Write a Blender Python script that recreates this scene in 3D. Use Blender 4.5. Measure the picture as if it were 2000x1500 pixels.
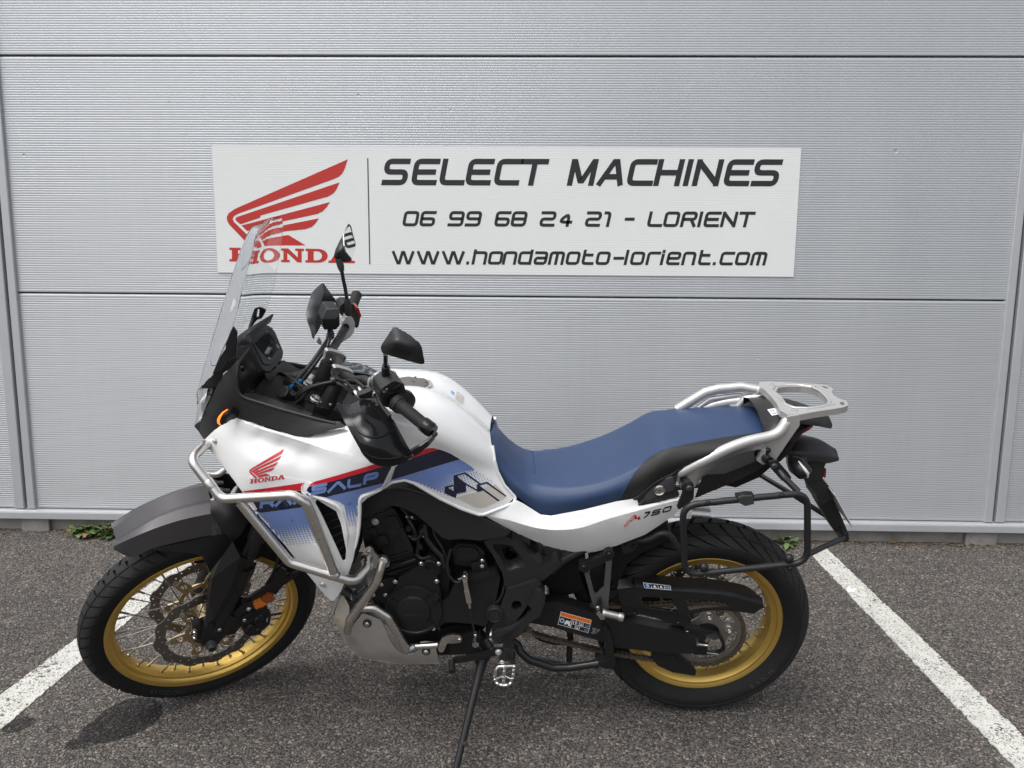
import bpy, bmesh, math, random
import numpy as np
from mathutils import Vector, Matrix, geometry
from mathutils.bvhtree import BVHTree

for o in list(bpy.data.objects):
    bpy.data.objects.remove(o)
scene = bpy.context.scene
COL = scene.collection
rad = math.radians

# ------------------------------------------------------------------ camera
F = 1488.76                       # focal length in pixels of a 2000 x 1500 picture
PITCH, ROLL, YAW = rad(8.3537), rad(-0.4204), rad(1.2567)
CAMPOS = Vector((0.0, -3.5854, 1.3915))

def rot(ax, a):
    return Matrix.Rotation(a, 3, ax)

CAMR = rot('Z', YAW) @ rot('X', -PITCH) @ rot('Y', ROLL)      # columns: right, forward, up
cam_data = bpy.data.cameras.new('camera')
cam = bpy.data.objects.new('camera', cam_data)
COL.objects.link(cam)
r_, f_, u_ = CAMR.col[0], CAMR.col[1], CAMR.col[2]
m4 = Matrix((r_, u_, -f_)).transposed().to_4x4()
m4.translation = CAMPOS
cam.matrix_world = m4
cam_data.sensor_width = 36.0
cam_data.lens = F / 2000 * 36.0
cam_data.clip_start = 0.05
cam_data.clip_end = 1000
scene.camera = cam

# ------------------------------------------------------------------ light
SUN_EL, SUN_ROT = rad(62), rad(224)
world = bpy.data.worlds.new('World')
scene.world = world
world.use_nodes = True
wn = world.node_tree.nodes
wl = world.node_tree.links
wn.clear()
sky = wn.new('ShaderNodeTexSky')
sky.sky_type = 'NISHITA'
sky.sun_disc = False
sky.sun_elevation = SUN_EL
sky.sun_rotation = SUN_ROT
sky.air_density = 1.0
sky.dust_density = 4.0
sky.ozone_density = 1.0
hs = wn.new('ShaderNodeHueSaturation')         # a closed cloud cover takes the blue out of the sky
hs.inputs['Saturation'].default_value = 0.30
bg = wn.new('ShaderNodeBackground')
bg.inputs['Strength'].default_value = 0.15
wo = wn.new('ShaderNodeOutputWorld')
wl.new(sky.outputs[0], hs.inputs['Color'])
wl.new(hs.outputs[0], bg.inputs['Color'])
wl.new(bg.outputs[0], wo.inputs['Surface'])
sun_d = bpy.data.lights.new('sun', 'SUN')
sun_d.energy = 1.1
sun_d.angle = rad(45)
sun_d.color = (1.0, 0.985, 0.96)
sun = bpy.data.objects.new('sun', sun_d)
COL.objects.link(sun)
sd = Vector((math.sin(SUN_ROT) * math.cos(SUN_EL), math.cos(SUN_ROT) * math.cos(SUN_EL), math.sin(SUN_EL)))
sun.rotation_euler = sd.to_track_quat('Z', 'Y').to_euler()
sun.location = (0, -6, 8)
scene.view_settings.view_transform = 'Standard'
scene.view_settings.look = 'None'
scene.view_settings.exposure = 0.45
scene.view_settings.gamma = 1.0
scene.view_settings.use_curve_mapping = False

# ------------------------------------------------------------------ tracing: a ray of the photograph meets a real plane
def ray(px, py):
    return CAMR @ Vector(((px - 1000) / F, 1.0, -(py - 750) / F))

def ground_z(y):
    """the tarmac falls gently away from the wall; the bike's tyres stand at height 0"""
    return .087 * (max(-9.0, min(.02, y)) + 1.24)

def on_ground(px, py, z=0.0):
    d = ray(px, py)
    zz = z
    for _ in range(40):
        p = CAMPOS + d * ((zz - CAMPOS.z) / d.z)
        zz = zz * .4 + .6 * (z + ground_z(p.y))
    return p

def on_wall(px, py, y=0.0):
    d = ray(px, py)
    return CAMPOS + d * ((y - CAMPOS.y) / d.y)

# bike frame: x forward, y to the rider's left (towards the camera), z up along the leaning bike
WB = 1.56
BIKE = Matrix.Translation((-0.2338, -1.2412, 0)) @ (rot('Z', rad(180.8584)) @ rot('X', -rad(12.2578))).to_4x4()
BINV = BIKE.inverted()
CAMB = BINV @ CAMPOS
BINV3 = BINV.to_3x3()
CASTER, STEER = rad(27), rad(31.4093)
AX = Vector((-math.sin(CASTER), 0, math.cos(CASTER)))
AXO = Vector((WB / 2 + 0.111, 0, 0))
SR = Matrix.Rotation(STEER, 3, AX)
SRI = SR.inverted()
STEERM = Matrix.Translation(AXO) @ SR.to_4x4() @ Matrix.Translation(-AXO)

def bk(px, py, y):
    d = BINV3 @ ray(px, py)
    return CAMB + d * ((y - CAMB.y) / d.y)

def sf(px, py, y):
    """like bk, but y is measured in the frame that turns with the handlebar; result in that frame"""
    c = SRI @ (CAMB - AXO) + AXO
    d = SRI @ (BINV3 @ ray(px, py))
    return c + d * ((y - c.y) / d.y)

def s2b(p):
    return SR @ (Vector(p) - AXO) + AXO

def st(px, py, y):
    return s2b(sf(px, py, y))

def crop(x0, y0, k):
    return lambda pts: [(x0 + k * p[0], y0 + k * p[1]) + tuple(p[2:]) for p in pts]
c1 = crop(360, 400, .3)
c2 = crop(340, 720, .3)
c3 = crop(130, 950, .28667)
c4 = crop(620, 950, .25333)
c5 = crop(900, 700, .4)
c6 = crop(960, 1000, .34)
c7 = crop(1280, 720, .28)
c8 = crop(700, 1200, .2)

# ------------------------------------------------------------------ materials
def M(name, base=(.5, .5, .5), rough=.5, metal=0.0, spec=.5, coat=0.0, coat_rough=.05, bump=0.0, bscale=200.0, var=0.0, vscale=6.0,
      trans=0.0, ior=1.45, emit=None, estr=0.0, alpha=1.0, rvar=0.0, detail=4.0):
    m = bpy.data.materials.new(name)
    m.use_nodes = True
    nt = m.node_tree
    b = nt.nodes['Principled BSDF']
    b.inputs['Base Color'].default_value = (*base, 1)
    b.inputs['Roughness'].default_value = rough
    b.inputs['Metallic'].default_value = metal
    b.inputs['Specular IOR Level'].default_value = spec
    b.inputs['Coat Weight'].default_value = coat
    b.inputs['Coat Roughness'].default_value = coat_rough
    b.inputs['Transmission Weight'].default_value = trans
    b.inputs['IOR'].default_value = ior
    b.inputs['Alpha'].default_value = alpha
    if emit:
        b.inputs['Emission Color'].default_value = (*emit, 1)
        b.inputs['Emission Strength'].default_value = estr
    tc = nt.nodes.new('ShaderNodeTexCoord')
    if var or rvar:
        n = nt.nodes.new('ShaderNodeTexNoise')
        n.inputs['Scale'].default_value = vscale
        n.inputs['Detail'].default_value = 6
        n.inputs['Roughness'].default_value = .65
        nt.links.new(tc.outputs['Object'], n.inputs['Vector'])
        if var:
            mr = nt.nodes.new('ShaderNodeMapRange')
            mr.inputs['From Min'].default_value = .3
            mr.inputs['From Max'].default_value = .7
            mr.inputs['To Min'].default_value = 1 - var
            mr.inputs['To Max'].default_value = 1 + var
            nt.links.new(n.outputs['Fac'], mr.inputs['Value'])
            mx = nt.nodes.new('ShaderNodeVectorMath')
            mx.operation = 'SCALE'
            mx.inputs[0].default_value = base
            nt.links.new(mr.outputs[0], mx.inputs['Scale'])
            nt.links.new(mx.outputs[0], b.inputs['Base Color'])
        if rvar:
            mr = nt.nodes.new('ShaderNodeMapRange')
            mr.inputs['From Min'].default_value = .3
            mr.inputs['From Max'].default_value = .7
            mr.inputs['To Min'].default_value = max(0.02, rough - rvar)
            mr.inputs['To Max'].default_value = min(1, rough + rvar)
            nt.links.new(n.outputs['Fac'], mr.inputs['Value'])
            nt.links.new(mr.outputs[0], b.inputs['Roughness'])
    if bump:
        n2 = nt.nodes.new('ShaderNodeTexNoise')
        n2.inputs['Scale'].default_value = bscale
        n2.inputs['Detail'].default_value = detail
        nt.links.new(tc.outputs['Object'], n2.inputs['Vector'])
        bp = nt.nodes.new('ShaderNodeBump')
        bp.inputs['Strength'].default_value = bump
        bp.inputs['Distance'].default_value = .002
        nt.links.new(n2.outputs['Fac'], bp.inputs['Height'])
        nt.links.new(bp.outputs[0], b.inputs['Normal'])
    return m

class NT:
    """short hand for a bigger node tree"""
    def __init__(self, mat):
        self.nt = mat.node_tree
        self.b = self.nt.nodes['Principled BSDF']
        self.tc = self.nt.nodes.new('ShaderNodeTexCoord')
    def n(self, kind, ins=None, **kw):
        x = self.nt.nodes.new(kind)
        for k, v in kw.items():
            setattr(x, k, v)
        for k, v in (ins or {}).items():
            if hasattr(v, 'is_output') or isinstance(v, bpy.types.NodeSocket):
                self.nt.links.new(v, x.inputs[k])
            else:
                x.inputs[k].default_value = v
        return x
    def link(self, a, b):
        self.nt.links.new(a, b)
    def math(self, op, a, b=0.0, c=None):
        ins = {0: a, 1: b}
        if c is not None:
            ins[2] = c
        return self.n('ShaderNodeMath', ins, operation=op).outputs[0]
    def noise(self, scale, detail=4, rough=.55, vec=None, out='Fac'):
        return self.n('ShaderNodeTexNoise', {'Vector': vec or self.tc.outputs['Object'], 'Scale': scale, 'Detail': detail, 'Roughness': rough}).outputs[out]
    def ramp(self, fac, stops, interp='LINEAR'):
        x = self.n('ShaderNodeValToRGB', {'Fac': fac})
        x.color_ramp.interpolation = interp
        e = x.color_ramp.elements
        while len(e) < len(stops):
            e.new(.5)
        for el, (p, c) in zip(e, stops):
            el.position = p
            el.color = (*c, 1) if len(c) == 3 else c
        return x.outputs[0]
    def mix(self, fac, a, b, blend='MIX'):
        x = self.nt.nodes.new('ShaderNodeMix')
        x.data_type = 'RGBA'
        x.blend_type = blend
        for k, v in ((0, fac), (6, a), (7, b)):
            if isinstance(v, bpy.types.NodeSocket):
                self.nt.links.new(v, x.inputs[k])
            else:
                x.inputs[k].default_value = v if k == 0 else ((*v, 1) if len(v) == 3 else v)
        return x.outputs[2]
    def sstep(self, v, lo, hi, a=0.0, b=1.0):
        return self.n('ShaderNodeMapRange', {'Value': v, 'From Min': lo, 'From Max': hi, 'To Min': a, 'To Max': b}, interpolation_type='SMOOTHSTEP').outputs[0]

# ------------------------------------------------------------------ mesh building
class MB:
    """collects shapes for one mesh object"""
    def __init__(self):
        self.v, self.f = [], []
    def add(self, verts, faces):
        o = len(self.v)
        self.v += [tuple(p) for p in verts]
        self.f += [tuple(i + o for i in f) for f in faces]
        return self
    def mirror(self):
        m = MB()
        m.v = [(x, -y, z) for x, y, z in self.v]
        m.f = [tuple(reversed(f)) for f in self.f]
        return m
    def build(self, name, mat, parent=None, smooth=35, bevel=0.0, seg=2, world=None, fix=True):
        me = bpy.data.meshes.new(name)
        me.from_pydata(self.v, [], self.f)
        if fix:
            b = bmesh.new()
            b.from_mesh(me)
            bmesh.ops.recalc_face_normals(b, faces=b.faces)
            b.to_mesh(me)
            b.free()
        me.materials.append(mat)
        o = bpy.data.objects.new(name, me)
        COL.objects.link(o)
        if parent is not None:
            o.parent = parent
        if smooth:
            me.shade_smooth()
            me.set_sharp_from_angle(angle=rad(smooth))
        if bevel:
            bm_ = o.modifiers.new('bevel', 'BEVEL')
            bm_.width = bevel
            bm_.segments = seg
            bm_.limit_method = 'ANGLE'
            bm_.angle_limit = rad(40)
            bm_.harden_normals = bool(smooth)
        return o

def tagit(o, label=None, cat=None, group=None, kind=None):
    if label: o['label'] = label
    if cat: o['category'] = cat
    if group: o['group'] = group
    if kind: o['kind'] = kind
    return o

def empty(name, parent=None, loc=None):
    o = bpy.data.objects.new(name, None)
    COL.objects.link(o)
    o.empty_display_size = .1
    if parent is not None: o.parent = parent
    if loc is not None: o.location = loc
    return o

def V(*a):
    return Vector(a)

def box(lo, hi):
    x0, y0, z0 = lo
    x1, y1, z1 = hi
    v = [(x0, y0, z0), (x1, y0, z0), (x1, y1, z0), (x0, y1, z0), (x0, y0, z1), (x1, y0, z1), (x1, y1, z1), (x0, y1, z1)]
    f = [(0, 3, 2, 1), (4, 5, 6, 7), (0, 1, 5, 4), (1, 2, 6, 5), (2, 3, 7, 6), (3, 0, 4, 7)]
    return v, f

def fillet(pts, r, closed=True, n=5):
    """round the corners of a polyline (2-D or 3-D, any number of trailing coordinates are blended)"""
    P = [np.array(p, float) for p in pts]
    N = len(P)
    out = []
    for i in range(N):
        if not closed and i in (0, N - 1):
            out.append(P[i]); continue
        a, b, c = P[i - 1], P[i], P[(i + 1) % N]
        rr = r[i] if isinstance(r, (list, tuple)) else r
        u, w = a - b, c - b
        lu, lw = np.linalg.norm(u), np.linalg.norm(w)
        if lu < 1e-9 or lw < 1e-9 or rr <= 0:
            out.append(b); continue
        u, w = u / lu, w / lw
        cosang = max(-1, min(1, float(u @ w)))
        ang = math.acos(cosang)
        if ang > rad(172):
            out.append(b); continue
        t = min(rr / math.tan(ang / 2), lu * .48, lw * .48)
        p0, p2 = b + u * t, b + w * t
        for k in range(n + 1):
            s = k / n
            out.append((1 - s) ** 2 * p0 + 2 * s * (1 - s) * b + s * s * p2)
    return out

def frames(path):
    """rotation-minimising frames"""
    P = [Vector(p) for p in path]
    T = []
    for i in range(len(P)):
        a = P[max(i - 1, 0)]
        b = P[min(i + 1, len(P) - 1)]
        T.append((b - a).normalized())
    n = T[0].orthogonal().normalized()
    out = []
    for i, t in enumerate(T):
        if i:
            q = T[i - 1].rotation_difference(t)
            n = q @ n
        n = (n - t * n.dot(t)).normalized()
        out.append((P[i], t, n, t.cross(n)))
    return out

def tube(path, r, n=12, rf=0.0, closed=False, caps=True, nf=6):
    """swept round bar; r a number or one per path point (then rf must be 0)"""
    if rf:
        path = fillet([tuple(p) for p in path], rf, closed, nf)
    path = [Vector(p) for p in path]
    if closed:
        path = path + [path[0], path[1]]
    fr = frames(path)
    v, f = [], []
    m = len(fr)
    for i, (p, t, a, b) in enumerate(fr):
        rr = r[i] if isinstance(r, (list, tuple)) else r
        for k in range(n):
            w = 2 * math.pi * k / n
            v.append(p + (a * math.cos(w) + b * math.sin(w)) * rr)
    for i in range(m - 1):
        for k in range(n):
            f.append((i * n + k, i * n + (k + 1) % n, (i + 1) * n + (k + 1) % n, (i + 1) * n + k))
    if caps and not closed:
        f.append(tuple(reversed(range(n))))
        f.append(tuple((m - 1) * n + k for k in range(n)))
    return v, f

def bar(path, w, h, up=(0, 0, 1), rf=0.0, nf=5, taper=None):
    """swept flat bar: h along up, w across"""
    if rf:
        path = fillet([tuple(p) for p in path], rf, False, nf)
    P = [Vector(p) for p in path]
    v, f = [], []
    up = Vector(up)
    for i, p in enumerate(P):
        t = (P[min(i + 1, len(P) - 1)] - P[max(i - 1, 0)]).normalized()
        s = t.cross(up).normalized()
        u = s.cross(t).normalized()
        k = 1 if taper is None else taper[0] + (taper[1] - taper[0]) * i / (len(P) - 1)
        for a, b in ((-1, -1), (1, -1), (1, 1), (-1, 1)):
            v.append(p + s * (a * w / 2 * k) + u * (b * h / 2 * k))
    for i in range(len(P) - 1):
        for k in range(4):
            f.append((i * 4 + k, i * 4 + (k + 1) % 4, i * 4 + 4 + (k + 1) % 4, i * 4 + 4 + k))
    f.append((3, 2, 1, 0))
    L = len(P) * 4
    f.append((L - 4, L - 3, L - 2, L - 1))
    return v, f

def basis(axis):
    a = Vector(axis).normalized()
    b = a.orthogonal().normalized()
    if abs(a.y) > .9:
        b = Vector((1, 0, 0)); b = (b - a * b.dot(a)).normalized()
    return a, b, a.cross(b)

def lathe(c, axis, prof, n=24, closed=False, a0=0.0, capends=True):
    """prof: list of (radius, height along axis)"""
    a, b, d = basis(axis)
    c = Vector(c)
    v, f = [], []
    for r, h in prof:
        for k in range(n):
            w = a0 + 2 * math.pi * k / n
            v.append(c + a * h + (b * math.cos(w) + d * math.sin(w)) * r)
    m = len(prof)
    for i in range(m if closed else m - 1):
        j = (i + 1) % m
        for k in range(n):
            f.append((i * n + k, i * n + (k + 1) % n, j * n + (k + 1) % n, j * n + k))
    if not closed and capends:
        if prof[0][0] > 1e-6: f.append(tuple(reversed(range(n))))
        if prof[-1][0] > 1e-6: f.append(tuple((m - 1) * n + k for k in range(n)))
    return v, f

def bolt_shape(c, axis, r, h, socket=True):
    """dome-headed bolt with a hex socket"""
    prof = [(r * 1.25, 0), (r * 1.25, h * .18), (r, h * .2), (r, h * .65), (r * .8, h * .95), (r * .48, h)]
    v, f = lathe(c, axis, prof, 12, capends=False)
    f = list(f)
    if socket:
        v2, f2 = lathe(c, axis, [(r * .48, h), (r * .44, h * .55), (r * .05, h * .5)], 6)
        o = len(v)
        return list(v) + list(v2), f + [tuple(i + o for i in q) for q in f2]
    f.append(tuple(len(v) - 12 + k for k in range(12)))
    return v, f

def poly_area(p):
    return .5 * sum(p[i][0] * p[(i + 1) % len(p)][1] - p[(i + 1) % len(p)][0] * p[i][1] for i in range(len(p)))

def in_poly(x, y, P):
    c = False
    j = len(P) - 1
    for i in range(len(P)):
        if (P[i][1] > y) != (P[j][1] > y) and x < (P[j][0] - P[i][0]) * (y - P[i][1]) / (P[j][1] - P[i][1]) + P[i][0]:
            c = not c
        j = i
    return c

def resample(pts, step):
    """closed outline -> points no farther apart than step"""
    out = []
    for i in range(len(pts)):
        a, b = np.array(pts[i], float), np.array(pts[(i + 1) % len(pts)], float)
        d = np.linalg.norm((b - a)[:2])
        k = max(1, int(math.ceil(d / step)))
        for s in range(k):
            out.append(a + (b - a) * s / k)
    return out

def tri2d(loops, step):
    """fill closed 2-D loops (first outer, others holes) with a fairly even triangle mesh"""
    vs, es = [], []
    for L in loops:
        o = len(vs)
        vs += [Vector((p[0], p[1])) for p in L]
        es += [(o + i, o + (i + 1) % len(L)) for i in range(len(L))]
    nb = len(vs)
    B = np.array([(p.x, p.y) for p in vs])
    x0, y0 = B.min(0); x1, y1 = B.max(0)
    if step:
        row = 0
        y = y0 + step * .5
        while y < y1:
            x = x0 + step * (.5 if row % 2 else 1.0)
            while x < x1:
                if in_poly(x, y, loops[0]) and not any(in_poly(x, y, h) for h in loops[1:]) and np.min(np.hypot(B[:, 0] - x, B[:, 1] - y)) > step * .55:
                    vs.append(Vector((x, y)))
                x += step
            y += step * .87
            row += 1
    rv, re, rf, ov, oe, of = geometry.delaunay_2d_cdt(vs, es, [], 0, 1e-4)
    faces = []
    for f in rf:
        cx = sum(rv[i].x for i in f) / len(f)
        cy = sum(rv[i].y for i in f) / len(f)
        if in_poly(cx, cy, loops[0]) and not any(in_poly(cx, cy, h) for h in loops[1:]):
            faces.append(tuple(f))
    return [(p.x, p.y) for p in rv], faces

def tps(ctrl):
    """thin-plate spline through (px, py, y)"""
    C = np.array([[c[0], c[1], c[2]] for c in ctrl], float)
    _, ui = np.unique(np.round(C[:, :2], 1), axis=0, return_index=True)
    C = C[ui]
    o, s = C[:, :2].mean(0), 100.0
    X = (C[:, :2] - o) / s
    n = len(X)
    def U(r2):
        return np.where(r2 > 1e-12, .5 * r2 * np.log(np.maximum(r2, 1e-12)), 0)
    K = U(((X[:, None] - X[None]) ** 2).sum(-1)) + 1e-4 * np.eye(n)
    A = np.zeros((n + 3, n + 3))
    A[:n, :n] = K
    A[:n, n] = 1; A[:n, n + 1:] = X
    A[n, :n] = 1; A[n + 1:, :n] = X.T
    w = np.linalg.solve(A, np.concatenate([C[:, 2], [0, 0, 0]]))
    def ev(px, py):
        q = (np.array([px, py]) - o) / s
        return float(U(((X - q) ** 2).sum(-1)) @ w[:n] + w[n] + q @ w[n + 1:])
    return ev

def edges_once(faces):
    cnt = {}
    for f in faces:
        for i in range(len(f)):
            a, b = f[i], f[(i + 1) % len(f)]
            cnt.setdefault((min(a, b), max(a, b)), []).append((a, b))
    return [e[0] for e in cnt.values() if len(e) == 1]

def thicken(front, faces, t, toward, roll=0.0):
    """give an open sheet thickness t, away from the point toward"""
    P = [Vector(p) for p in front]
    N = [Vector() for _ in P]
    fs = []
    for f in faces:
        n = geometry.normal([P[i] for i in f])
        if n.dot(toward - P[f[0]]) < 0:
            f = tuple(reversed(f)); n = -n
        fs.append(f)
        for i in f:
            N[i] += n
    back = [p - n.normalized() * t if n.length > 0 else p for p, n in zip(P, N)]
    if roll:
        rim = {i for e in edges_once(fs) for i in e}
        P = [p - N[i].normalized() * roll if i in rim else p for i, p in enumerate(P)]
    o = len(P)
    allf = list(fs) + [tuple(i + o for i in reversed(f)) for f in fs]
    for a, b in edges_once(fs):
        allf.append((b, a, a + o, b + o))
    return P + back, allf

def shell_shape(out, thick=.004, holes=(), ctrl=(), res=10, steered=False, rnd=0, side=1):
    """a bodywork panel: traced outline, every corner with its own distance from the bike's middle plane, a smooth sheet between"""
    fn = st if steered else bk
    ev = tps(list(out) + [c for c in ctrl] + [p for h in holes for p in h if len(p) > 2])
    o2 = [tuple(p[:2]) for p in out]
    if rnd: o2 = [tuple(p) for p in fillet(o2, rnd)]
    loops = [[tuple(p) for p in resample(o2, res)]]
    for h in holes:
        loops.append([tuple(p) for p in resample(fillet([q[:2] for q in h], rnd) if rnd else [q[:2] for q in h], res)])
    pts, faces = tri2d(loops, res)
    P = [fn(x, y, ev(x, y)) for x, y in pts]
    return thicken(P, faces, thick, CAMB, min(.0012, thick * .35)), ev

def shell(name, out, mat, parent, thick=.004, holes=(), ctrl=(), res=10, steered=False, rnd=0, bevel=.0015, both=False, smooth=40):
    (v, f), ev = shell_shape(out, thick, holes, ctrl, res, steered, rnd)
    mb = MB().add(v, f)
    bevel = bevel if thick > .005 else 0
    o = mb.build(name, mat, parent, smooth=smooth, bevel=bevel)
    o2 = mb.mirror().build(name, mat, parent, smooth=smooth, bevel=bevel) if both else None
    return (o, o2) if both else o

def plate_shape(pts, y0, y1, steered=False, rnd=0, holes=(), n=4, draft=0.0):
    """a cast or stamped part: outline traced on its outer face (plane y1), as deep as y0"""
    fn = sf if steered else bk
    o2 = [tuple(p) for p in fillet([p[:2] for p in pts], rnd, True, n)] if rnd else [tuple(p[:2]) for p in pts]
    loops = [o2] + [[tuple(q) for q in (fillet(h, rnd, True, n) if rnd else h)] for h in holes]
    flat, faces = tri2d(loops, 0)
    A = [fn(x, y, y1) for x, y in flat]
    c = sum(A, Vector()) / len(A)
    B = [Vector((p.x, y0, p.z)) if not draft else Vector((c.x + (p.x - c.x) * (1 + draft), y0, c.z + (p.z - c.z) * (1 + draft))) for p in A]
    if steered:
        A = [s2b(p) for p in A]; B = [s2b(p) for p in B]
    k = len(A)
    allf = list(faces) + [tuple(i + k for i in reversed(f)) for f in faces]
    for a, b in edges_once(faces):
        allf.append((b, a, a + k, b + k))
    return A + B, allf

def plate(name, pts, y0, y1, mat, parent, steered=False, rnd=4, holes=(), bevel=.002, both=False, draft=0.0, seg=2):
    mb = MB().add(*plate_shape(pts, y0, y1, steered, rnd, holes, draft=draft))
    o = mb.build(name, mat, parent, bevel=bevel, seg=seg)
    if both:
        mb.mirror().build(name, mat, parent, bevel=bevel, seg=seg)
    return o

def catmull(P, n, closed=False):
    P = [np.array(p, float) for p in P]
    N = len(P)
    out = []
    rng = range(N) if closed else range(N - 1)
    for i in rng:
        p1, p2 = P[i], P[(i + 1) % N]
        p0 = P[i - 1] if (closed or i > 0) else 2 * p1 - p2
        p3 = P[(i + 2) % N] if (closed or i + 2 < N) else 2 * p2 - p1
        for k in range(n):
            t = k / n
            out.append(.5 * ((2 * p1) + (p2 - p0) * t + (2 * p0 - 5 * p1 + 4 * p2 - p3) * t * t + (3 * p1 - p0 - 3 * p2 + p3) * t ** 3))
    if not closed: out.append(P[-1])
    return out

def lerpline(P, n):
    P = [np.array(p, float) for p in P]
    out = []
    for i in range(len(P) - 1):
        for k in range(n):
            out.append(P[i] + (P[i + 1] - P[i]) * k / n)
    out.append(P[-1])
    return out

def grid_shape(rows, nu=4, nv=4, lin_u=False, lin_v=False, mirror=False, thick=0.0, toward=None):
    """smooth sheet through a net of points; rows of equal length. mirror: rows run from the left side to the middle and are repeated on the right"""
    R = [[Vector(p) for p in r] for r in rows]
    if mirror:
        R = R + [[Vector((p.x, -p.y, p.z)) for p in r] for r in reversed(R[:-1] if abs(R[-1][0].y) < 1e-4 else R)]
    H = [(lerpline if lin_u else catmull)([tuple(p) for p in r], nu) for r in R]
    W = []
    for j in range(len(H[0])):
        W.append((lerpline if lin_v else catmull)([H[i][j] for i in range(len(H))], nv))
    cols, m = len(W), len(W[0])
    v = [Vector(W[j][i]) for j in range(cols) for i in range(m)]
    f = [(j * m + i, (j + 1) * m + i, (j + 1) * m + i + 1, j * m + i + 1) for j in range(cols - 1) for i in range(m - 1)]
    if thick:
        return thicken(v, f, thick, toward if toward is not None else CAMB)
    return v, f

SURF = {}
def bvh_of(obs):
    vs, fs = [], []
    for o in obs:
        k = len(vs)
        vs += [v.co.copy() for v in o.data.vertices]
        fs += [tuple(i + k for i in p.vertices) for p in o.data.polygons]
    return BVHTree.FromPolygons(vs, fs)

def decal_shape(pts, tree, lift=.0007, step=9, holes=(), rnd=0):
    """thin print laid on the surface that lies there"""
    o2 = [tuple(p) for p in fillet([p[:2] for p in pts], rnd)] if rnd else [tuple(p[:2]) for p in pts]
    loops = [[tuple(p) for p in resample(o2, step)]] + [[tuple(p) for p in resample(h, step)] for h in holes]
    flat, faces = tri2d(loops, step)
    P, ok = [], []
    for x, y in flat:
        d = (BINV3 @ ray(x, y)).normalized()
        hit, nrm, idx, dist = tree.ray_cast(CAMB, d)
        if hit is None:
            P.append(None)
            continue
        if nrm.dot(d) > 0: nrm = -nrm
        P.append(hit + nrm * lift)
    keep = [f for f in faces if all(P[i] is not None for i in f) and max((P[f[a]] - P[f[b]]).length for a, b in ((0, 1), (1, 2), (0, 2))) < .09]
    return [p if p is not None else Vector() for p in P], keep

def resample_open(pts, step):
    out = []
    for i in range(len(pts) - 1):
        a, b = np.array(pts[i][:2], float), np.array(pts[i + 1][:2], float)
        k = max(1, int(np.linalg.norm(b - a) / step))
        out += [tuple(a + (b - a) * s / k) for s in range(k)]
    return out + [tuple(pts[-1][:2])]

def dense(pts, step=9):
    """open line of (px, py, y) with points no farther apart than step, smoothly curved"""
    C = catmull(pts, 12)
    out = [C[0]]
    for q in C[1:]:
        if np.linalg.norm((q - out[-1])[:2]) >= step: out.append(q)
    return [tuple(q) for q in out]

def planar(pts, extra=(), lift=0.0):
    """corners on one flat plane: the first three carry their own depth, the rest are met by their rays"""
    P = [bk(*q) for q in pts[:3]]
    n = (P[1] - P[0]).cross(P[2] - P[0]).normalized()
    if n.dot(CAMB - P[0]) < 0: n = -n
    o = P[0] + n * lift
    out = []
    for q in list(pts) + list(extra):
        d = BINV3 @ ray(q[0], q[1])
        out.append(CAMB + d * ((o - CAMB).dot(n) / d.dot(n)))
    return out, n

def surf_tube(pts, T, r, step=6, lift=0.0, n=10):
    P = []
    for x, y in resample_open(pts, step):
        d = (BINV3 @ ray(x, y)).normalized()
        h, nn, i, ds = T.ray_cast(CAMB, d)
        if h is not None: P.append(h + (nn if nn.dot(d) < 0 else -nn) * lift)
    L_ = len(P)
    return tube(P, [r * min(1, .15 + .28 * min(i, L_ - 1 - i)) for i in range(L_)], n)

def decal(name, polys, tree, mat, parent, lift=.0007, step=9, rnd=0, holes=()):
    mb = MB()
    for k, p in enumerate(polys):
        mb.add(*decal_shape(p, tree, lift + k * 1e-5, step, holes if k == 0 else (), rnd))
    used = sorted({i for f in mb.f for i in f})
    remap = {a: b for b, a in enumerate(used)}
    mb.v = [mb.v[i] for i in used]
    mb.f = [tuple(remap[i] for i in f) for f in mb.f]
    return mb.build(name, mat, parent, smooth=60, fix=False)
# ------------------------------------------------------------------ stroke lettering
def arcline(pts, r, closed):
    return [tuple(p) for p in fillet(pts, r, closed, 4)] if r else [tuple(p) for p in pts]

def strip2d(pts, t, closed=False, rc=0.0, cap=0.0, lim=.35):
    """a pen line of width t with mitred joints -> quads in 2-D"""
    P = [np.array(p, float) for p in pts]
    if not closed and cap:
        a = P[0] - P[1]; P[0] = P[0] + a / np.linalg.norm(a) * cap
        a = P[-1] - P[-2]; P[-1] = P[-1] + a / np.linalg.norm(a) * cap
    P = [np.array(p) for p in arcline(P, rc, closed)]
    n = len(P)
    L, Rr = [], []
    for i in range(n):
        if closed:
            a, c = P[i - 1], P[(i + 1) % n]
        else:
            a = P[i - 1] if i else None
            c = P[i + 1] if i < n - 1 else None
        b = P[i]
        d1 = (b - a) / np.linalg.norm(b - a) if a is not None else None
        d2 = (c - b) / np.linalg.norm(c - b) if c is not None else None
        if d1 is None: d1 = d2
        if d2 is None: d2 = d1
        n1 = np.array([-d1[1], d1[0]]); n2 = np.array([-d2[1], d2[0]])
        mm = n1 + n2
        mm = mm / max(1e-9, np.linalg.norm(mm))
        k = t / 2 / max(lim, float(mm @ n1))
        L.append(b + mm * k); Rr.append(b - mm * k)
    v = L + Rr
    f = [(i, n + i, n + (i + 1) % n, (i + 1) % n) for i in range(n if closed else n - 1)]
    return v, f

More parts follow.
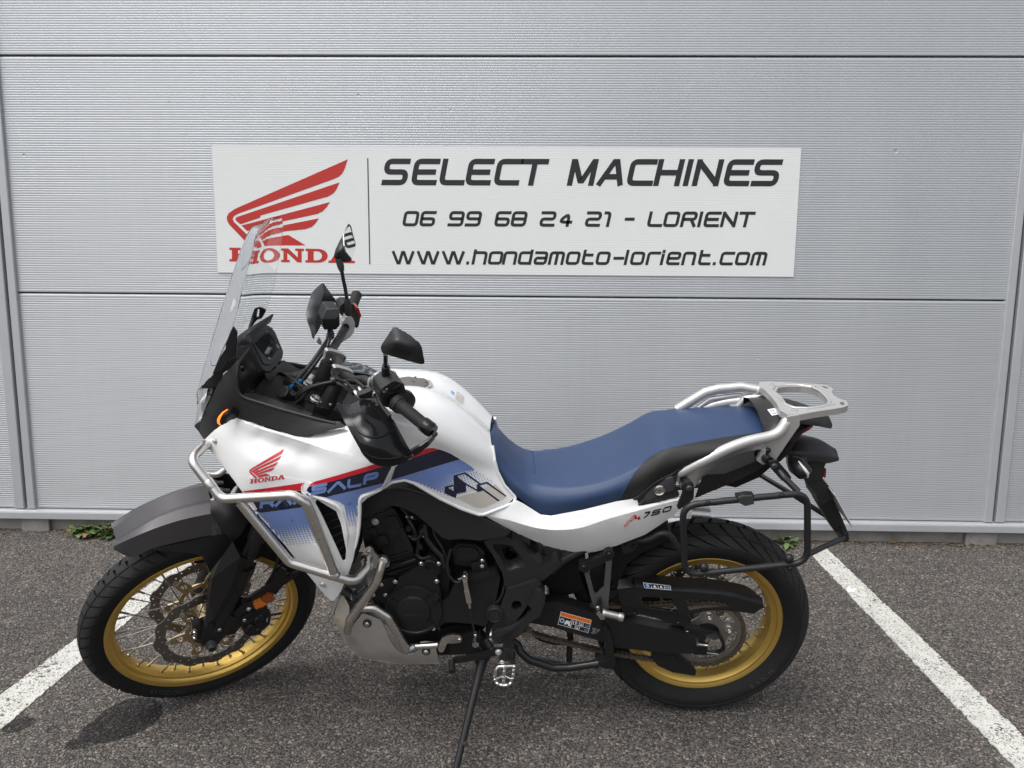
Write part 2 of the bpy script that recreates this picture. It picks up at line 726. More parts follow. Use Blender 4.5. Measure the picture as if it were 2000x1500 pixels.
# strokes in a unit box: (points, closed, square ends)
GLYPH = {
    'S': [([(1, 1), (0, 1), (0, .5), (1, .5), (1, 0), (0, 0)], 0)],
    'E': [([(1, 1), (0, 1), (0, 0), (1, 0)], 0), ([(.2, .5), (.88, .5)], 0)],
    'L': [([(0, 1), (0, 0), (1, 0)], 0)],
    'C': [([(1, 1), (0, 1), (0, 0), (1, 0)], 0)],
    'T': [([(0, 1), (1, 1)], 0), ([(.5, .9), (.5, 0)], 0)],
    'H': [([(0, 0), (0, 1)], 0), ([(1, 0), (1, 1)], 0), ([(.15, .5), (.85, .5)], 0)],
    'I': [([(0, 0), (0, 1)], 0)],
    'N': [([(0, 0), (0, 1)], 0), ([(1, 0), (1, 1)], 0), ([(.05, .95), (.95, .05)], 0)],
    'M': [([(0, 0), (0, 1)], 0), ([(1, 0), (1, 1)], 0), ([(.08, .95), (.45, .12), (.55, .12), (.92, .95)], 0)],
    'A': [([(0, 0), (.52, 1), (.66, 1), (1, 0)], 0), ([(.28, .3), (.85, .3)], 0)],
    '0': [([(0, 0), (0, 1), (1, 1), (1, 0)], 1)],
    'O': [([(0, 0), (0, 1), (1, 1), (1, 0)], 1)],
    '6': [([(1, 1), (0, 1), (0, 0), (1, 0), (1, .5), (.15, .5)], 0)],
    '9': [([(0, 0), (1, 0), (1, 1), (0, 1), (0, .5), (.85, .5)], 0)],
    '8': [([(0, 0), (0, 1), (1, 1), (1, 0)], 1), ([(.15, .5), (.85, .5)], 0)],
    '2': [([(0, 1), (1, 1), (1, .5), (0, .5), (0, 0), (1, 0)], 0)],
    '4': [([(.78, 0), (.78, 1), (.0, .25), (1, .25)], 0)],
    '1': [([(0, 1), (1, 1), (1, 0)], 0)],
    '-': [([(0, .5), (1, .5)], 0)],
    'R': [([(0, 0), (0, 1), (1, 1), (1, .5), (.15, .5)], 0), ([(.72, .42), (1, 0)], 0)],
    'P': [([(0, 0), (0, 1), (1, 1), (1, .45), (.15, .45)], 0)],
    'w': [([(0, 1), (.21, 0), (.29, 0), (.46, 1), (.54, 1), (.71, 0), (.79, 0), (1, 1)], 0)],
    '.': [([(0, 0), (0, .02)], 0)],
    'h': [([(0, 1.16), (0, 0)], 0), ([(.15, 1), (1, 1), (1, 0)], 0)],
    'o': [([(0, 0), (0, 1), (1, 1), (1, 0)], 1)],
    'n': [([(0, 0), (0, 1), (1, 1), (1, 0)], 0)],
    'd': [([(1, 1), (0, 1), (0, 0), (1, 0)], 0), ([(1, 0), (1, 1.16)], 0)],
    'a': [([(0, 1), (1, 1), (1, 0), (0, 0), (0, .5), (.85, .5)], 0)],
    'm': [([(0, 0), (0, 1), (1, 1), (1, 0)], 0), ([(.5, .85), (.5, 0)], 0)],
    't': [([(0, 1.16), (0, 0), (1, 0)], 0), ([(.2, .8), (.8, .8)], 0)],
    'l': [([(0, 0), (0, 1.16)], 0)],
    'r': [([(0, 0), (0, 1), (1, 1)], 0)],
    'i': [([(0, 0), (0, .8)], 0), ([(0, 1.14), (0, 1.16)], 0)],
    'e': [([(1, 0), (0, 0), (0, 1), (1, 1), (1, .5), (.15, .5)], 0)],
    'c': [([(1, 1), (0, 1), (0, 0), (1, 0)], 0)],
}

def glyph2d(ch, w, h, t, shear, rc=.9):
    """quads of one letter in local units, lower left corner at the origin"""
    V_, F_ = [], []
    for k, (pts, closed) in enumerate(GLYPH[ch]):
        q = [(t / 2 + x * (w - t), t / 2 + y * (h - t)) for x, y in pts]
        diag = ch in 'wMNA'
        v, f = strip2d(q, t, bool(closed), 0 if diag else t * rc, 0 if closed else t / 2 * (1 if not diag else .98), .35)
        o = len(V_)
        V_ += [(p[0] + shear * p[1], p[1], k) for p in v]
        F_ += [tuple(i + o for i in g) for g in f]
    return V_, F_

# wing emblem and slab-serif word, traced; units of the trace
WING = [
    [(930, 137), (912, 195), (893, 232), (868, 253), (838, 266), (215, 492), (188, 508), (181, 525), (190, 545), (330, 680), (338, 697), (288, 697), (160, 563), (146, 540), (143, 512), (155, 488), (195, 460)],
    [(877, 287), (860, 328), (838, 358), (800, 380), (362, 503), (360, 517), (232, 560), (212, 545), (198, 530), (205, 514)],
    [(815, 415), (792, 450), (768, 475), (735, 492), (490, 545), (480, 552), (275, 603), (238, 568)],
    [(743, 521), (720, 555), (695, 578), (655, 592), (525, 605), (322, 648), (285, 612)],
    [(545, 630), (655, 697), (375, 697), (330, 656)],
]
def slab(ch):
    """slab-serif capitals in a 1 x 1 box -> list of (outline, holes)"""
    s, k = .17, .24          # serif height, stem width
    if ch == 'H':
        return [([(0, 0), (.44, 0), (.44, s), (.34, s), (.34, .41), (.66, .41), (.66, s), (.56, s), (.56, 0), (1, 0), (1, s), (.9, s), (.9, 1 - s), (1, 1 - s), (1, 1), (.56, 1), (.56, 1 - s), (.66, 1 - s), (.66, .58),
                  (.34, .58), (.34, 1 - s), (.44, 1 - s), (.44, 1), (0, 1), (0, 1 - s), (.1, 1 - s), (.1, s), (0, s)], [])]
    if ch == 'O':
        o = [(.5 + .5 * math.cos(a), .5 + .54 * math.sin(a)) for a in np.linspace(0, 2 * math.pi, 36, endpoint=False)]
        i = [(.5 + .25 * math.cos(a), .5 + .36 * math.sin(a)) for a in np.linspace(0, 2 * math.pi, 28, endpoint=False)]
        return [(o, [i])]
    if ch == 'N':
        return [([(0, 0), (.38, 0), (.38, s), (.27, s), (.27, .68), (.72, 0), (.9, 0), (.9, 1 - s), (1, 1 - s), (1, 1), (.62, 1), (.62, 1 - s), (.73, 1 - s), (.73, .36), (.31, 1), (0, 1), (0, 1 - s), (.1, 1 - s), (.1, s), (0, s)], [])]
    if ch == 'D':
        o = [(0, 0), (.55, 0)] + [(.55 + .43 * math.sin(a), .5 - .5 * math.cos(a)) for a in np.linspace(.15, math.pi - .15, 18)] + [(.55, 1), (0, 1), (0, 1 - s), (.1, 1 - s), (.1, s), (0, s)]
        i = [(.36, s), (.5, s)] + [(.5 + .23 * math.sin(a), .5 - (.5 - s) * math.cos(a)) for a in np.linspace(.2, math.pi - .2, 14)] + [(.5, 1 - s), (.36, 1 - s)]
        return [(o, [i])]
    if ch == 'A':
        return [([(-.02, 0), (.38, 0), (.38, s), (.3, s), (.34, .28), (.63, .28), (.67, s), (.57, s), (.57, 0), (1.02, 0), (1.02, s), (.93, s), (.64, 1), (.36, 1), (.07, s), (-.02, s)],
                 [[(.40, .42), (.57, .42), (.485, .74)]])]
HONDA_BOX = [('H', 160, 325), ('O', 332, 490), ('N', 497, 645), ('D', 655, 803), ('A', 808, 973)]

# ------------------------------------------------------------------ ground
def asphalt_material():
    m = M('asphalt', (.06, .057, .054), .9)
    t = NT(m)
    oc = t.tc.outputs['Object']
    warp = t.n('ShaderNodeVectorMath', {0: oc, 1: t.n('ShaderNodeVectorMath', {0: t.noise(60, 2, out='Color'), 'Scale': .006}, operation='SCALE').outputs[0]}, operation='ADD').outputs[0]
    def layer(scale, lo, hi):
        v1 = t.n('ShaderNodeTexVoronoi', {'Vector': warp, 'Scale': scale, 'Randomness': 1.0})
        sp_ = t.n('ShaderNodeSeparateColor', {'Color': v1.outputs['Color']})
        size = t.math('MULTIPLY_ADD', sp_.outputs[1], .30, lo)
        body = t.n('ShaderNodeMapRange', {'Value': t.math('SUBTRACT', v1.outputs['Distance'], size), 'From Min': -.12, 'From Max': .14, 'To Min': 1.0, 'To Max': 0.0}, interpolation_type='SMOOTHSTEP').outputs[0]
        return sp_, body
    s1, b1 = layer(120.0, .34, 0)
    s2, b2 = layer(205.0, .36, 0)
    stone = t.ramp(s1.outputs[0], [(0, (.080, .075, .072)), (.35, (.108, .101, .095)), (.6, (.140, .128, .118)), (.85, (.185, .163, .144)), (.97, (.28, .245, .21))])
    small = t.ramp(s2.outputs[0], [(0, (.050, .046, .044)), (.5, (.095, .087, .080)), (.85, (.16, .145, .13)), (1, (.28, .25, .22))])
    c = t.mix(b2, (.036, .034, .033), small)
    c = t.mix(t.math('MULTIPLY', b1, t.sstep(s1.outputs[2], .12, .2)), c, stone)
    c = t.mix(1.0, c, t.ramp(t.noise(330, 3, .6), [(.3, (.85, .85, .85)), (.7, (1.15, 1.15, 1.15))]), 'MULTIPLY')
    big = t.noise(1.3, 5)
    c = t.mix(1.0, c, t.ramp(big, [(.25, (.86, .85, .85)), (.75, (1.12, 1.11, 1.09))]), 'MULTIPLY')
    mid = t.noise(9, 4)
    c = t.mix(1.0, c, t.ramp(mid, [(.3, (.88, .88, .88)), (.7, (1.12, 1.11, 1.10))]), 'MULTIPLY')
    # old damp patches with ragged edges: ellipses in ground coordinates
    def stain(px, py, rx, ry, ang, strength, rag=.45):
        g = on_ground(px, py)
        mp = t.n('ShaderNodeMapping', {'Vector': oc}, vector_type='TEXTURE')
        mp.inputs['Location'].default_value = (g.x, g.y, g.z)
        mp.inputs['Rotation'].default_value = (0, 0, ang)
        mp.inputs['Scale'].default_value = (rx, ry, 1)
        ln = t.n('ShaderNodeVectorMath', {0: mp.outputs[0]}, operation='LENGTH').outputs['Value']
        d = t.math('ADD', ln, t.math('MULTIPLY', t.math('SUBTRACT', t.noise(14, 5), .5), rag))
        return t.math('MULTIPLY', t.sstep(d, .93, 1.03, 1, 0), strength)
    g0 = None
    for a in (STAINS):
        s = stain(*a)
        wet = s if g0 is None else t.math('MAXIMUM', wet, s)
        g0 = 1
    c = t.mix(wet, c, t.mix(1.0, c, (.27, .28, .30), 'MULTIPLY'))
    c = t.mix(1.0, c, (1.25, 1.25, 1.25), 'MULTIPLY')
    t.link(c, t.b.inputs['Base Color'])
    h = t.math('ADD', t.math('MULTIPLY', b1, t.math('MULTIPLY_ADD', s1.outputs[2], .7, .5)), t.math('MULTIPLY', b2, .5))
    bp = t.n('ShaderNodeBump', {'Strength': .85, 'Distance': .004, 'Height': h})
    t.link(bp.outputs[0], t.b.inputs['Normal'])
    t.b.inputs['Specular IOR Level'].default_value = .25
    return m

STAINS = [(252, 1400, .100, .100, .5, .95, .18), (226, 1419, .105, .075, .5, .95, .2), (168, 1448, .055, .032, .45, .92, .35), (36, 1416, .045, .035, .5, .8, .6), (105, 1424, .022, .02, 0, .5, .8), (560, 1330, .10, .12, 0, .2, .8)]
ASPHALT = asphalt_material()
mb = MB()
G = 200.0
ys = [-G, -9, .02, G]
v = []
for y in ys: v += [(-G, y, ground_z(y)), (G, y, ground_z(y))]
mb.add(v, [(2 * i, 2 * i + 1, 2 * i + 3, 2 * i + 2) for i in range(len(ys) - 1)])
ground = tagit(mb.build('ground', ASPHALT, smooth=0), kind='structure')

def line_material():
    m = M('road_paint', (.62, .62, .58), .8)
    t = NT(m)
    oc = t.tc.outputs['Object']
    vd = t.n('ShaderNodeTexVoronoi', {'Vector': oc, 'Scale': 120.0}, feature='DISTANCE_TO_EDGE').outputs['Distance']
    vo = t.n('ShaderNodeTexVoronoi', {'Vector': oc, 'Scale': 120.0}).outputs['Color']
    r1 = t.n('ShaderNodeSeparateColor', {'Color': vo})
    wear = t.math('ADD', t.noise(5, 5, .7), t.math('MULTIPLY', r1.outputs[0], .33))
    gone = t.sstep(wear, .86, .90)
    crack = t.math('MULTIPLY', t.sstep(vd, .0, .07, 1, 0), t.sstep(t.noise(14, 4), .42, .62))
    gone = t.math('MAXIMUM', gone, t.math('MULTIPLY', crack, .55))
    fleck = t.n('ShaderNodeSeparateColor', {'Color': t.n('ShaderNodeTexVoronoi', {'Vector': oc, 'Scale': 230.0}).outputs['Color']}).outputs[0]
    gone = t.math('MAXIMUM', gone, t.math('MULTIPLY', t.sstep(t.math('ADD', fleck, t.math('MULTIPLY', t.noise(8, 4), .5)), 1.02, 1.12), .75))
    c = t.mix(t.noise(22, 5), (.50, .50, .45), (.72, .72, .67))
    c = t.mix(t.math('MULTIPLY', r1.outputs[1], .18), c, (.42, .41, .36))
    c = t.mix(gone, c, (.085, .08, .072))
    t.link(c, t.b.inputs['Base Color'])
    bp = t.n('ShaderNodeBump', {'Strength': .7, 'Distance': .003, 'Height': t.math('ADD', t.math('MULTIPLY', vd, 1.4), r1.outputs[2])})
    t.link(bp.outputs[0], t.b.inputs['Normal'])
    return m
LINE = line_material()

def road_line(name, near, far, seed, label):
    """painted line: two edges traced on the ground, with a slightly uneven border"""
    rnd = random.Random(seed)
    n = 150
    v, f = [], []
    for i in range(n + 1):
        s = i / n
        w = s ** .7
        a, b = [on_ground(n_[0] + (f_[0] - n_[0]) * w, n_[1] + (f_[1] - n_[1]) * w) for n_, f_ in zip(near, far)]
        j = (b - a).normalized()
        a = a + j * rnd.uniform(-.004, .004)
        b = b + j * rnd.uniform(-.004, .004)
        for z in (-.002, .004):
            v += [(a.x, a.y, z + ground_z(a.y)), (b.x, b.y, z + ground_z(b.y))]
    for i in range(n):
        k = 4 * i
        f += [(k + 2, k + 3, k + 7, k + 6), (k, k + 2, k + 6, k + 4), (k + 1, k + 5, k + 7, k + 3)]
    f += [(0, 1, 3, 2), (4 * n, 4 * n + 2, 4 * n + 3, 4 * n + 1)]
    o = MB().add(v, f).build(name, LINE, smooth=0)
    return tagit(o, kind='structure')

def extend(a, b, k):
    return (a[0] + (a[0] - b[0]) * k, a[1] + (a[1] - b[1]) * k)
road_line('parking_line', [(-120, 1448), (-120, 1530)], [(366, 1088), (386, 1098)], 3, '')
road_line('parking_line', [(2014, 1534), (2075, 1512)], [(1580, 1080), (1612, 1070)], 5, '')

# white splash dried on the right line
sp = on_ground(1661, 1154)
mb = MB()
rnd = random.Random(4)
for cx, cy, r in ((0, 0, .018), (.022, .006, .007), (-.015, -.02, .008), (.005, .026, .006)):
    n = 14
    ring = [(sp.x + cx + r * rnd.uniform(.75, 1.2) * math.cos(6.283 * i / n), sp.y + cy + r * 1.2 * rnd.uniform(.75, 1.2) * math.sin(6.283 * i / n), sp.z + .0055) for i in range(n)]
    mb.add(ring + [(sp.x + cx, sp.y + cy, sp.z + .0085)], [(i, (i + 1) % n, n) for i in range(n)])
tagit(mb.build('bird_dropping', M('dropping', (.8, .8, .82), .5)), kind='stuff')

# ------------------------------------------------------------------ the clad wall
def panel_material():
    m = M('ribbed_steel', (.5, .5, .5), .42, .0)
    t = NT(m)
    oc = t.tc.outputs['Object']
    mp = t.n('ShaderNodeMapping', {'Vector': oc})
    mp.inputs['Scale'].default_value = (2.2, 1, .35)
    a = t.noise(1.0, 5, .6, mp.outputs[0])
    mp2 = t.n('ShaderNodeMapping', {'Vector': oc})
    mp2.inputs['Scale'].default_value = (30, 1, 1.2)
    st_ = t.noise(1.0, 4, .6, mp2.outputs[0])
    c = t.ramp(a, [(.3, (.500, .522, .545)), (.7, (.524, .545, .566))])
    c = t.mix(1.0, c, t.ramp(st_, [(.3, (.985, .985, .985)), (.65, (1.01, 1.01, 1.01))]), 'MULTIPLY')
    z = t.n('ShaderNodeSeparateXYZ', {0: oc}).outputs[2]
    splash = t.math('MULTIPLY', t.sstep(t.math('ADD', z, t.math('MULTIPLY', t.noise(4, 5), .25)), .25, .62, 1, 0), .14)
    c = t.mix(splash, c, (.27, .25, .22))
    t.link(c, t.b.inputs['Base Color'])
    t.b.inputs['Metallic'].default_value = .50
    hgt = None
    for px, py, rr in ((1750, 295, .012), (47, 303, .009), (700, 186, .008), (1806, 856, .007), (150, 620, .006), (1300, 1440, .005), (330, 200, .006), (1480, 700, .007), (880, 215, .006)):
        g = on_wall(px, py)
        dd = t.n('ShaderNodeVectorMath', {0: oc, 1: (g.x, 0, g.z)}, operation='DISTANCE').outputs['Value']
        q = t.sstep(dd, 0, rr, 1, 0)
        hgt = q if hgt is None else t.math('ADD', hgt, q)
    hgt = t.math('ADD', t.math('MULTIPLY', hgt, -1.0), t.math('MULTIPLY', t.noise(1.6, 3), .9))
    bp = t.n('ShaderNodeBump', {'Strength': .55, 'Distance': .006, 'Height': hgt})
    t.link(bp.outputs[0], t.b.inputs['Normal'])
    r = t.sstep(a, .3, .7, .42, .48)
    t.link(r, t.b.inputs['Roughness'])
    return m
PANEL = panel_material()
TRIM = M('trim_aluminium', (.50, .515, .535), .42, .4, var=.05, vscale=5, bump=.04, bscale=60)
DARKGAP = M('joint_dark', (.055, .055, .06), .8)
wall = tagit(empty('metal_wall', None, (0, 0, 0)), 'pale grey ribbed metal cladding wall of a building behind the motorcycle', 'wall', kind='thing')

RIB = 1.07 / 100
def wall_panel(x0, x1, z0, z1):
    """one sandwich panel: fine horizontal ribs pressed in its face, plain folded lips above and below"""
    prof = [(.020, z0), (.003, z0 + .0015), (.000, z0 + .004), (.000, z0 + .011)]
    n = int(round((z1 - z0 - .024) / RIB))
    zz = z0 + .012
    step = (z1 - z0 - .024) / n
    for i in range(n):
        z = zz + i * step
        prof += [(.000, z + step * .08), (.0008, z + step * .2), (.0008, z + step * .42), (.000, z + step * .58)]
    prof += [(.000, z1 - .010), (.001, z1 - .006), (.006, z1 - .001), (.020, z1)]
    v, f = [], []
    for d, z in prof:
        v += [(x0, d, z), (x1, d, z)]
    for i in range(len(prof) - 1):
        f.append((2 * i, 2 * i + 1, 2 * i + 3, 2 * i + 2))
    o = MB().add(v, f).build('wall_panel', PANEL, wall, smooth=0)
    return o
Z1, Z2, Z3 = 2.3478, 1.2779, 0.2196
XL0, XL1 = -2.4629, -2.424       # strip left of the bay
XR0, XR1 = 2.1925, 2.230
bays = [(-7.10, -2.526), (XL1, XR0), (2.288, 7.0)]
for a, b in bays:
    for z0, z1 in ((Z3, Z2 - .0023), (Z2 + .0023, Z1 - .0028), (Z1 + .0028, 3.418), (3.427, 4.49)):
        wall_panel(a, b, z0, z1)
for z in (Z2, Z1, 3.4225):
    mb = MB()
    for a, b in bays:
        mb.add(*box((a, .014, z - .012), (b, .03, z + .012)))
    mb.build('joint_seal', DARKGAP, wall, smooth=0)
def strip(x0, x1, z0=.222, z1=4.49):
    mb = MB()
    pr = [(x0, .015), (x0, -.012), (x0 + .003, -.015), (x1 - .003, -.015), (x1, -.012), (x1, .015)]
    v, f = [], []
    for z in (z0, z1):
        v += [(x, y, z) for x, y in pr]
    n = len(pr)
    for i in range(n - 1):
        f.append((i, i + 1, n + i + 1, n + i))
    f.append(tuple(range(n))); f.append(tuple(range(n, 2 * n)))
    MB().add(v, f).build('trim_strip', TRIM, wall, smooth=0)
for a, b in ((XL0, XL1), (-2.526, -2.478), (XR0, XR1), (2.246, 2.288)):
    strip(a, b)
RECESS = M('recess_grey', (.10, .105, .115), .7)
for a, b in ((-2.478, XL0), (XR1, 2.246)):
    MB().add(*box((a, .004, .222), (b, .03, 4.49))).build('post_recess', RECESS, wall, smooth=0)
# folded sill rail under the panels
pr = [(.03, .218), (-.020, .216), (-.030, .2125), (-.032, .205), (-.032, .176), (-.028, .172), (.0, .171), (.03, .171)]
v, f = [], []
for x in (-7.1, 7.0):
    v += [(x, y, z) for y, z in pr]
n = len(pr)
for i in range(n - 1):
    f.append((i, i + 1, n + i + 1, n + i))
MB().add(v, f).build('sill_rail', TRIM, wall, smooth=0)
# concrete footing, and the pads the posts stand on
def concrete_material():
    m = M('concrete', (.3, .29, .27), .9)
    t = NT(m)
    c = t.ramp(t.noise(7, 7, .7), [(.25, (.13, .125, .115)), (.5, (.24, .232, .215)), (.8, (.33, .32, .30))])
    z = t.n('ShaderNodeSeparateXYZ', {0: t.tc.outputs['Object']}).outputs[2]
    low = t.sstep(t.math('ADD', z, t.math('MULTIPLY', t.math('SUBTRACT', t.noise(11, 4), .5), .08)), .0, .05, .55, 0)
    c = t.mix(low, c, (.07, .06, .045))
    t.link(c, t.b.inputs['Base Color'])
    bp = t.n('ShaderNodeBump', {'Strength': .6, 'Distance': .004, 'Height': t.noise(45, 6, .7)})
    t.link(bp.outputs[0], t.b.inputs['Normal'])
    return m
CONC = concrete_material()
mb = MB().add(*box((-7.1, .012, -.1), (7.0, .2, .1715)))
mb.build('concrete_plinth', CONC, wall, smooth=0)
for px0, px1 in ((42, 97), (1889, 1949)):
    a, b = on_wall(px0, 1030, -.012), on_wall(px1, 1045, -.012)
    MB().add(*box((a.x, -.012, -.05), (b.x, .0115, .1705))).build('concrete_pad', CONC, wall, smooth=0, bevel=.004)

# ------------------------------------------------------------------ the banner sign on the wall
sign = tagit(empty('wall_sign', None, (-.12, -.004, 1.4)), 'white rectangular dealer sign with red wing emblem and black lettering on the grey wall', 'sign')
SIGNW = (-.12, -.004, 1.4)
def W2S(p):
    return (p[0] - SIGNW[0], p[1] - SIGNW[1], p[2] - SIGNW[2])
cTL, cTR, cBR, cBL = [on_wall(*q, -.004) for q in ((412, 285), (1566, 290), (1549, 540), (427, 533))]
sx0, sx1 = (cTL.x + cBL.x) / 2, (cTR.x + cBR.x) / 2
sz0, sz1 = (cBL.z + cBR.z) / 2, (cTL.z + cTR.z) / 2
m = M('banner_vinyl', (.775, .79, .78), .35, 0, var=.02, vscale=3)
t = NT(m)
zz = t.n('ShaderNodeSeparateXYZ', {0: t.tc.outputs['Object']}).outputs[2]
wv = t.math('SINE', t.math('MULTIPLY', zz, 2 * math.pi / RIB))
t.link(t.n('ShaderNodeBump', {'Strength': .09, 'Distance': .0012, 'Height': wv}).outputs[0], t.b.inputs['Normal'])
v, f = box(W2S((sx0, -.004, sz0)), W2S((sx1, -.0005, sz1)))
MB().add(v, f).build('sign_board', m, sign, smooth=0)
def print_mat(name, base):
    m = M(name, base, .4)
    t = NT(m)
    zz = t.n('ShaderNodeSeparateXYZ', {0: t.tc.outputs['Object']}).outputs[2]
    wv = t.math('SINE', t.math('MULTIPLY', zz, 2 * math.pi / RIB))
    t.link(t.n('ShaderNodeBump', {'Strength': .09, 'Distance': .0012, 'Height': wv}).outputs[0], t.b.inputs['Normal'])
    return m
S_BLACK = print_mat('sign_print_black', (.022, .022, .025))
S_RED = print_mat('sign_print_red', (.50, .035, .028))
S_GREY = print_mat('sign_print_grey', (.06, .08, .09))

def sheet_letters(name, polys2d, y, mat):
    """thin printed shapes; polys2d: list of (outline [(x, z)], holes)"""
    mb = MB()
    for k, (o, hs_) in enumerate(polys2d):
        flat, faces = tri2d([o] + list(hs_), 0)
        mb.add([W2S((a, y - k * 2e-5, b)) for a, b in flat], faces)
    return mb.build(name, mat, sign, smooth=0, fix=False)

def wz(px, py, y=-.0048):
    p = on_wall(px, py, y)
    return (p.x, p.z)

def text_line(items, ytop, ybot, shear, tk, xh=None):
    """items: (char, left px at the foot, width px); ytop / ybot functions of px"""
    for ch, x0, w in items:
        a = wz(x0, ybot(x0)); b = wz(x0 + w, ybot(x0 + w)); c = wz(x0, ytop(x0))
        W, H = b[0] - a[0], c[1] - a[1]
        if ch in 'w':
            sh = 0.0
        else:
            sh = shear
        T = tk * H
        rot_ = math.atan2(b[1] - a[1], b[0] - a[0])
        v2, f2 = glyph2d(ch, max(W, T), H, T, sh)
        mb = MB().add([W2S((a[0] + p[0], -.0048 - p[2] * 3e-4, a[1] + p[1])) for p in v2], f2)
        mb.build('letter', S_BLACK, sign, smooth=0, fix=False)

A_ = lambda x: 400 + .3 * x
B_ = lambda x: 960 + .32 * x
L1 = [('S', 744.4, 49), ('E', 801.4, 50), ('L', 856, 50), ('E', 907, 50), ('C', 962.6, 50), ('T', 1009.6, 53), ('M', 1106.6, 52), ('A', 1164.8, 50), ('C', 1221.8, 52), ('H', 1275.2, 51), ('I', 1332.8, 11.5),
      ('N', 1350.4, 52), ('E', 1410.6, 51), ('S', 1465, 52)]
text_line(L1, lambda x: 309.6 + (x - 744) * .0019, lambda x: 361.6 + (x - 744) * .0030, .20, .205)
L2 = [('0', A_(1283), 30), ('6', A_(1393), 30), ('9', A_(1578), 30), ('9', A_(1690), 30), ('6', A_(1880), 29.5), ('8', B_(112), 30), ('2', B_(288), 30), ('4', B_(392), 30), ('2', B_(565), 30), ('1', B_(672), 14),
      ('-', B_(803), 19), ('L', B_(945), 30), ('O', B_(1042), 30), ('R', B_(1148), 30), ('I', B_(1253), 8), ('E', B_(1288), 31), ('N', B_(1392), 30), ('T', B_(1494), 31)]
text_line(L2, lambda x: 411.9 + (x - 785) * .0019, lambda x: 441.9 + (x - 785) * .0030, .2, .2)
L3 = [('w', A_(1220), 43.5), ('w', A_(1382), 43.5), ('w', A_(1545), 44), ('.', A_(1700), 6), ('h', A_(1735), 28), ('o', A_(1838), 28), ('n', B_(62), 27), ('d', B_(155), 27), ('a', B_(252), 26), ('m', B_(342), 30),
      ('o', B_(447), 27), ('t', B_(545), 24), ('o', B_(630), 27), ('-', B_(735), 21), ('l', B_(805), 8), ('o', B_(840), 27), ('r', B_(937), 26), ('i', B_(1025), 8), ('e', B_(1060), 27), ('n', B_(1155), 26), ('t', B_(1255), 25),
      ('.', B_(1348), 6), ('c', B_(1385), 27), ('o', B_(1480), 27), ('m', B_(1575), 30)]
text_line(L3, lambda x: 490.0 + (x - 766) * .0024, lambda x: 516.2 + (x - 766) * .0030, .2, .215)
v, f = [], []
a, b = wz(717, 309), wz(723, 516)
MB().add([W2S((a[0], -.0048, b[1])), W2S((a[0] + .0055, -.0048, b[1])), W2S((a[0] + .0055, -.0048, a[1])), W2S((a[0], -.0048, a[1]))], [(0, 1, 2, 3)]).build('divider_line', S_GREY, sign, smooth=0, fix=False)
sheet_letters('wing_emblem', [([wz(400 + .3 * x, 270 + .3 * y) for x, y in p], []) for p in WING], -.0048, S_RED)
for ch, x0, x1 in HONDA_BOX:
    def tm(q):
        xx = x0 + q[0] * (x1 - x0)
        return wz(400 + .3 * xx, 270 + .3 * (802 + (xx - 160) * .014 - q[1] * 90))
    polys = [([tm(q) for q in o], [[tm(q) for q in h] for h in hs_]) for o, hs_ in slab(ch)]
    sheet_letters('letter', polys, -.0048, S_RED)

# ------------------------------------------------------------------ weeds at the foot of the wall
def leaf_material(name, a, b):
    m = M(name, a, .55)
    t = NT(m)
    t.link(t.mix(t.noise(25, 4), a, b), t.b.inputs['Base Color'])
    t.b.inputs['Subsurface Weight'].default_value = .05
    return m
LEAF = leaf_material('leaf_green', (.035, .075, .02), (.085, .14, .04))
LEAFP = leaf_material('leaf_pale', (.09, .15, .05), (.16, .22, .09))
LEAFD = leaf_material('leaf_dead', (.16, .085, .035), (.30, .17, .08))
STEM = M('stem_red', (.12, .06, .035), .6)
def leaf_shape(base, yaw, pitch, L, W, droop, fold=.25):
    n = 6
    v, f = [], []
    p = Vector(base)
    el = pitch
    d = L / n
    for i in range(n + 1):
        s = i / n
        w = W * math.sin(math.pi * min(1, .08 + .92 * s) ** .8) * (.9 if s < .5 else 1)
        if i == n: w = W * .05
        dirv = Vector((math.cos(yaw) * math.cos(el), math.sin(yaw) * math.cos(el), math.sin(el)))
        sd_ = Vector((-math.sin(yaw), math.cos(yaw), 0))
        up = dirv.cross(sd_) * -1
        wob = .12 * W * math.sin(i * 2.1)
        v += [p + sd_ * (w / 2) + up * (fold * w / 2 + wob), p.copy(), p - sd_ * (w / 2) + up * (fold * w / 2 - wob)]
        p = p + dirv * d
        el -= droop / n
    for i in range(n):
        k = 3 * i
        f += [(k, k + 1, k + 4, k + 3), (k + 1, k + 2, k + 5, k + 4)]
    return v, f
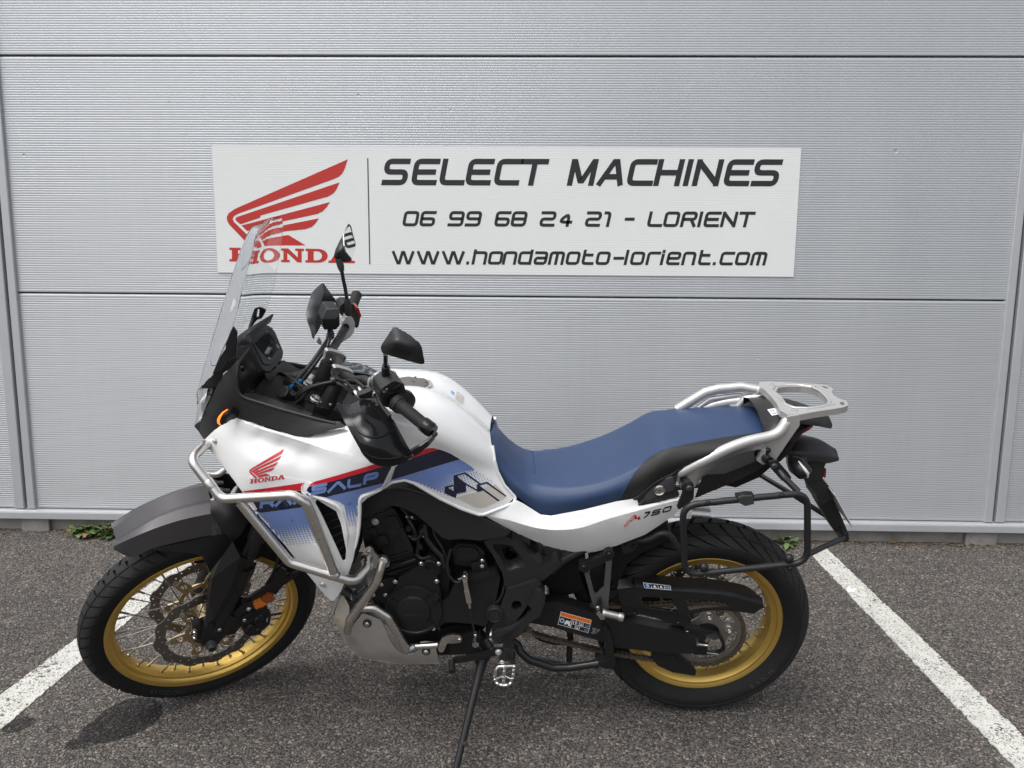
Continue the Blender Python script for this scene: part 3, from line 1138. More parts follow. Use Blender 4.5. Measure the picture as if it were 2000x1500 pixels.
def weed(name, px, py, count, L, W, seed, label, spread=.1, dead=.15, pale=.3, lean=(0, -1), y=None):
    rnd = random.Random(seed)
    g = on_ground(px, py)
    if y is not None: g.y = y
    root = tagit(empty(name, None, (g.x, g.y, ground_z(g.y))), label, 'weed')
    for i in range(count):
        bx = rnd.uniform(-spread, spread)
        by = rnd.uniform(-.03, .012)
        yaw = math.atan2(-1, 0) + rnd.uniform(-1.75, 1.75)
        v, f = leaf_shape((bx, by, rnd.uniform(.0, .02)), yaw, rnd.uniform(.15, 1.15), L * rnd.uniform(.6, 1.15), W * rnd.uniform(.7, 1.2), rnd.uniform(.5, 1.7))
        q = rnd.random()
        mat = LEAFD if q < dead else LEAFP if q < dead + pale else LEAF
        v, f = thicken(v, f, .0006, Vector((bx, by - 1, 3)))
        v = [Vector((p.x, min(p.y, .008 - g.y), max(p.z, .003 + .0005 * (i % 5)))) for p in v]
        MB().add(v, f).build('leaf', mat, root, smooth=60)
    for i in range(max(3, count // 6)):
        yaw = rnd.uniform(-2.6, -.5)
        bx = rnd.uniform(-spread, spread) * .7
        pts = [(bx + math.cos(yaw) * .02 * k, math.sin(yaw) * .015 * k, .004 + .022 * k - .002 * k * k) for k in range(4)]
        MB().add(*tube(pts, .0016, 6)).build('stem', STEM, root)
    return root
weed('broadleaf_weed', 196, 1048, 85, .085, .034, 11, 'low spreading weed with reddish dead leaves at the wall foot above the front wheel', .135, .13, .22, y=-.035)
weed('broadleaf_weed', 1526, 1056, 15, .078, .034, 23, 'small rosette weed at the wall foot behind the rear wheel', .02, .0, .35, y=-.03)
weed('broadleaf_weed', 690, 1048, 14, .05, .022, 31, 'dark weed at the wall foot behind the engine', .05, .3, .2, y=-.03)

# wind-blown leaf scraps and grit along the plinth
rnd = random.Random(77)
mb = MB()
for i in range(260):
    px = rnd.uniform(-100, 2100)
    if rnd.random() < .35: px = rnd.choice((120, 260, 1620, 1745, 1880)) + rnd.gauss(0, 22)
    g = on_ground(px, 1050)
    y = .008 - abs(rnd.gauss(0, .022))
    L = rnd.uniform(.008, .03)
    v, f = leaf_shape((g.x, y - .002, ground_z(y) + .003), rnd.uniform(-3.0, -.1), rnd.uniform(-.1, .5), L, L * rnd.uniform(.25, .7), rnd.uniform(-.5, .8))
    v = [Vector((p.x, min(p.y, .009), max(p.z, ground_z(y) + .002 + .0004 * (i % 4)))) for p in v]
    v, f = thicken(v, f, .0008, Vector((g.x, -3, 3)))
    mb.add(v, f)
tagit(mb.build('leaf_litter', LEAFD, smooth=60), kind='stuff')
# ================================================================== the motorcycle
d1 = crop(370, 680, .12665)
d2 = crop(580, 540, .14)
d3 = crop(640, 700, .1467)
d4 = crop(690, 960, .14667)
d5 = crop(880, 1040, .18671)
d6 = crop(1140, 1060, .18663)
d7 = crop(1460, 820, .1866)
d8 = crop(340, 1040, .18668)
e1 = crop(740, 860, .14)
e2 = crop(450, 860, .16)
e3 = crop(1130, 940, .115)
e4 = crop(1040, 1160, .09)

WHITE = M('white_paint', (.775, .78, .775), .15, 0, .5, coat=1.0, coat_rough=.02)
MATTE = M('matte_black_plastic', (.021, .021, .022), .46, 0, .5, bump=.12, bscale=900, rvar=.06, vscale=14)
SMOOTHBLACK = M('satin_black', (.012, .012, .0125), .33, 0, .5, rvar=.05, vscale=30)
GLOSS = M('gloss_black', (.008, .008, .0085), .16, 0, .42)
FENDER = M('graphite_plastic', (.076, .073, .077), .36, .3, .5, bump=.05, bscale=1200)
CASTGREY = M('cast_grey', (.085, .087, .092), .45, .6, .5, bump=.12, bscale=700)
SILVER = M('silver_paint', (.56, .555, .545), .36, .55, .5, bump=.06, bscale=1400)
STEEL = M('brushed_steel', (.68, .66, .63), .30, 1.0, bump=.02, bscale=1600, rvar=.05, vscale=60)
BRIGHT = M('bright_metal', (.66, .64, .61), .22, 1.0, rvar=.07, vscale=60)
ALUPLATE = M('skid_aluminium', (.70, .685, .66), .42, .8, bump=.03, bscale=900, var=.10, vscale=9, rvar=.10)
GOLD = M('gold_anodised', (.74, .50, .135), .36, .88, bump=.03, bscale=900, var=.06, vscale=12)
GOLDP = M('gold_carrier', (.46, .36, .22), .36, .9)
DISC = M('disc_steel', (.24, .225, .205), .36, 1.0, bump=.25, bscale=260, rvar=.06, vscale=30)
SPOKE = M('spoke_steel', (.40, .37, .32), .32, 1.0)
RUBBER = M('tyre_rubber', (.0125, .0125, .013), .72, 0, .35, bump=.15, bscale=420, var=.25, vscale=10)
TREADM = M('tread_rubber', (.023, .0225, .023), .70, 0, .3, bump=.2, bscale=300, var=.30, vscale=14)
LETTERM = M('tyre_letter', (.055, .055, .056), .55, 0, .35)
GRIPM = M('grip_rubber', (.018, .018, .018), .62, 0, .4, bump=.25, bscale=600)
ENGINE = M('engine_black', (.023, .023, .0235), .38, .35, .5, bump=.18, bscale=800, rvar=.06, vscale=20)
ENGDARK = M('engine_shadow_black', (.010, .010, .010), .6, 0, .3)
HOSE = M('hose_rubber', (.014, .014, .0145), .42, 0, .5)
CHAINM = M('chain_steel', (.21, .175, .145), .42, .9, var=.25, vscale=80)
SPROCK = M('sprocket_steel', (.33, .315, .28), .40, .95, var=.08, vscale=30)
SEATB = M('seat_blue', (.030, .056, .126), .46, 0, .45, bump=.10, bscale=1500, var=.05, vscale=9)
SEATK = M('seat_black', (.020, .0195, .0205), .55, 0, .45, bump=.14, bscale=1500)
ORANGE = M('amber_lens', (.75, .20, .008), .18, 0, .5, coat=1.0)
AMBER_SHADED = M('amber_lens_shaded', (.33, .065, .006), .15, 0, .5, coat=1.0)  # same amber lens; shade of the darker facet put into the colour
REDLENS = M('red_lens', (.40, .012, .012), .15, 0, .5, coat=1.0)
GLASS = M('clear_screen', (.96, .98, .975), .02, 0, .5, trans=1.0, ior=1.46)
PLATEM = M('plate_white', (.62, .63, .62), .35)
DEC_RED = M('print_red', (.56, .008, .022), .28, 0, coat=1.0)
DEC_NAVY = M('print_navy', (.006, .010, .034), .25, 0, coat=1.0)
DEC_BLUE = M('print_blue', (.155, .245, .54), .28, 0, coat=1.0)
DEC_BEIGE = M('print_beige', (.56, .515, .46), .30, 0, coat=.6)
DEC_BLACK = M('print_black', (.015, .016, .02), .3)
DEC_WHITE = M('print_white', (.78, .79, .80), .35)
DEC_ORANGE = M('print_orange', (.80, .16, .01), .4)
DEC_LBLUE = M('print_pale_blue', (.22, .38, .70), .4)
DEC_LOGO = M('print_logo_red', (.54, .035, .045), .3)

moto = tagit(empty('motorcycle'), 'white, blue and navy adventure motorcycle with gold spoked wheels leaning on its side stand', 'motorcycle')
moto.matrix_world = BIKE

def flat_plate(loops, y0, y1, mid=0.0):
    """plate in the x-z plane between y0 and y1; loops in metres"""
    flat, faces = tri2d([[tuple(p) for p in L] for L in loops], 0)
    k = len(flat)
    v = [Vector((x, y1, z)) for x, z in flat] + [Vector((x, y0, z)) for x, z in flat]
    f = list(faces) + [tuple(i + k for i in reversed(q)) for q in faces]
    for a, b in edges_once(faces):
        f.append((b, a, a + k, b + k))
    return v, f

def circ(r, n, c=(0, 0), a0=0.0):
    return [(c[0] + r * math.cos(a0 + 2 * math.pi * i / n), c[1] + r * math.sin(a0 + 2 * math.pi * i / n)) for i in range(n)]

def curve_at(prof, s):
    """prof: list of (s, r, y) -> smooth value"""
    for i in range(len(prof) - 1):
        a, b = prof[i], prof[i + 1]
        if s <= b[0] or i == len(prof) - 2:
            t = (s - a[0]) / (b[0] - a[0])
            return a[1] + (b[1] - a[1]) * t, a[2] + (b[2] - a[2]) * t

def brake_disc(parent, y, R0, R1, mat, wave=12, holes=True, th=.0045):
    out = []
    n = wave * 10
    for i in range(n):
        a = 2 * math.pi * i / n
        w = math.cos(a * wave)
        out.append(((R1 + .0035 * max(-1, min(1, 2.2 * w))) * math.cos(a), (R1 + .0035 * max(-1, min(1, 2.2 * w))) * math.sin(a)))
    inn = []
    n = 6 * 16
    for i in range(n):
        a = 2 * math.pi * i / n
        w = math.cos(a * 6)
        inn.append(((R0 - .010 * max(0, w - .55) / .45) * math.cos(a), (R0 - .010 * max(0, w - .55) / .45) * math.sin(a)))
    hl = []
    if holes:
        for k in range(wave * 3):
            a = 2 * math.pi * (k + .5) / (wave * 3)
            rr = R0 + (R1 - R0) * (.30 + .24 * (k % 3))
            hl.append(circ(.0032, 7, (rr * math.cos(a), rr * math.sin(a))))
    return MB().add(*flat_plate([out, inn] + hl, y - th / 2, y + th / 2)).build('brake_disc', mat, parent, smooth=30)

def carrier(parent, y, R_in, R_out, mat, th=.006, arms=6):
    """spider between hub and floating disc"""
    out = []
    n = arms * 24
    for i in range(n):
        a = 2 * math.pi * i / n
        w = math.cos(a * arms)
        k = max(0, (w - .1) / .9) ** .8
        r = R_in + .014 + (R_out - R_in - .014) * k
        out.append((r * math.cos(a), r * math.sin(a)))
    hl = [circ(R_in, 36)]
    for j in range(arms):
        a = 2 * math.pi * j / arms
        rm = R_in + (R_out - R_in) * .45
        hl.append([(rm * math.cos(a) + .011 * math.cos(a + t) * (1.0 if math.cos(t) > 0 else .8), rm * math.sin(a) + .011 * math.sin(a + t)) for t in np.linspace(0, 2 * math.pi, 10, endpoint=False)])
    MB().add(*flat_plate([out] + hl, y - th / 2, y + th / 2)).build('disc_carrier', mat, parent, smooth=30, bevel=.001)
    for j in range(arms):
        a = 2 * math.pi * j / arms
        for s_ in (1, -1):
            pass
        MB().add(*lathe((R_out * .985 * math.cos(a), y, R_out * .985 * math.sin(a)), (0, 1, 0), [(.0095, -.004), (.0095, .004), (.007, .0052), (.004, .0045)], 14)).build('disc_button', BRIGHT, parent)

def make_wheel(matrix, R, half, prof, rimprof, ribn, crown_s, skew, nspoke, rsp, tread_depth, gap):
    root = empty('wheel', moto)
    root.matrix_local = matrix
    # tyre carcass: revolve, tread band sunk by the tread depth
    sec = []
    for s, r, y in prof:
        d = tread_depth if s >= -1e-6 and s <= 1.0 else 0
        k = 1.0 if s < .92 else .3 if s <= 1.0 else 0
        sec.append((r - (tread_depth * k * (1 if s < .7 else .6) if s <= 1 else 0), y - (tread_depth * k * .6 if .5 < s <= 1 else 0)))
    left = sec                                   # crown -> bead
    full = [(r, -y) for r, y in reversed(left)] + left[1:]
    mb = MB()
    n = 128
    v, f = [], []
    for k in range(n):
        a = 2 * math.pi * k / n
        for r, y in full:
            v.append((r * math.cos(a), y, r * math.sin(a)))
    m_ = len(full)
    for k in range(n):
        for i in range(m_ - 1):
            f.append((k * m_ + i, k * m_ + i + 1, ((k + 1) % n) * m_ + i + 1, ((k + 1) % n) * m_ + i))
    mb.add(v, f).build('tyre', RUBBER, root, smooth=50)
    # tread blocks
    mb = MB()
    def tp(th, s, side, lift=0.0):
        r, y = curve_at(prof, min(abs(s), prof[-1][0]))
        return Vector(((r - lift) * math.cos(th), side * y, (r - lift) * math.sin(th)))
    def block(th0, th1, s0, s1, side, sk, ns=4, nt=2):
        P, Q = [], []
        for i in range(ns + 1):
            s = s0 + (s1 - s0) * i / ns
            for j in range(nt + 1):
                th = th0 + (th1 - th0) * j / nt + sk(s)
                P.append(tp(th, s, side))
                q = tp(th, s, side, tread_depth * 1.15)
                if s > .6: q.y -= side * tread_depth * .8
                Q.append(q)
        o = len(P)
        fs = []
        w = nt + 1
        for i in range(ns):
            for j in range(nt):
                fs.append((i * w + j, i * w + j + 1, (i + 1) * w + j + 1, (i + 1) * w + j))
        if side < 0: fs = [tuple(reversed(q)) for q in fs]
        for a, b in edges_once(fs):
            fs.append((b, a, a + o, b + o))
        mb.add(P + Q, fs)
    pitch = 2 * math.pi / ribn
    for k in range(ribn):
        t0 = k * pitch
        for side in (1, -1):
            off = 0 if side > 0 else pitch * .5
            sk = lambda s: skew * s * s
            block(t0 + off + pitch * gap, t0 + off + pitch * (1 - gap), crown_s[2], 1.08, side, sk, 6)
            block(t0 + off + pitch * gap, t0 + off + pitch * (1 - gap), crown_s[0], crown_s[1], side, sk, 4)
    tagit(mb.build('tread', TREADM, root, smooth=40, fix=False), kind='stuff')
    # rim
    v, f = [], []
    n = 128
    for k in range(n):
        a = 2 * math.pi * k / n
        for r, y in rimprof:
            v.append((r * math.cos(a), y, r * math.sin(a)))
    m_ = len(rimprof)
    for k in range(n):
        for i in range(m_):
            f.append((k * m_ + i, k * m_ + (i + 1) % m_, ((k + 1) % n) * m_ + (i + 1) % m_, ((k + 1) % n) * m_ + i))
    MB().add(v, f).build('rim', GOLD, root, smooth=28)
    # spokes with nipples, hub flange to rim
    hubr, hubw = rsp
    rr = min(r for r, y in rimprof) + .0005
    protos = {}
    for k in range(nspoke):
        side = 1 if k % 2 else -1
        lead = 1 if (k // 2) % 2 else -1
        key = (side, lead)
        if key not in protos:
            dh = lead * rad(62)
            p0 = Vector((hubr * math.cos(dh), side * hubw, hubr * math.sin(dh)))
            p1 = Vector((rr, side * .007, 0))
            pn = p1 + (p0 - p1).normalized() * .026
            mb = MB().add(*tube([p0, pn], .0018, 6)).add(*tube([pn + (p0 - p1).normalized() * .001, p1], .0033, 8))
            mb.add(*lathe(p1 + Vector((-.0005, 0, 0)), (1, 0, 0), [(.006, 0), (.005, -.003), (.002, -.004)], 10))
            protos[key] = mb.build('spoke', SPOKE, root)
            o = protos[key]
        else:
            o = protos[key].copy()
            COL.objects.link(o)
        o.rotation_euler = (0, 2 * math.pi * k / nspoke, 0)
    return root

# ---- front wheel (built in its own axle frame, then turned with the fork)
FRm = STEERM @ Matrix.Translation((WB / 2, 0, .3475))
prof_f = [(0, .3475, 0), (.25, .3460, .014), (.5, .3405, .027), (.8, .3290, .0405), (1.0, .3200, .0455), (1.2, .310, .0465), (1.5, .296, .0435), (1.8, .2845, .0365), (2.0, .277, .0335)]
rim_f = [(.2815, .0345), (.2810, .0375), (.2790, .0385), (.2700, .0365), (.2655, .0345), (.2640, .0300), (.2600, .0255), (.2545, .0235), (.2525, .0180), (.2500, .0120), (.2490, .006), (.2490, -.006), (.2500, -.0120), (.2525, -.0180), (.2545, -.0235),
         (.2600, -.0255), (.2640, -.0300), (.2655, -.0345), (.2700, -.0365), (.2790, -.0385), (.2810, -.0375), (.2815, -.0345), (.274, -.031), (.268, -.02), (.266, 0), (.268, .02), (.274, .031)]
fw = make_wheel(FRm, .3475, .045, prof_f, rim_f, 52, (.0, .40, .47), .09, 36, (.033, .036), .0075, .095)
# hub, discs, carriers, ABS ring
MB().add(*lathe((0, 0, 0), (0, 1, 0), [(.018, -.062), (.030, -.060), (.036, -.045), (.036, -.036), (.024, -.026), (.022, 0), (.024, .026), (.036, .036), (.036, .045), (.030, .060), (.018, .062)], 32)).build('hub', GOLDP, fw)
for y in (.066, -.066):
    brake_disc(fw, y, .121, .151, DISC)
    carrier(fw, y, .052, .116, GOLDP)
MB().add(*flat_plate([circ(.050, 60), circ(.036, 40)] + [[((.043 + .004 * math.cos(t)) * math.cos(2 * math.pi * j / 30) - .0016 * math.sin(t) * math.sin(2 * math.pi * j / 30), (.043 + .004 * math.cos(t)) * math.sin(2 * math.pi * j / 30) + .0016 * math.sin(t) * math.cos(2 * math.pi * j / 30)) for t in np.linspace(0, 6.283, 7)[:-1]] for j in range(30)], .072, .0745)).build('sensor_ring', SMOOTHBLACK, fw)
va = rad(206)
MB().add(*tube([(.247 * math.cos(va), .004, .247 * math.sin(va)), (.212 * math.cos(va), .010, .212 * math.sin(va))], .0042, 8)).build('valve_stem', HOSE, fw)

# ---- rear wheel
RRm = Matrix.Translation((-WB / 2, 0, .3335))
prof_r = [(0, .3335, 0), (.25, .3310, .024), (.5, .3240, .047), (.8, .3090, .068), (1.0, .2985, .0745), (1.2, .2860, .0765), (1.5, .268, .0735), (1.8, .2505, .0600), (2.0, .240, .0480)]
rim_r = [(.2440, .0480), (.2435, .0515), (.2410, .0525), (.2330, .0500), (.2290, .0480), (.2270, .0430), (.2190, .0370), (.2120, .0345), (.2095, .0250), (.2060, .0150), (.2050, .007), (.2050, -.007), (.2060, -.0150), (.2095, -.0250), (.2120, -.0345),
         (.2190, -.0370), (.2270, -.0430), (.2290, -.0480), (.2330, -.0500), (.2410, -.0525), (.2435, -.0515), (.2440, -.0480), (.236, -.044), (.226, -.028), (.222, 0), (.226, .028), (.236, .044)]
rw = make_wheel(RRm, .3335, .075, prof_r, rim_r, 38, (.03, .50, .54), .26, 32, (.045, .040), .0105, .095)
MB().add(*lathe((0, 0, 0), (0, 1, 0), [(.02, -.085), (.044, -.080), (.05, -.045), (.05, -.038), (.03, -.028), (.03, .028), (.05, .038), (.055, .05), (.058, .072), (.03, .085)], 32)).build('hub', SMOOTHBLACK, rw)
brake_disc(rw, -.094, .098, .120, DISC, wave=12)
carrier(rw, -.094, .05, .096, GOLDP, arms=4)
# sprocket: teeth, five windows, five nuts
NT_ = 45
SR0 = .0159 / 2 / math.sin(math.pi / NT_)
out = []
for i in range(NT_ * 4):
    a = 2 * math.pi * i / (NT_ * 4)
    out.append(((SR0 + (.0045, .0015, -.004, .0015)[i % 4]) * math.cos(a), (SR0 + (.0045, .0015, -.004, .0015)[i % 4]) * math.sin(a)))
holes = [circ(.040, 40)]
for j in range(5):
    a = rad(18 + 36 + 72 * j)
    w = rad(24)
    L = [((.094) * math.cos(a + t), .094 * math.sin(a + t)) for t in np.linspace(-w, w, 9)] + [((.086) * math.cos(a + w * 1.0), .086 * math.sin(a + w)), (.068 * math.cos(a + w * .45), .068 * math.sin(a + w * .45)), (.068 * math.cos(a - w * .45), .068 * math.sin(a - w * .45)), (.086 * math.cos(a - w), .086 * math.sin(a - w))]
    holes.append(L)
SPY = .088
MB().add(*flat_plate([out] + holes, SPY - .003, SPY + .003)).build('sprocket', SPROCK, rw, smooth=30, bevel=.0008)
for j in range(5):
    a = rad(18 + 72 * j)
    c = (.068 * math.cos(a), SPY + .003, .068 * math.sin(a))
    mb = MB().add(*lathe(c, (0, 1, 0), [(.0125, 0), (.0125, .002)], 18)).add(*lathe(c, (0, 1, 0), [(.0105, .002), (.0105, .010), (.009, .012)], 6)).add(*lathe(c, (0, 1, 0), [(.0055, .012), (.0055, .020), (.004, .0215)], 12))
    mb.build('sprocket_nut', BRIGHT, rw)

# raised lettering on the side walls
def ring_text(parent, txt, r, yfun, a_mid, size):
    cu = bpy.data.curves.new('t', 'FONT')
    cu.body = txt
    cu.size = size
    cu.space_character = 1.25
    cu.extrude = .0
    ob = bpy.data.objects.new('t', cu)
    COL.objects.link(ob)
    bpy.context.view_layer.update()
    me = bpy.data.meshes.new_from_object(ob.evaluated_get(bpy.context.evaluated_depsgraph_get()))
    bpy.data.objects.remove(ob)
    xs = [v.co.x for v in me.vertices]
    xm = (min(xs) + max(xs)) / 2
    V_ = []
    for v in me.vertices:
        rr = r + v.co.y - size * .35          # tops outward, reading on clockwise as seen from the left side
        a = a_mid + (v.co.x - xm) / r
        V_.append((rr * math.cos(a), yfun(rr), rr * math.sin(a)))
    F_ = [tuple(p.vertices) for p in me.polygons]
    bpy.data.meshes.remove(me)
    return MB().add(V_, F_).build('tyre_lettering', LETTERM, parent, smooth=0, fix=False)
def wall_y(prof, d=.0006):
    rs = sorted((r, y) for s, r, y in prof if s >= 1.0)
    def fn(r):
        return float(np.interp(r, [a for a, b in rs], [b for a, b in rs])) + d
    return fn
ring_text(fw, 'METZELER', .300, wall_y(prof_f), rad(270 + 33), .019)
ring_text(rw, '150/70 R18', .272, wall_y(prof_r), rad(180 + 42), .018)
# ------------------------------------------------------------------ front end, turns with the fork (frame of the turned fork)
def stube(name, pts, r, mat, parent=moto, rf=.0, n=12, nf=6):
    """pts: (px, py, y) in the turned frame"""
    return MB().add(*tube([st(*p) for p in pts], r, n, rf, nf=nf)).build(name, mat, parent)
def btube(name, pts, r, mat, parent=moto, rf=.0, n=12, both=False, nf=6):
    mb = MB().add(*tube([bk(*p) for p in pts], r, n, rf, nf=nf))
    o = mb.build(name, mat, parent)
    if both: mb.mirror().build(name, mat, parent)
    return o
SAX = SR @ Vector((0, 1, 0))
def bolt(px, py, y, r, mat=BRIGHT, h=None, steered=False, parent=moto, socket=True, name='bolt', both=False):
    c = (st if steered else bk)(px, py, y)
    mb = MB().add(*bolt_shape(c, SAX if steered else (0, 1, 0), r, h or r * .8, socket))
    if both: mb.mirror().build(name, mat, parent)
    return mb.build(name, mat, parent)

# fork legs
FAX = Vector((WB / 2, 0, .3475))
for s in (1, -1):
    a = FAX + Vector((.002, s * .096, -.012))
    pts = [a, a + AX * .30]
    MB().add(*tube([s2b(p) for p in pts], .029, 20)).build('fork_slider', SMOOTHBLACK, moto)
    pts = [a + AX * .30, a + AX * .42]
    MB().add(*tube([s2b(p) for p in pts], .0205, 20)).build('fork_tube', SMOOTHBLACK, moto)
    pts = [a + AX * .40, a + AX * ((sf(634, 800, .048) - AXO).dot(AX) - (a - AXO).dot(AX) + .006)]
    MB().add(*tube([s2b(p) for p in pts], .0265, 20)).build('fork_tube', SMOOTHBLACK, moto)
MB().add(*tube([s2b(FAX + Vector((0, .128, 0))), s2b(FAX + Vector((0, -.128, 0)))], .011, 16)).build('front_axle', BRIGHT, moto)
MB().add(*lathe(s2b(FAX + Vector((0, .128, 0))), SAX, [(.017, -.012), (.017, .004), (.0125, .006), (.0125, .016), (.009, .018), (.0085, .010)], 18)).build('axle_nut', CASTGREY, moto)

# fork guards
gv = dict(zip('A B C D E F G H I J K L P Q R S T U'.split(), d8([(612, 95, .110), (720, 240, .112), (865, 322, .098), (830, 430, .098), (715, 640, .102), (600, 850, .106), (420, 942, .118), (330, 972, .116), (325, 910, .112), (350, 560, .108), (385, 400, .106), (500, 255, .106),
      (692, 258, .132), (398, 482, .126), (585, 600, .138), (500, 740, .136), (412, 906, .128), (372, 705, .124)])))
names_ = list(gv)
gp_ = [st(*gv[k]) for k in names_]
gf_ = ['LAPQ', 'KLQ', 'JKQU', 'IJU', 'UQPRSTHI', 'APB', 'BCDEFGHTSRP']
facets = [tuple(names_.index(c) for c in f_) for f_ in gf_]
tri_ = []
for f_ in facets:
    if len(f_) <= 4: tri_.append(f_); continue
    for t_ in geometry.tessellate_polygon([[Vector(gv[names_[i]][:2]).to_3d() for i in f_]]): tri_.append(tuple(f_[i] for i in t_))
def smirror(v):
    return [s2b(Vector((q.x, -q.y, q.z))) for q in [SRI @ (Vector(p) - AXO) + AXO for p in v]]
v, f = thicken(gp_, tri_, .004, CAMB)
MB().add(v, f).build('fork_guard', SMOOTHBLACK, moto, smooth=8)
MB().add(smirror(v), [tuple(reversed(q)) for q in f]).build('fork_guard', SMOOTHBLACK, moto, smooth=8)
# axle clamp foot and caliper bracket
plate('axle_clamp', d8([(330, 985), (420, 935), (405, 1010), (590, 868), (640, 900), (560, 1060), (480, 1140), (450, 1195), (400, 1200), (350, 1180), (290, 1190), (270, 1140), (300, 1020)]), .085, .122, SMOOTHBLACK, moto, True, 3, bevel=.003)
plate('caliper_bracket', d8([(590, 868), (720, 745), (800, 720), (850, 780), (800, 900), (700, 980), (640, 1060), (560, 1080), (520, 1040)]), .088, .108, SMOOTHBLACK, moto, True, 4, bevel=.003)
cal = plate('brake_caliper', d8([(690, 900), (760, 850), (850, 820), (930, 790), (985, 800), (995, 850), (960, 930), (980, 950), (930, 1000), (905, 1070), (800, 1085), (740, 1060), (700, 980)]), .050, .112, ENGINE, moto, True, 4, bevel=.005)
for q, r_ in (((800, 985), .0165), ((880, 905), .0165)):
    MB().add(*lathe(s2b(sf(*d8([q])[0], .112)), SAX, [(r_, -.02), (r_, .006), (r_ * .86, .010), (r_ * .5, .0105), (r_ * .45, .008), (.0, .008)], 24)).build('caliper_piston', SMOOTHBLACK, cal, smooth=35)
plate('caliper_bridge', d8([(740, 940), (860, 850), (930, 830), (945, 860), (900, 960), (840, 1040), (770, 1040)]), .108, .115, ENGINE, cal, True, 6, bevel=.003)
for q in ((475, 1012), (410, 1148), (780, 800), (735, 912)):
    p = d8([q])[0]
    bolt(*p, .122 if q[0] < 500 else .109, .0065, steered=True)
for q in ((615, 1085), (905, 870), (870, 1010)):
    p = d8([q])[0]
    bolt(*p, .113, .005, CASTGREY, steered=True)
for q in ((212, 1025), (212, 1085)):
    p = d8([q])[0]
    bolt(*p, .112, .0062, BRIGHT, steered=True, h=.012)
plate('sensor_mount', d8([(190, 985), (270, 960), (320, 1000), (320, 1120), (240, 1125), (180, 1090)]), .085, .112, SMOOTHBLACK, moto, True, 4)
# stay with the amber reflector, brake hose
plate('fender_stay', d8([(742, 728), (765, 690), (940, 580), (1010, 540), (1050, 440), (1110, 360), (1180, 400), (1190, 440), (1120, 560), (1080, 600), (1040, 640), (990, 640), (800, 720)]), .092, .100, SMOOTHBLACK, moto, True, 5, bevel=.002)
plate('fender_stay', d8([(1010, 620), (1090, 520), (1320, 390), (1345, 410), (1130, 570), (1060, 660)]), .080, .090, SMOOTHBLACK, moto, True, 5, bevel=.002)
plate('reflector', d8([(815, 762), (905, 702), (970, 750), (880, 822)]), .098, .108, ORANGE, moto, True, 1, bevel=.0015)
plate('reflector', d8([(908, 700), (990, 640), (1025, 645), (1062, 690), (1050, 712), (972, 748)]), .098, .108, AMBER_SHADED, moto, True, 1, bevel=.0015)  # second half of one reflector, its light falloff painted as a darker amber
stube('brake_hose', d8([(980, 800, .10), (1000, 850, .11), (990, 950, .11), (930, 1010, .11)]), .0045, HOSE, rf=.02)
stube('brake_hose', d8([(1010, 640, .08), (1060, 520, .08), (1110, 380, .085), (1170, 240, .08), (1200, 120, .07)]), .0055, HOSE, rf=.04)
stube('brake_hose', d8([(960, 560, .085), (1030, 440, .09), (1075, 330, .09), (1100, 200, .08)]), .005, HOSE, rf=.04)

# front mudguard
def fend(*p):
    return [sf(*q) for q in c3(p)]
low = fend((322, 432, .052), (448, 483, .062), (565, 430, .068), (705, 392, .072), (880, 352, .075), (1062, 316, .078))
cre = fend((319, 408, .046), (470, 340, .054), (600, 287, .058), (740, 240, .062), (870, 208, .066), (1000, 182, .070))
top = fend((325, 385, .030), (450, 308, .032), (600, 222, .034), (740, 168, .036), (860, 135, .038), (985, 110, .040))
ctr = fend((340, 372, 0), (455, 292, 0), (605, 205, 0), (735, 148, 0), (858, 112, 0), (980, 86, 0))
v, f = [], []
mb = MB()
vs = []
for rows in ([low, cre], [cre, top, ctr]):
    v, f = grid_shape(rows, 5, 3, lin_v=True)
    mb.add(v, f)
mb2 = mb.mirror()
mb.add(mb2.v, mb2.f)
tmp = MB()
# weld the strips, give them thickness
b = bmesh.new()
me = bpy.data.meshes.new('t'); me.from_pydata(mb.v, [], mb.f); b.from_mesh(me)
bmesh.ops.remove_doubles(b, verts=b.verts, dist=.0008)
bmesh.ops.recalc_face_normals(b, faces=b.faces)
b.verts.ensure_lookup_table()
vv = [tuple(v_.co) for v_ in b.verts]; ff = [tuple(x.index for x in fa.verts) for fa in b.faces]
b.free(); bpy.data.meshes.remove(me)
v, f = thicken(vv, ff, .0035, FAX + Vector((.15, 0, 1.0)))
MB().add([s2b(p) for p in v], f).build('front_mudguard', FENDER, moto, smooth=12)
# black carrier of the mudguard behind it
plate('mudguard_carrier', c3([(560, 436), (1062, 318), (1142, 378), (1005, 600), (965, 560), (928, 478), (850, 456), (700, 445)]), .062, .071, MATTE, moto, True, 3)
(v, f), _ = shell_shape(c3([(980, 96, .045), (1010, 92, .05), (1100, 92, .06), (1200, 130, .07), (1245, 235, .085), (1190, 330, .09), (1140, 378, .085), (1062, 316, .080), (1002, 215, .075), (978, 178, .07)]), .004, (), c3([(1100, 220, .098), (1140, 300, .095)]), 8, True)
MB().add(v, f).build('mudguard_carrier', MATTE, moto, smooth=30, bevel=.001)
MB().add(smirror(v), [tuple(reversed(q)) for q in f]).build('mudguard_carrier', MATTE, moto, smooth=30, bevel=.001)
plate('mudguard_carrier', c3([(1190, 160), (1260, 240), (1320, 330), (1350, 470), (1240, 520), (1190, 480), (1140, 378), (1100, 300)]), .03, .055, ENGDARK, moto, True, 5)

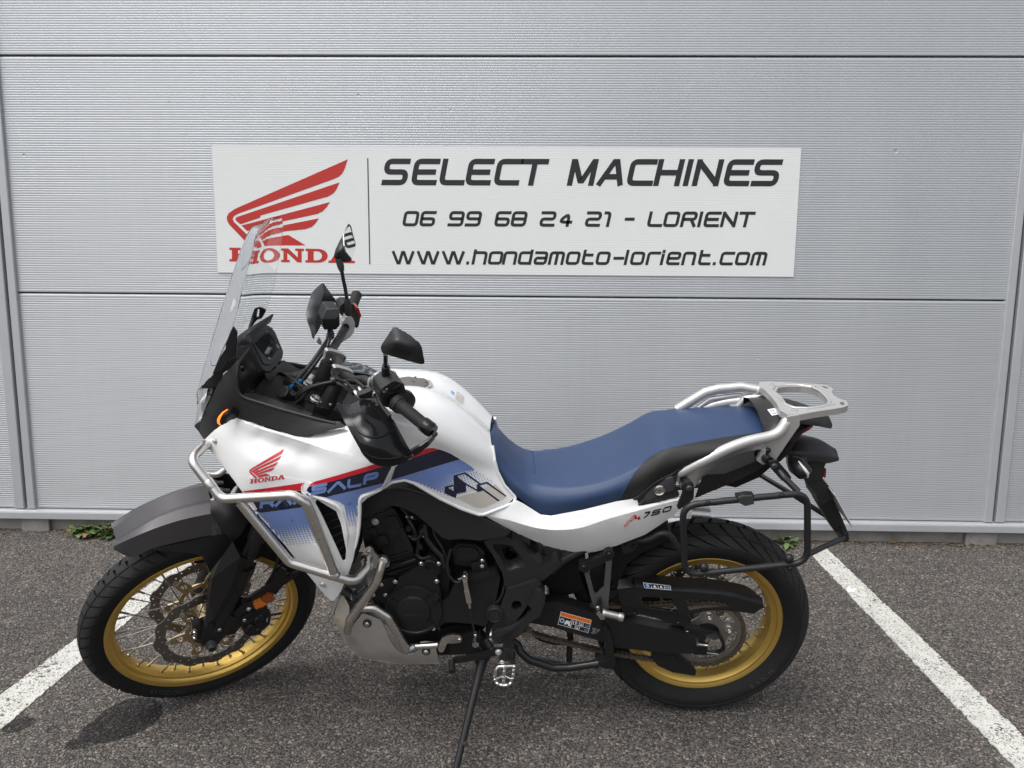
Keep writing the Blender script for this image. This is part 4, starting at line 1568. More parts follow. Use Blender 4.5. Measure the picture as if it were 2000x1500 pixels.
# ------------------------------------------------------------------ handlebar and what hangs on it
barpts = [(697, 573, -.40), (677, 634, -.26), (664, 659, -.20), (650, 681, -.135), (655, 698, -.05), (669, 730, .05), (690, 743, .115), (711, 742, .16), (735, 754, .215), (775, 787, .29), (842, 836, .385)]
bp_ = [sf(*p) for p in barpts]
path = fillet([tuple(p) for p in bp_], .05, False, 6)
MB().add(*tube([s2b(p) for p in path], .0125, 16)).build('handlebar', M('bar_black', (.028, .028, .03), .42, .3), moto)
# grips
def grip(pa, pb, r0, r1):
    a, b_ = sf(*pa), sf(*pb)
    n = 26
    pts = [a.lerp(b_, i / n) for i in range(n + 1)]
    rr = [r1 if i < 3 or i > n - 3 else r0 * (1.0 if i % 2 else .965) for i in range(n + 1)]
    MB().add(*tube([s2b(p) for p in pts], rr, 20)).build('grip', GRIPM, moto)
grip(d3([(935, 600, .295)])[0], d3([(1300, 895, .375)])[0], .0165, .0175)
grip((686.5, 604, -.325), (696.5, 576, -.395), .0165, .0175)
# collar inside the left grip, bar-end weight, brace of the hand guard
def seg(name, pa, pb, ra, rb, mat, n=20, steered=True, parent=moto):
    fn = st if steered else bk
    return MB().add(*tube([fn(*pa), fn(*pb)], [ra, rb], n)).build(name, mat, parent)
seg('grip_collar', d3([(900, 575, .285)])[0], d3([(955, 618, .298)])[0], .0225, .022, GRIPM)
MB().add(*tube([st(*q) for q in d3([(1270, 870, .366), (1300, 893, .373), (1305, 897, .375), (1375, 950, .391), (1385, 958, .393), (1410, 975, .398)])], [.0190, .0195, .0195, .0195, .0175, .0170], 24)).build('bar_end_weight', GLOSS, moto)
brc = d3([(1440, 985, .405), (1405, 1040, .408), (1330, 1120, .412), (1230, 1195, .415), (1120, 1262, .412)])
MB().add(*bar([st(*q) for q in brc], .009, .020, up=SR @ Vector((-.55, 0, .83)), rf=.03)).build('hand_guard_brace', SMOOTHBLACK, moto, bevel=.002)
bolt(*d3([(1428, 1010)])[0], .412, .006, CASTGREY, steered=True)
# hand guards: glossy shield in front of the left grip, matte back of the right one
hg = d3([(120, 570, .25), (205, 605, .245), (300, 608, .243), (400, 562, .240), (480, 540, .240), (590, 552, .248), (690, 622, .262), (790, 720, .290), (890, 830, .320), (955, 950, .345), (1060, 1150, .380), (1130, 1262, .402), (1135, 1310, .408),
         (1000, 1398, .418), (850, 1446, .418), (700, 1440, .412), (560, 1382, .402), (470, 1290, .388), (380, 1130, .362), (230, 850, .312), (168, 700, .278)])
hc = d3([(430, 700, .300), (560, 780, .322), (700, 800, .325), (560, 980, .362), (800, 960, .358), (640, 1200, .402), (900, 1180, .396), (340, 860, .325), (480, 1130, .382), (520, 900, .345), (900, 1330, .416)])
shell('hand_guard', hg, GLOSS, moto, .003, ctrl=hc, res=7, steered=True, rnd=3, smooth=60)
# ridge across the shield
HGT = bvh_of([bpy.data.objects['hand_guard']])
MB().add(*surf_tube(d3([(330, 860), (380, 920), (440, 985), (500, 1030), (560, 1050), (640, 1052), (720, 1035), (820, 985), (915, 925)]), HGT, .0038)).build('guard_ridge', GLOSS, moto, smooth=60)
MB().add(*surf_tube(d3([(450, 1215), (510, 1265), (580, 1305), (680, 1335), (800, 1340), (920, 1325), (1020, 1290), (1110, 1240)]), HGT, .0030)).build('guard_ridge', GLOSS, moto, smooth=60)
GBACK = M('guard_grey', (.085, .088, .092), .38, 0, bump=.05, bscale=900)
hr = d2([(365, 85, -.355), (280, 150, -.345), (200, 240, -.325), (150, 390, -.30), (125, 500, -.285), (160, 660, -.255), (200, 770, -.235), (215, 850, -.225), (240, 880, -.222), (262, 780, -.235), (255, 640, -.262), (300, 480, -.292), (345, 350, -.315), (375, 220, -.335)])
shell('hand_guard', hr, GBACK, moto, .003, ctrl=d2([(240, 400, -.290), (210, 600, -.258)]), res=7, steered=True, rnd=2, smooth=60)
hri = d2([(370, 88, -.358), (450, 200, -.365), (520, 300, -.368), (562, 360, -.368), (470, 372, -.350), (345, 380, -.325), (348, 330, -.322), (378, 200, -.340)])
shell('hand_guard', hri, SMOOTHBLACK, moto, .003, res=7, steered=True)
hri2 = d2([(345, 350, -.318), (430, 385, -.33), (420, 520, -.300), (355, 640, -.270), (300, 760, -.245), (250, 830, -.230), (258, 640, -.262), (300, 480, -.292)])
shell('hand_guard', hri2, MATTE, moto, .003, res=7, steered=True)

# left switch block with mirror clamp, lever perch, clutch cable
sw = plate('switch_block', d3([(705, 420), (745, 385), (850, 315), (900, 300), (1015, 345), (1035, 420), (1075, 470), (1088, 560), (1075, 605), (1000, 560), (900, 600), (870, 650), (770, 650), (705, 560)]), .215, .275, MATTE, moto, True, 3, bevel=.004)
plate('switch_panel', d3([(735, 500), (880, 455), (1000, 385), (1000, 400), (900, 480), (850, 500), (800, 540), (790, 640), (720, 600)]), .272, .282, SMOOTHBLACK, sw, True, 3)
plate('switch_button', d3([(735, 465), (790, 448), (830, 470), (800, 512), (760, 505)]), .270, .290, SMOOTHBLACK, sw, True, 3)
plate('switch_button', d3([(860, 420), (960, 360), (985, 370), (880, 440)]), .272, .282, SMOOTHBLACK, sw, True, 1)
MB().add(*lathe(s2b(sf(*d3([(985, 560, .262)])[0])), SAX, [(.030, -.004), (.0335, 0), (.0335, .012), (.026, .016)], 24)).build('switch_ring', MATTE, sw)
plate('switch_print', d3([(745, 432), (760, 440), (800, 405), (790, 398)]), .2751, .2756, DEC_WHITE, sw, True, 0, bevel=0)
seg('bar_clamp', d3([(600, 345, .185)])[0], d3([(640, 330, .200)])[0], .0205, .0205, SILVER)
plate('clamp_ear', d3([(600, 330), (640, 245), (700, 222), (728, 240), (720, 300), (665, 340), (620, 390)]), .185, .202, SILVER, moto, True, 3)
lp = plate('lever_perch', d3([(415, 490), (500, 465), (580, 430), (640, 425), (695, 450), (690, 480), (640, 520), (560, 530), (470, 540), (420, 530)]), .222, .240, MATTE, moto, True, 4, bevel=.003)
bolt(*d3([(625, 468)])[0], .2405, .0075, BRIGHT, steered=True, socket=False)
ax2 = (st(*d3([(480, 420, .2)])[0]) - st(*d3([(400, 480, .2)])[0])).normalized()
MB().add(*lathe(st(*d3([(395, 478, .205)])[0]), ax2, [(.0045, -.004), (.0135, -.003), (.0135, .003), (.006, .005), (.006, .010), (.0145, .012), (.0145, .016), (.007, .018)], 20)).build('cable_adjuster', SILVER, moto)
MB().add(*bar([st(*q) for q in d3([(660, 480, .245), (690, 580, .262), (750, 680, .29), (830, 780, .32)])], .009, .012, up=SR @ Vector((0, 0, 1)), rf=.02)).build('clutch_lever', MATTE, moto, bevel=.002)
stube('clutch_cable', d3([(400, 470, .205), (330, 390, .17), (240, 310, .12), (130, 280, .08), (20, 320, .05), (-60, 400, .03), (-150, 520, 0)]), .0042, HOSE, rf=.06)
stube('brake_cable', d3([(500, 400, .21), (380, 300, .16), (200, 300, .10), (100, 310, .07), (0, 350, .04), (-80, 470, .03), (-170, 560, .02)]), .005, HOSE, rf=.06)
stube('wiring', c1([(730, 1260, .04), (760, 1225, .05), (830, 1185, .06), (900, 1165, .07), (980, 1150, .08), (1060, 1190, .12), (1100, 1230, .16)]), .0045, HOSE, rf=.05)
MB().add(*lathe(st(*d3([(80, 300, .078)])[0]), (1, .3, -.2), [(.012, -.006), (.013, 0), (.012, .006)], 12)).build('cable_clip', SMOOTHBLACK, moto)

# bar clamps on their risers
for k, (dx, dy, y0, y1) in enumerate(((0, 0, -.062, -.044), (105, 232, .040, .058))):
    pts = [(385 + dx, 1160 + dy), (408 + dx, 1045 + dy), (440 + dx, 1035 + dy), (500 + dx, 1042 + dy), (560 + dx, 1060 + dy), (640 + dx, 1085 + dy), (688 + dx, 1118 + dy), (685 + dx, 1150 + dy), (655 + dx, 1208 + dy), (625 + dx, 1205 + dy), (605 + dx, 1150 + dy), (560 + dx, 1118 + dy), (505 + dx, 1112 + dy), (465 + dx, 1140 + dy), (450 + dx, 1185 + dy)]
    cl = plate('bar_clamp', d2(pts), y0, y1, STEEL, moto, True, 1.2, bevel=.003)
    for q in ((455 + dx, 1068 + dy), (655 + dx, 1140 + dy)):
        c = st(*d2([q])[0], (y0 + y1) / 2 + .004)
        MB().add(*bolt_shape(c, SR @ Vector((-.35, 0, .94)), .006, .006)).build('bolt', CASTGREY, cl)
RISER = M('riser_black', (.035, .034, .035), .45, .3)
seg('riser', (660, 745, .048), (634, 800, .048), .021, .024, RISER)
seg('riser', (641, 708, -.054), (622, 762, -.054), .021, .024, RISER)
# top yoke: thin cast plate square to the steering axis, forks through both ends
FD = Vector((math.cos(CASTER), 0, math.sin(CASTER)))
EO = (FAX + Vector((.002, 0, -.012)) - AXO).dot(FD)
def yoke(h, t, name):
    out = [(-.020, -.055), (.020, -.050), (EO - .010, -.085), (EO - .024, -.105), (EO, -.128), (EO + .026, -.112), (EO + .028, -.085), (EO + .004, -.045), (EO + .004, .045), (EO + .028, .085), (EO + .026, .112), (EO, .128), (EO - .024, .105), (EO - .010, .085), (.020, .050), (-.020, .055), (-.036, .03), (-.036, -.03)]
    out = [tuple(p) for p in fillet(out, .012, True, 3)]
    flat, faces = tri2d([out], 0)
    k = len(flat)
    v = [s2b(AXO + AX * (h + d_) + FD * a + Vector((0, b_, 0))) for d_ in (t / 2, -t / 2) for a, b_ in flat]
    f = list(faces) + [tuple(i + k for i in reversed(q)) for q in faces]
    for a, b_ in edges_once(faces): f.append((b_, a, a + k, b_ + k))
    return MB().add(v, f).build(name, RISER, moto, bevel=.004)
HY = (sf(634, 800, .048) - AXO).dot(AX) - .012
yoke(HY, .030, 'top_yoke')
yoke(HY - .20, .036, 'lower_yoke')
MB().add(*lathe(st(*c1([(857, 1268, .09)])[0]), SR @ AX, [(.017, -.004), (.017, .002), (.0135, .004), (.0135, .009), (.006, .0095), (.005, .005)], 20)).build('fork_cap', BRIGHT, moto)
MB().add(*lathe(st(*c1([(810, 1170, -.10)])[0]), SR @ AX, [(.017, -.004), (.017, .002), (.0135, .004), (.0135, .009), (.006, .0095)], 20)).build('fork_cap', SILVER, moto)
bolt(*c1([(950, 1300)])[0], .117, .004, BRIGHT, steered=True)

# mirrors
mb = MB().add(*tube([st(*q) for q in d2([(1238, 1085, .262), (1238, 1265, .242)])], .0058, 12))
mb.build('mirror_stem', GLOSS, moto)
MB().add(*tube([st(*q) for q in d2([(1240, 1252, .243), (1240, 1270, .241), (1240, 1390, .232), (1240, 1405, .231), (1240, 1480, .226)])], [.0095, .0105, .0110, .0092, .0092], 16)).build('mirror_boot', HOSE, moto)
ml = d2([(1162, 1000, .292), (1172, 955, .292), (1240, 850, .296), (1335, 712, .300), (1360, 702, .301), (1395, 706, .304), (1560, 800, .328), (1715, 928, .350), (1745, 985, .352), (1782, 1200, .350), (1772, 1222, .348), (1735, 1232, .345), (1600, 1200, .332), (1400, 1140, .312), (1212, 1085, .294), (1175, 1050, .292)])
mc = d2([(1350, 900, .338), (1560, 960, .358), (1600, 1090, .356), (1400, 1040, .336), (1255, 980, .318)])
shell('mirror_housing', ml, MATTE, moto, .012, ctrl=mc, res=5, steered=True, rnd=2, smooth=50, bevel=.003)
# right mirror: dark shell, glass facing the rider
mr = c1([(1075, 126, -.352), (1040, 180, -.345), (1008, 235, -.335), (982, 290, -.322), (972, 330, -.315), (980, 352, -.312), (1040, 376, -.312), (1082, 372, -.318), (1104, 330, -.325), (1118, 250, -.338), (1100, 190, -.348), (1088, 140, -.354)])
(v, f), _ = shell_shape(mr, .006, (), c1([(1010, 300, -.300), (1045, 220, -.322), (1085, 300, -.318)]), 5, True, 1)
MB().add(v, f).build('mirror_housing', MATTE, moto, smooth=50, bevel=.002)
MIRR = M('mirror_glass', (.86, .88, .88), .02, 1.0)
gp = [(683, 441), (672.5, 456), (671.5, 463), (673, 480), (676, 492), (688, 506), (694.5, 487), (694, 477)]
# flat glass: choose its plane so that it faces back towards the sign
gc = st(682, 474, -.280)
gn = (Vector((.02, .93, -.02)))       # world direction to be mirrored in half
gw = BIKE @ gc
worldn = ((on_wall(985, 432) - gw).normalized() - (gw - CAMPOS).normalized()).normalized()
gnb = (BINV3 @ worldn).normalized()
pl = []
for q in gp:
    d = BINV3 @ ray(*q)
    t = (gc - CAMB).dot(gnb) / d.dot(gnb)
    pl.append(CAMB + d * t)
v, f = thicken(pl, [tuple(range(len(pl)))], .003, CAMB)
MB().add(v, f).build('mirror_glass', MIRR, moto, smooth=0)
MB().add(*tube([st(*q) for q in c1([(1005, 355, -.312), (1018, 400, -.300), (1026, 432, -.292)])], [.0105, .0105, .0075], 14)).build('mirror_boot', MATTE, moto)
MB().add(*tube([st(*q) for q in c1([(1024, 425, -.293), (1036, 490, -.285), (1048, 545, -.276), (1058, 610, -.265), (1062, 640, -.262)])], .0056, 12, .02)).build('mirror_stem', SMOOTHBLACK, moto)
MB().add(*tube([st(*q) for q in d2([(700, 320, -.262), (705, 340, -.260), (715, 500, -.250), (720, 545, -.247)])], [.0085, .0098, .0108, .0108], 14)).build('mirror_boot', HOSE, moto)
# right controls: reservoir, switch housing, clamp
rs = plate('brake_reservoir', d2([(352, 600), (375, 560), (410, 462), (440, 452), (580, 455), (592, 540), (598, 680), (540, 745), (380, 745), (366, 690)]), -.235, -.185, SMOOTHBLACK, moto, True, 2, bevel=.003)
plate('reservoir_cap', d2([(350, 596), (412, 458), (586, 452), (600, 520), (540, 590)]), -.184, -.180, GBACK, rs, True, 2, bevel=.002)
plate('switch_block', d2([(590, 430), (650, 370), (760, 380), (850, 440), (885, 560), (860, 700), (830, 725), (780, 680), (760, 560), (640, 560), (600, 520)]), -.305, -.262, MATTE, moto, True, 4, bevel=.004)
plate('kill_switch', d2([(805, 450), (830, 425), (862, 440), (902, 560), (880, 575), (850, 520)]), -.285, -.255, REDLENS, moto, True, 2, bevel=.002)
plate('bar_clamp', d2([(615, 690), (640, 630), (672, 600), (676, 565), (745, 555), (780, 580), (808, 640), (805, 740), (790, 790), (740, 850), (640, 915), (612, 905), (700, 800), (735, 700), (700, 655), (655, 660)]), -.262, -.236, SILVER, moto, True, 3, bevel=.003)
bolt(*d2([(425, 432)])[0], -.22, .006, BRIGHT, steered=True)
stube('brake_hose', d2([(470, 760, -.20), (470, 820, -.19), (420, 900, -.17), (380, 960, -.15), (300, 1080, -.12), (220, 1190, -.10), (120, 1310, -.08), (20, 1420, -.05), (-60, 1520, -.02)]), .0068, HOSE, rf=.03)
stube('brake_hose', d2([(500, 790, -.19), (450, 890, -.16), (420, 990, -.14), (330, 1110, -.11), (250, 1220, -.09), (160, 1340, -.07), (60, 1460, -.04)]), .0055, HOSE, rf=.03)
MB().add(*lathe(st(*d2([(465, 800, -.195)])[0]), SR @ Vector((0, .3, 1)), [(.0125, -.014), (.0125, -.004), (.009, -.002), (.009, .012)], 12)).build('banjo_bolt', CASTGREY, moto)
plate('hose_clip', d2([(290, 880), (310, 840), (330, 880), (345, 905), (345, 950), (310, 950), (275, 915)]), -.165, -.158, SILVER, moto, True, 1)
# ------------------------------------------------------------------ bodywork (frame of the bike)
# white side cowl: front panel with a radiator opening at its rear edge
crease = c2([(410, 328, .1400), (560, 392, .1700), (708, 433, .1920), (833, 474, .2075), (1000, 528, .2220), (1130, 562, .2275), (1240, 592, .2275)])
low_edge = c2([(1380, 602, .214), (1440, 640, .205), (1345, 800, .212), (1262, 842, .224), (1222, 878, .230), (1212, 960, .232), (1200, 1080, .236), (1165, 1250, .240), (1120, 1370, .236), (1085, 1450, .228), (1040, 1512, .215), (1020, 1512, .210),
               (985, 1480, .208), (860, 1330, .205), (720, 1150, .205), (560, 970, .205), (490, 870, .206), (440, 800, .206), (330, 650, .175), (215, 510, .140), (195, 465, .135), (250, 410, .138), (300, 372, .138), (345, 345, .138)])
cowl_out = dense(crease) + low_edge
cowl_ctrl = c2([(450, 520, .178), (600, 560, .200), (560, 680, .212), (750, 600, .214), (900, 640, .229), (760, 700, .226), (950, 700, .240), (1150, 650, .238), (1250, 680, .236), (640, 760, .216), (830, 790, .236), (560, 440, .1655), (708, 490, .1850), (860, 550, .2080),
                (900, 830, .246), (700, 900, .222), (850, 1000, .236), (950, 1150, .240), (900, 1250, .228), (1000, 1400, .224), (1050, 1330, .240), (1100, 840, .246), (1200, 780, .236), (1160, 960, .242), (1170, 1080, .244), (300, 450, .150), (380, 600, .180), (480, 760, .206)])
bevel_out = c2([(410, 325, .1395), (600, 385, .1680), (700, 414, .1800), (800, 440, .1880), (880, 440, .1850), (960, 415, .178), (1060, 383, .172), (1120, 372, .171), (1300, 395, .178), (1420, 430, .188), (1440, 520, .200), (1380, 602, .214)]) + list(reversed(dense(crease)))
cowl_hole = c2([(925, 850, .243), (985, 888, .244), (1055, 930, .243), (1085, 1010, .243), (1120, 1180, .245), (1116, 1245, .244), (1098, 1256, .244), (1045, 1140, .243), (965, 965, .241), (920, 880, .242)])
bev = shell('side_cowl', bevel_out, WHITE, moto, .0035, res=6, smooth=60, both=True)
cowl, cowl_r = shell('side_cowl', cowl_out, WHITE, moto, .0035, holes=[cowl_hole], ctrl=cowl_ctrl, res=6, rnd=3, smooth=60, both=True)
# raised frame round the opening, standing proud of the cowl
def ridge(name, pts, r, mat, lift=.0, both=True, n=10, rf=.012, flat=.45):
    T = bvh_of([cowl])
    P = []
    for x, y in resample_open(pts, 7):
        d = (BINV3 @ ray(x, y)).normalized()
        h, nn, i, ds = T.ray_cast(CAMB, d)
        if h is None: continue
        P.append(h + Vector((0, lift, 0)))
    L_ = len(P)
    mb = MB().add(*tube(P, [r * min(1, .15 + .28 * min(i, L_ - 1 - i)) for i in range(L_)], n))
    o = mb.build(name, mat, moto, smooth=60)
    if both: mb.mirror().build(name, mat, moto, smooth=60)
    return o
ridge('cowl_edge', e2([(893, 528), (872, 570), (880, 625), (935, 690), (985, 790), (1050, 950), (1130, 1130), (1200, 1290), (1260, 1420), (1300, 1500)]), .0045, WHITE, .0005)
ridge('cowl_edge', e2([(930, 615), (960, 655), (1040, 690), (1150, 725), (1290, 790), (1350, 850), (1400, 990), (1425, 1160), (1425, 1300)]), .0048, WHITE, .0005)
ridge('cowl_edge', e2([(1880, 560), (1840, 610), (1690, 655), (1600, 690), (1580, 740), (1580, 880), (1570, 1050), (1545, 1240), (1500, 1380)]), .0050, WHITE, .0005)
# radiator behind the opening: core, horizontal louvres, black shroud
RADM = M('radiator', (.012, .012, .012), .6, .2)
rad_ = plate('radiator', c2([(860, 800), (1120, 800), (1190, 950), (1180, 1260), (1100, 1330), (1000, 1250), (880, 960)]), .10, .205, RADM, moto, rnd=3)
for k in range(8):
    y0 = 905 + k * 46
    xl = 905 + k * 21
    MB().add(*bar([bk(*c2([(xl, y0 + 22)])[0], .222), bk(*c2([(1075 + k * 6, y0 - 26)])[0], .222)], .0035, .0016, up=(0, .5, .8))).build('louvre', SMOOTHBLACK, moto)
bolt(*c2([(268, 472)])[0], .1475, .0058, SILVER, both=True)
bolt(*c2([(968, 1405)])[0], .218, .0075, SILVER, both=True)

# tank: net of points from the lower edge over the knee recess to the middle line
T_rows = [
    [(740, 958, .196), (790, 939, .192), (860, 976, .178), (934, 1007, .160), (985, 988, .146), (1006, 970, .128)],
    [(748, 922, .200), (795, 905, .194), (858, 935, .176), (920, 962, .158), (968, 955, .140), (985, 948, .126)],
    [(752, 880, .200), (800, 872, .190), (855, 885, .170), (908, 912, .150), (950, 920, .132), (972, 922, .120)],
    [(756, 850, .198), (802, 848, .190), (855, 860, .176), (905, 880, .156), (944, 896, .132), (966, 902, .116)],
    [(752, 825, .185), (800, 822, .180), (850, 832, .166), (898, 850, .146), (938, 872, .124), (963, 885, .108)],
    [(745, 795, .150), (795, 795, .146), (845, 802, .138), (890, 822, .124), (930, 846, .106), (960, 868, .092)],
    [(738, 776, .112), (788, 775, .110), (840, 780, .106), (884, 799, .098), (925, 826, .084), (958, 853, .072)],
    [(733, 762, .060), (783, 757, .060), (836, 762, .058), (878, 781, .054), (921, 811, .046), (957, 844, .040)],
    [(730, 756, 0), (780, 748, 0), (832, 752, 0), (874, 770, 0), (919, 803, 0), (957, 838, 0)],
]
v, f = grid_shape([[bk(*p) for p in r] for r in T_rows], 6, 5, mirror=True)
v2, f2 = thicken(v, f, .003, bk(830, 840, 0) + Vector((0, 0, 1)))
tank = MB().add(v, f).build('fuel_tank', WHITE, moto, smooth=70)
# rolled lower edge of the tank side
def edge_roll(pts, r, mat, name='tank_edge', both=True):
    mb = MB().add(*tube([bk(*p) for p in pts], r, 10, .01))
    mb.build(name, mat, moto, smooth=60)
    if both: mb.mirror().build(name, mat, moto, smooth=60)
edge_roll([(741, 957, .193), (765, 942, .193), (790, 937, .190), (808, 943, .188), (860, 974, .177), (900, 993, .169), (934, 1005, .160), (945, 1005, .158), (985, 990, .147), (1004, 982, .138), (1007, 972, .128), (985, 948, .126), (972, 922, .120), (966, 900, .115), (962, 870, .095)], .0048, WHITE)
# filler cap
cc = bk(*d3([(1140, 338)])[0], 0)
TT = bvh_of([tank])
def on_top(x, y):
    h, n_, i_, d_ = TT.ray_cast(Vector((x, y, 2)), Vector((0, 0, -1)))
    return h, n_
h0, n0 = on_top(cc.x, 0)
capn = Vector((n0.x, 0, n0.z)).normalized()
MB().add(*lathe(h0, capn, [(.0530, -.006), (.0530, .0022), (.0500, .0034), (.0470, .0026), (.0468, .0015), (.0, .0015)], 40)).build('filler_ring', SILVER, moto, smooth=40)
fc_ = MB().add(*lathe(h0, capn, [(.0435, .0016), (.0435, .0044), (.041, .0050), (.0, .0050)], 40)).build('filler_cap', M('cap_grey', (.17, .155, .15), .45, .4), moto)
a_, b_, d_ = basis(capn)
for k, (ang_, rr_) in enumerate(((0, .036), (2.4, .036), (3.9, .036))):
    MB().add(*lathe(h0 + (b_ * math.cos(ang_) + d_ * math.sin(ang_)) * rr_, capn, [(.0035, .0049), (.0035, .0064), (.001, .0066)], 10)).build('cap_bolt', CASTGREY, fc_)
MB().add(*bar([h0 + capn * .0052 + d_ * .006, h0 + capn * .0052 - d_ * .006], .0022, .0015, up=capn)).build('key_slot', DEC_BLACK, fc_)

# white panel under the seat
sp_cr = dense(c5([(112, 767, .150), (240, 792, .166), (340, 822, .176), (450, 838, .181), (575, 830, .1835), (700, 790, .1835), (800, 761, .181), (900, 733, .177), (1000, 706, .170), (1070, 690, .161)]))
sp_top = c5([(1070, 681, .157), (980, 699, .158), (885, 717, .161), (872, 716, .161), (858, 684, .158), (760, 698, .161), (600, 738, .160), (440, 768, .155), (390, 762, .149), (305, 708, .141), (272, 692, .141), (200, 728, .147), (150, 745, .149)])
sp_low = c5([(1066, 740, .158), (1040, 768, .158), (980, 810, .156), (900, 862, .153), (770, 912, .150), (660, 945, .146), (600, 952, .143), (555, 948, .142), (450, 926, .143), (335, 882, .146), (220, 828, .148)])
shell('side_panel', sp_cr + sp_top, WHITE, moto, .003, res=6, both=True, smooth=60)
spn, spn_r = shell('side_panel', sp_cr + sp_low, WHITE, moto, .003, ctrl=c5([(640, 860, .176), (800, 815, .176), (950, 765, .170), (480, 885, .166), (1020, 735, .166)]), res=6, both=True, smooth=60)

# seat
S_top = [(160, 330, .066), (190, 352, .070), (240, 402, .082), (295, 440, .094), (345, 453, .104), (430, 449, .118), (520, 436, .128), (620, 408, .136), (720, 370, .138), (830, 316, .136), (900, 276, .134), (960, 259, .131), (1100, 250, .126), (1250, 243, .120), (1375, 239, .112), (1430, 247, .104), (1468, 285, .096), (1484, 340, .090)]
S_low = [(158, 470, .100), (178, 570, .108), (230, 640, .116), (300, 695, .128), (380, 758, .140), (440, 771, .146), (560, 750, .151), (680, 722, .154), (770, 701, .155), (850, 684, .154), (905, 640, .150), (960, 600, .147), (1100, 530, .142), (1250, 480, .137), (1370, 432, .130), (1430, 412, .122), (1468, 398, .112), (1490, 380, .102)]
colA = []
rows = [[], [], [], [], []]
for (a, b_) in zip(S_top, S_low):
    t = bk(*c5([(a[0], a[1])])[0], -a[2])
    sh = Vector((t.x, a[2], t.z))
    lo = bk(*c5([b_])[0])
    mid = sh.lerp(lo, .52) + Vector((0, .016, .006))
    q1 = sh.lerp(lo, .14) + Vector((0, .010, .004))
    rows[0].append(lo); rows[1].append(mid); rows[2].append(q1); rows[3].append(sh + Vector((0, -.016, .006)))
    rows[4].append(Vector((t.x, 0, t.z + .013)))
v, f = grid_shape(rows, 4, 5, mirror=True)
seat = MB().add(v, f).build('seat', SEATB, moto, smooth=75)
# close the ends with rounded caps
def endcap(idx, dx):
    ring = [r[idx] for r in rows] + [Vector((p[idx].x, -p[idx].y, p[idx].z)) for p in reversed(rows[:-1])]
    ring = [Vector(p) for p in catmull([tuple(p) for p in ring], 5)]
    c = sum(ring, Vector()) / len(ring)
    inner = [c + (p - c) * .8 + Vector((dx, 0, 0)) for p in ring]
    n = len(ring)
    return ring + inner, [(i, i + 1, n + i + 1, n + i) for i in range(n - 1)] + [tuple(range(n, 2 * n))]
for idx, dx in ((0, .012), (-1, -.008)):
    MB().add(*endcap(idx, dx)).build('seat_end', SEATB if idx == 0 else SEATK, moto, smooth=60)
ST = bvh_of([seat])
blk = c5([(766, 706), (768, 694), (800, 640), (830, 590), (850, 560), (870, 535), (900, 502), (930, 481), (980, 452), (1030, 437), (1080, 426), (1190, 405), (1300, 386), (1400, 371), (1495, 357), (1495, 395), (1440, 410), (1370, 436), (1250, 484), (1100, 535), (960, 606), (905, 646), (855, 690), (790, 704)])
decal('seat_side_cover', [blk], ST, SEATK, moto, .0022, 6)
seam_pts = c5([(766, 700), (800, 640), (830, 590), (850, 560), (870, 535), (900, 502), (930, 481), (980, 452), (1030, 437), (1080, 426), (1190, 405), (1300, 386), (1400, 371), (1485, 358)])
def surf_line(pts, T, r, mat, name, step=5, lift=.0012):
    P = []
    for x, y in resample_open(pts, step):
        d = (BINV3 @ ray(x, y)).normalized()
        h, nn, i, ds = T.ray_cast(CAMB, d)
        if h is not None: P.append(h + (nn if nn.dot(d) < 0 else -nn) * lift)
    return MB().add(*tube(P, r, 6)).build(name, mat, moto, smooth=60)
SEAMB = M('seam_blue', (.020, .045, .12), .6)
surf_line(seam_pts, ST, .0016, SEAMB, 'seat_seam')
surf_line(c5([(335, 449), (348, 456), (357, 500), (362, 560)]), ST, .0012, SEAMB, 'seat_seam', lift=.0004)

_low = catmull([tuple(p) for p in rows[0][7:]], 5)
MB().add(*tube(_low, .0062, 10)).build('seat_edge', SEATK, moto, smooth=60)
MB().add(*tube([(x, -y, z) for x, y, z in _low], .0062, 10)).build('seat_edge', SEATK, moto, smooth=60)
# black trim behind the seat front, under the grab rail: battery cover with lock
shell('rear_trim', c5([(858, 690, .150), (868, 660, .148), (920, 610, .146), (990, 565, .145), (1100, 520, .142), (1060, 570, .150), (1050, 620, .154), (1068, 665, .155), (1060, 678, .155), (980, 698, .157), (880, 716, .158), (868, 712, .157)]), MATTE, moto, .003, ctrl=c5([(940, 650, .156)]), res=8, both=True, smooth=30)
shell('lock_panel', c5([(900, 672, .158), (940, 630, .159), (1000, 592, .158), (1035, 580, .158), (1050, 616, .160), (1040, 645, .161), (980, 665, .162), (900, 700, .160)]), CASTGREY, moto, .004, res=8, smooth=30)
lk = bk(*c5([(970, 642)])[0], .163)
MB().add(*lathe(lk, (0, 1, 0), [(.0150, 0), (.0150, .003), (.0125, .0045), (.0105, .003), (.0098, .003), (.0098, .0042), (.0, .0042)], 28)).build('seat_lock', BRIGHT, moto)
MB().add(*bar([lk + Vector((.004, .0045, 0)), lk + Vector((-.004, .0045, .001))], .0022, .0012, up=(0, 1, 0))).build('key_slot', DEC_BLACK, moto)
edge_roll(c5([(868, 716, .160), (930, 660, .152), (1000, 590, .149), (1060, 545, .147)]), .004, HOSE, 'trim_edge')
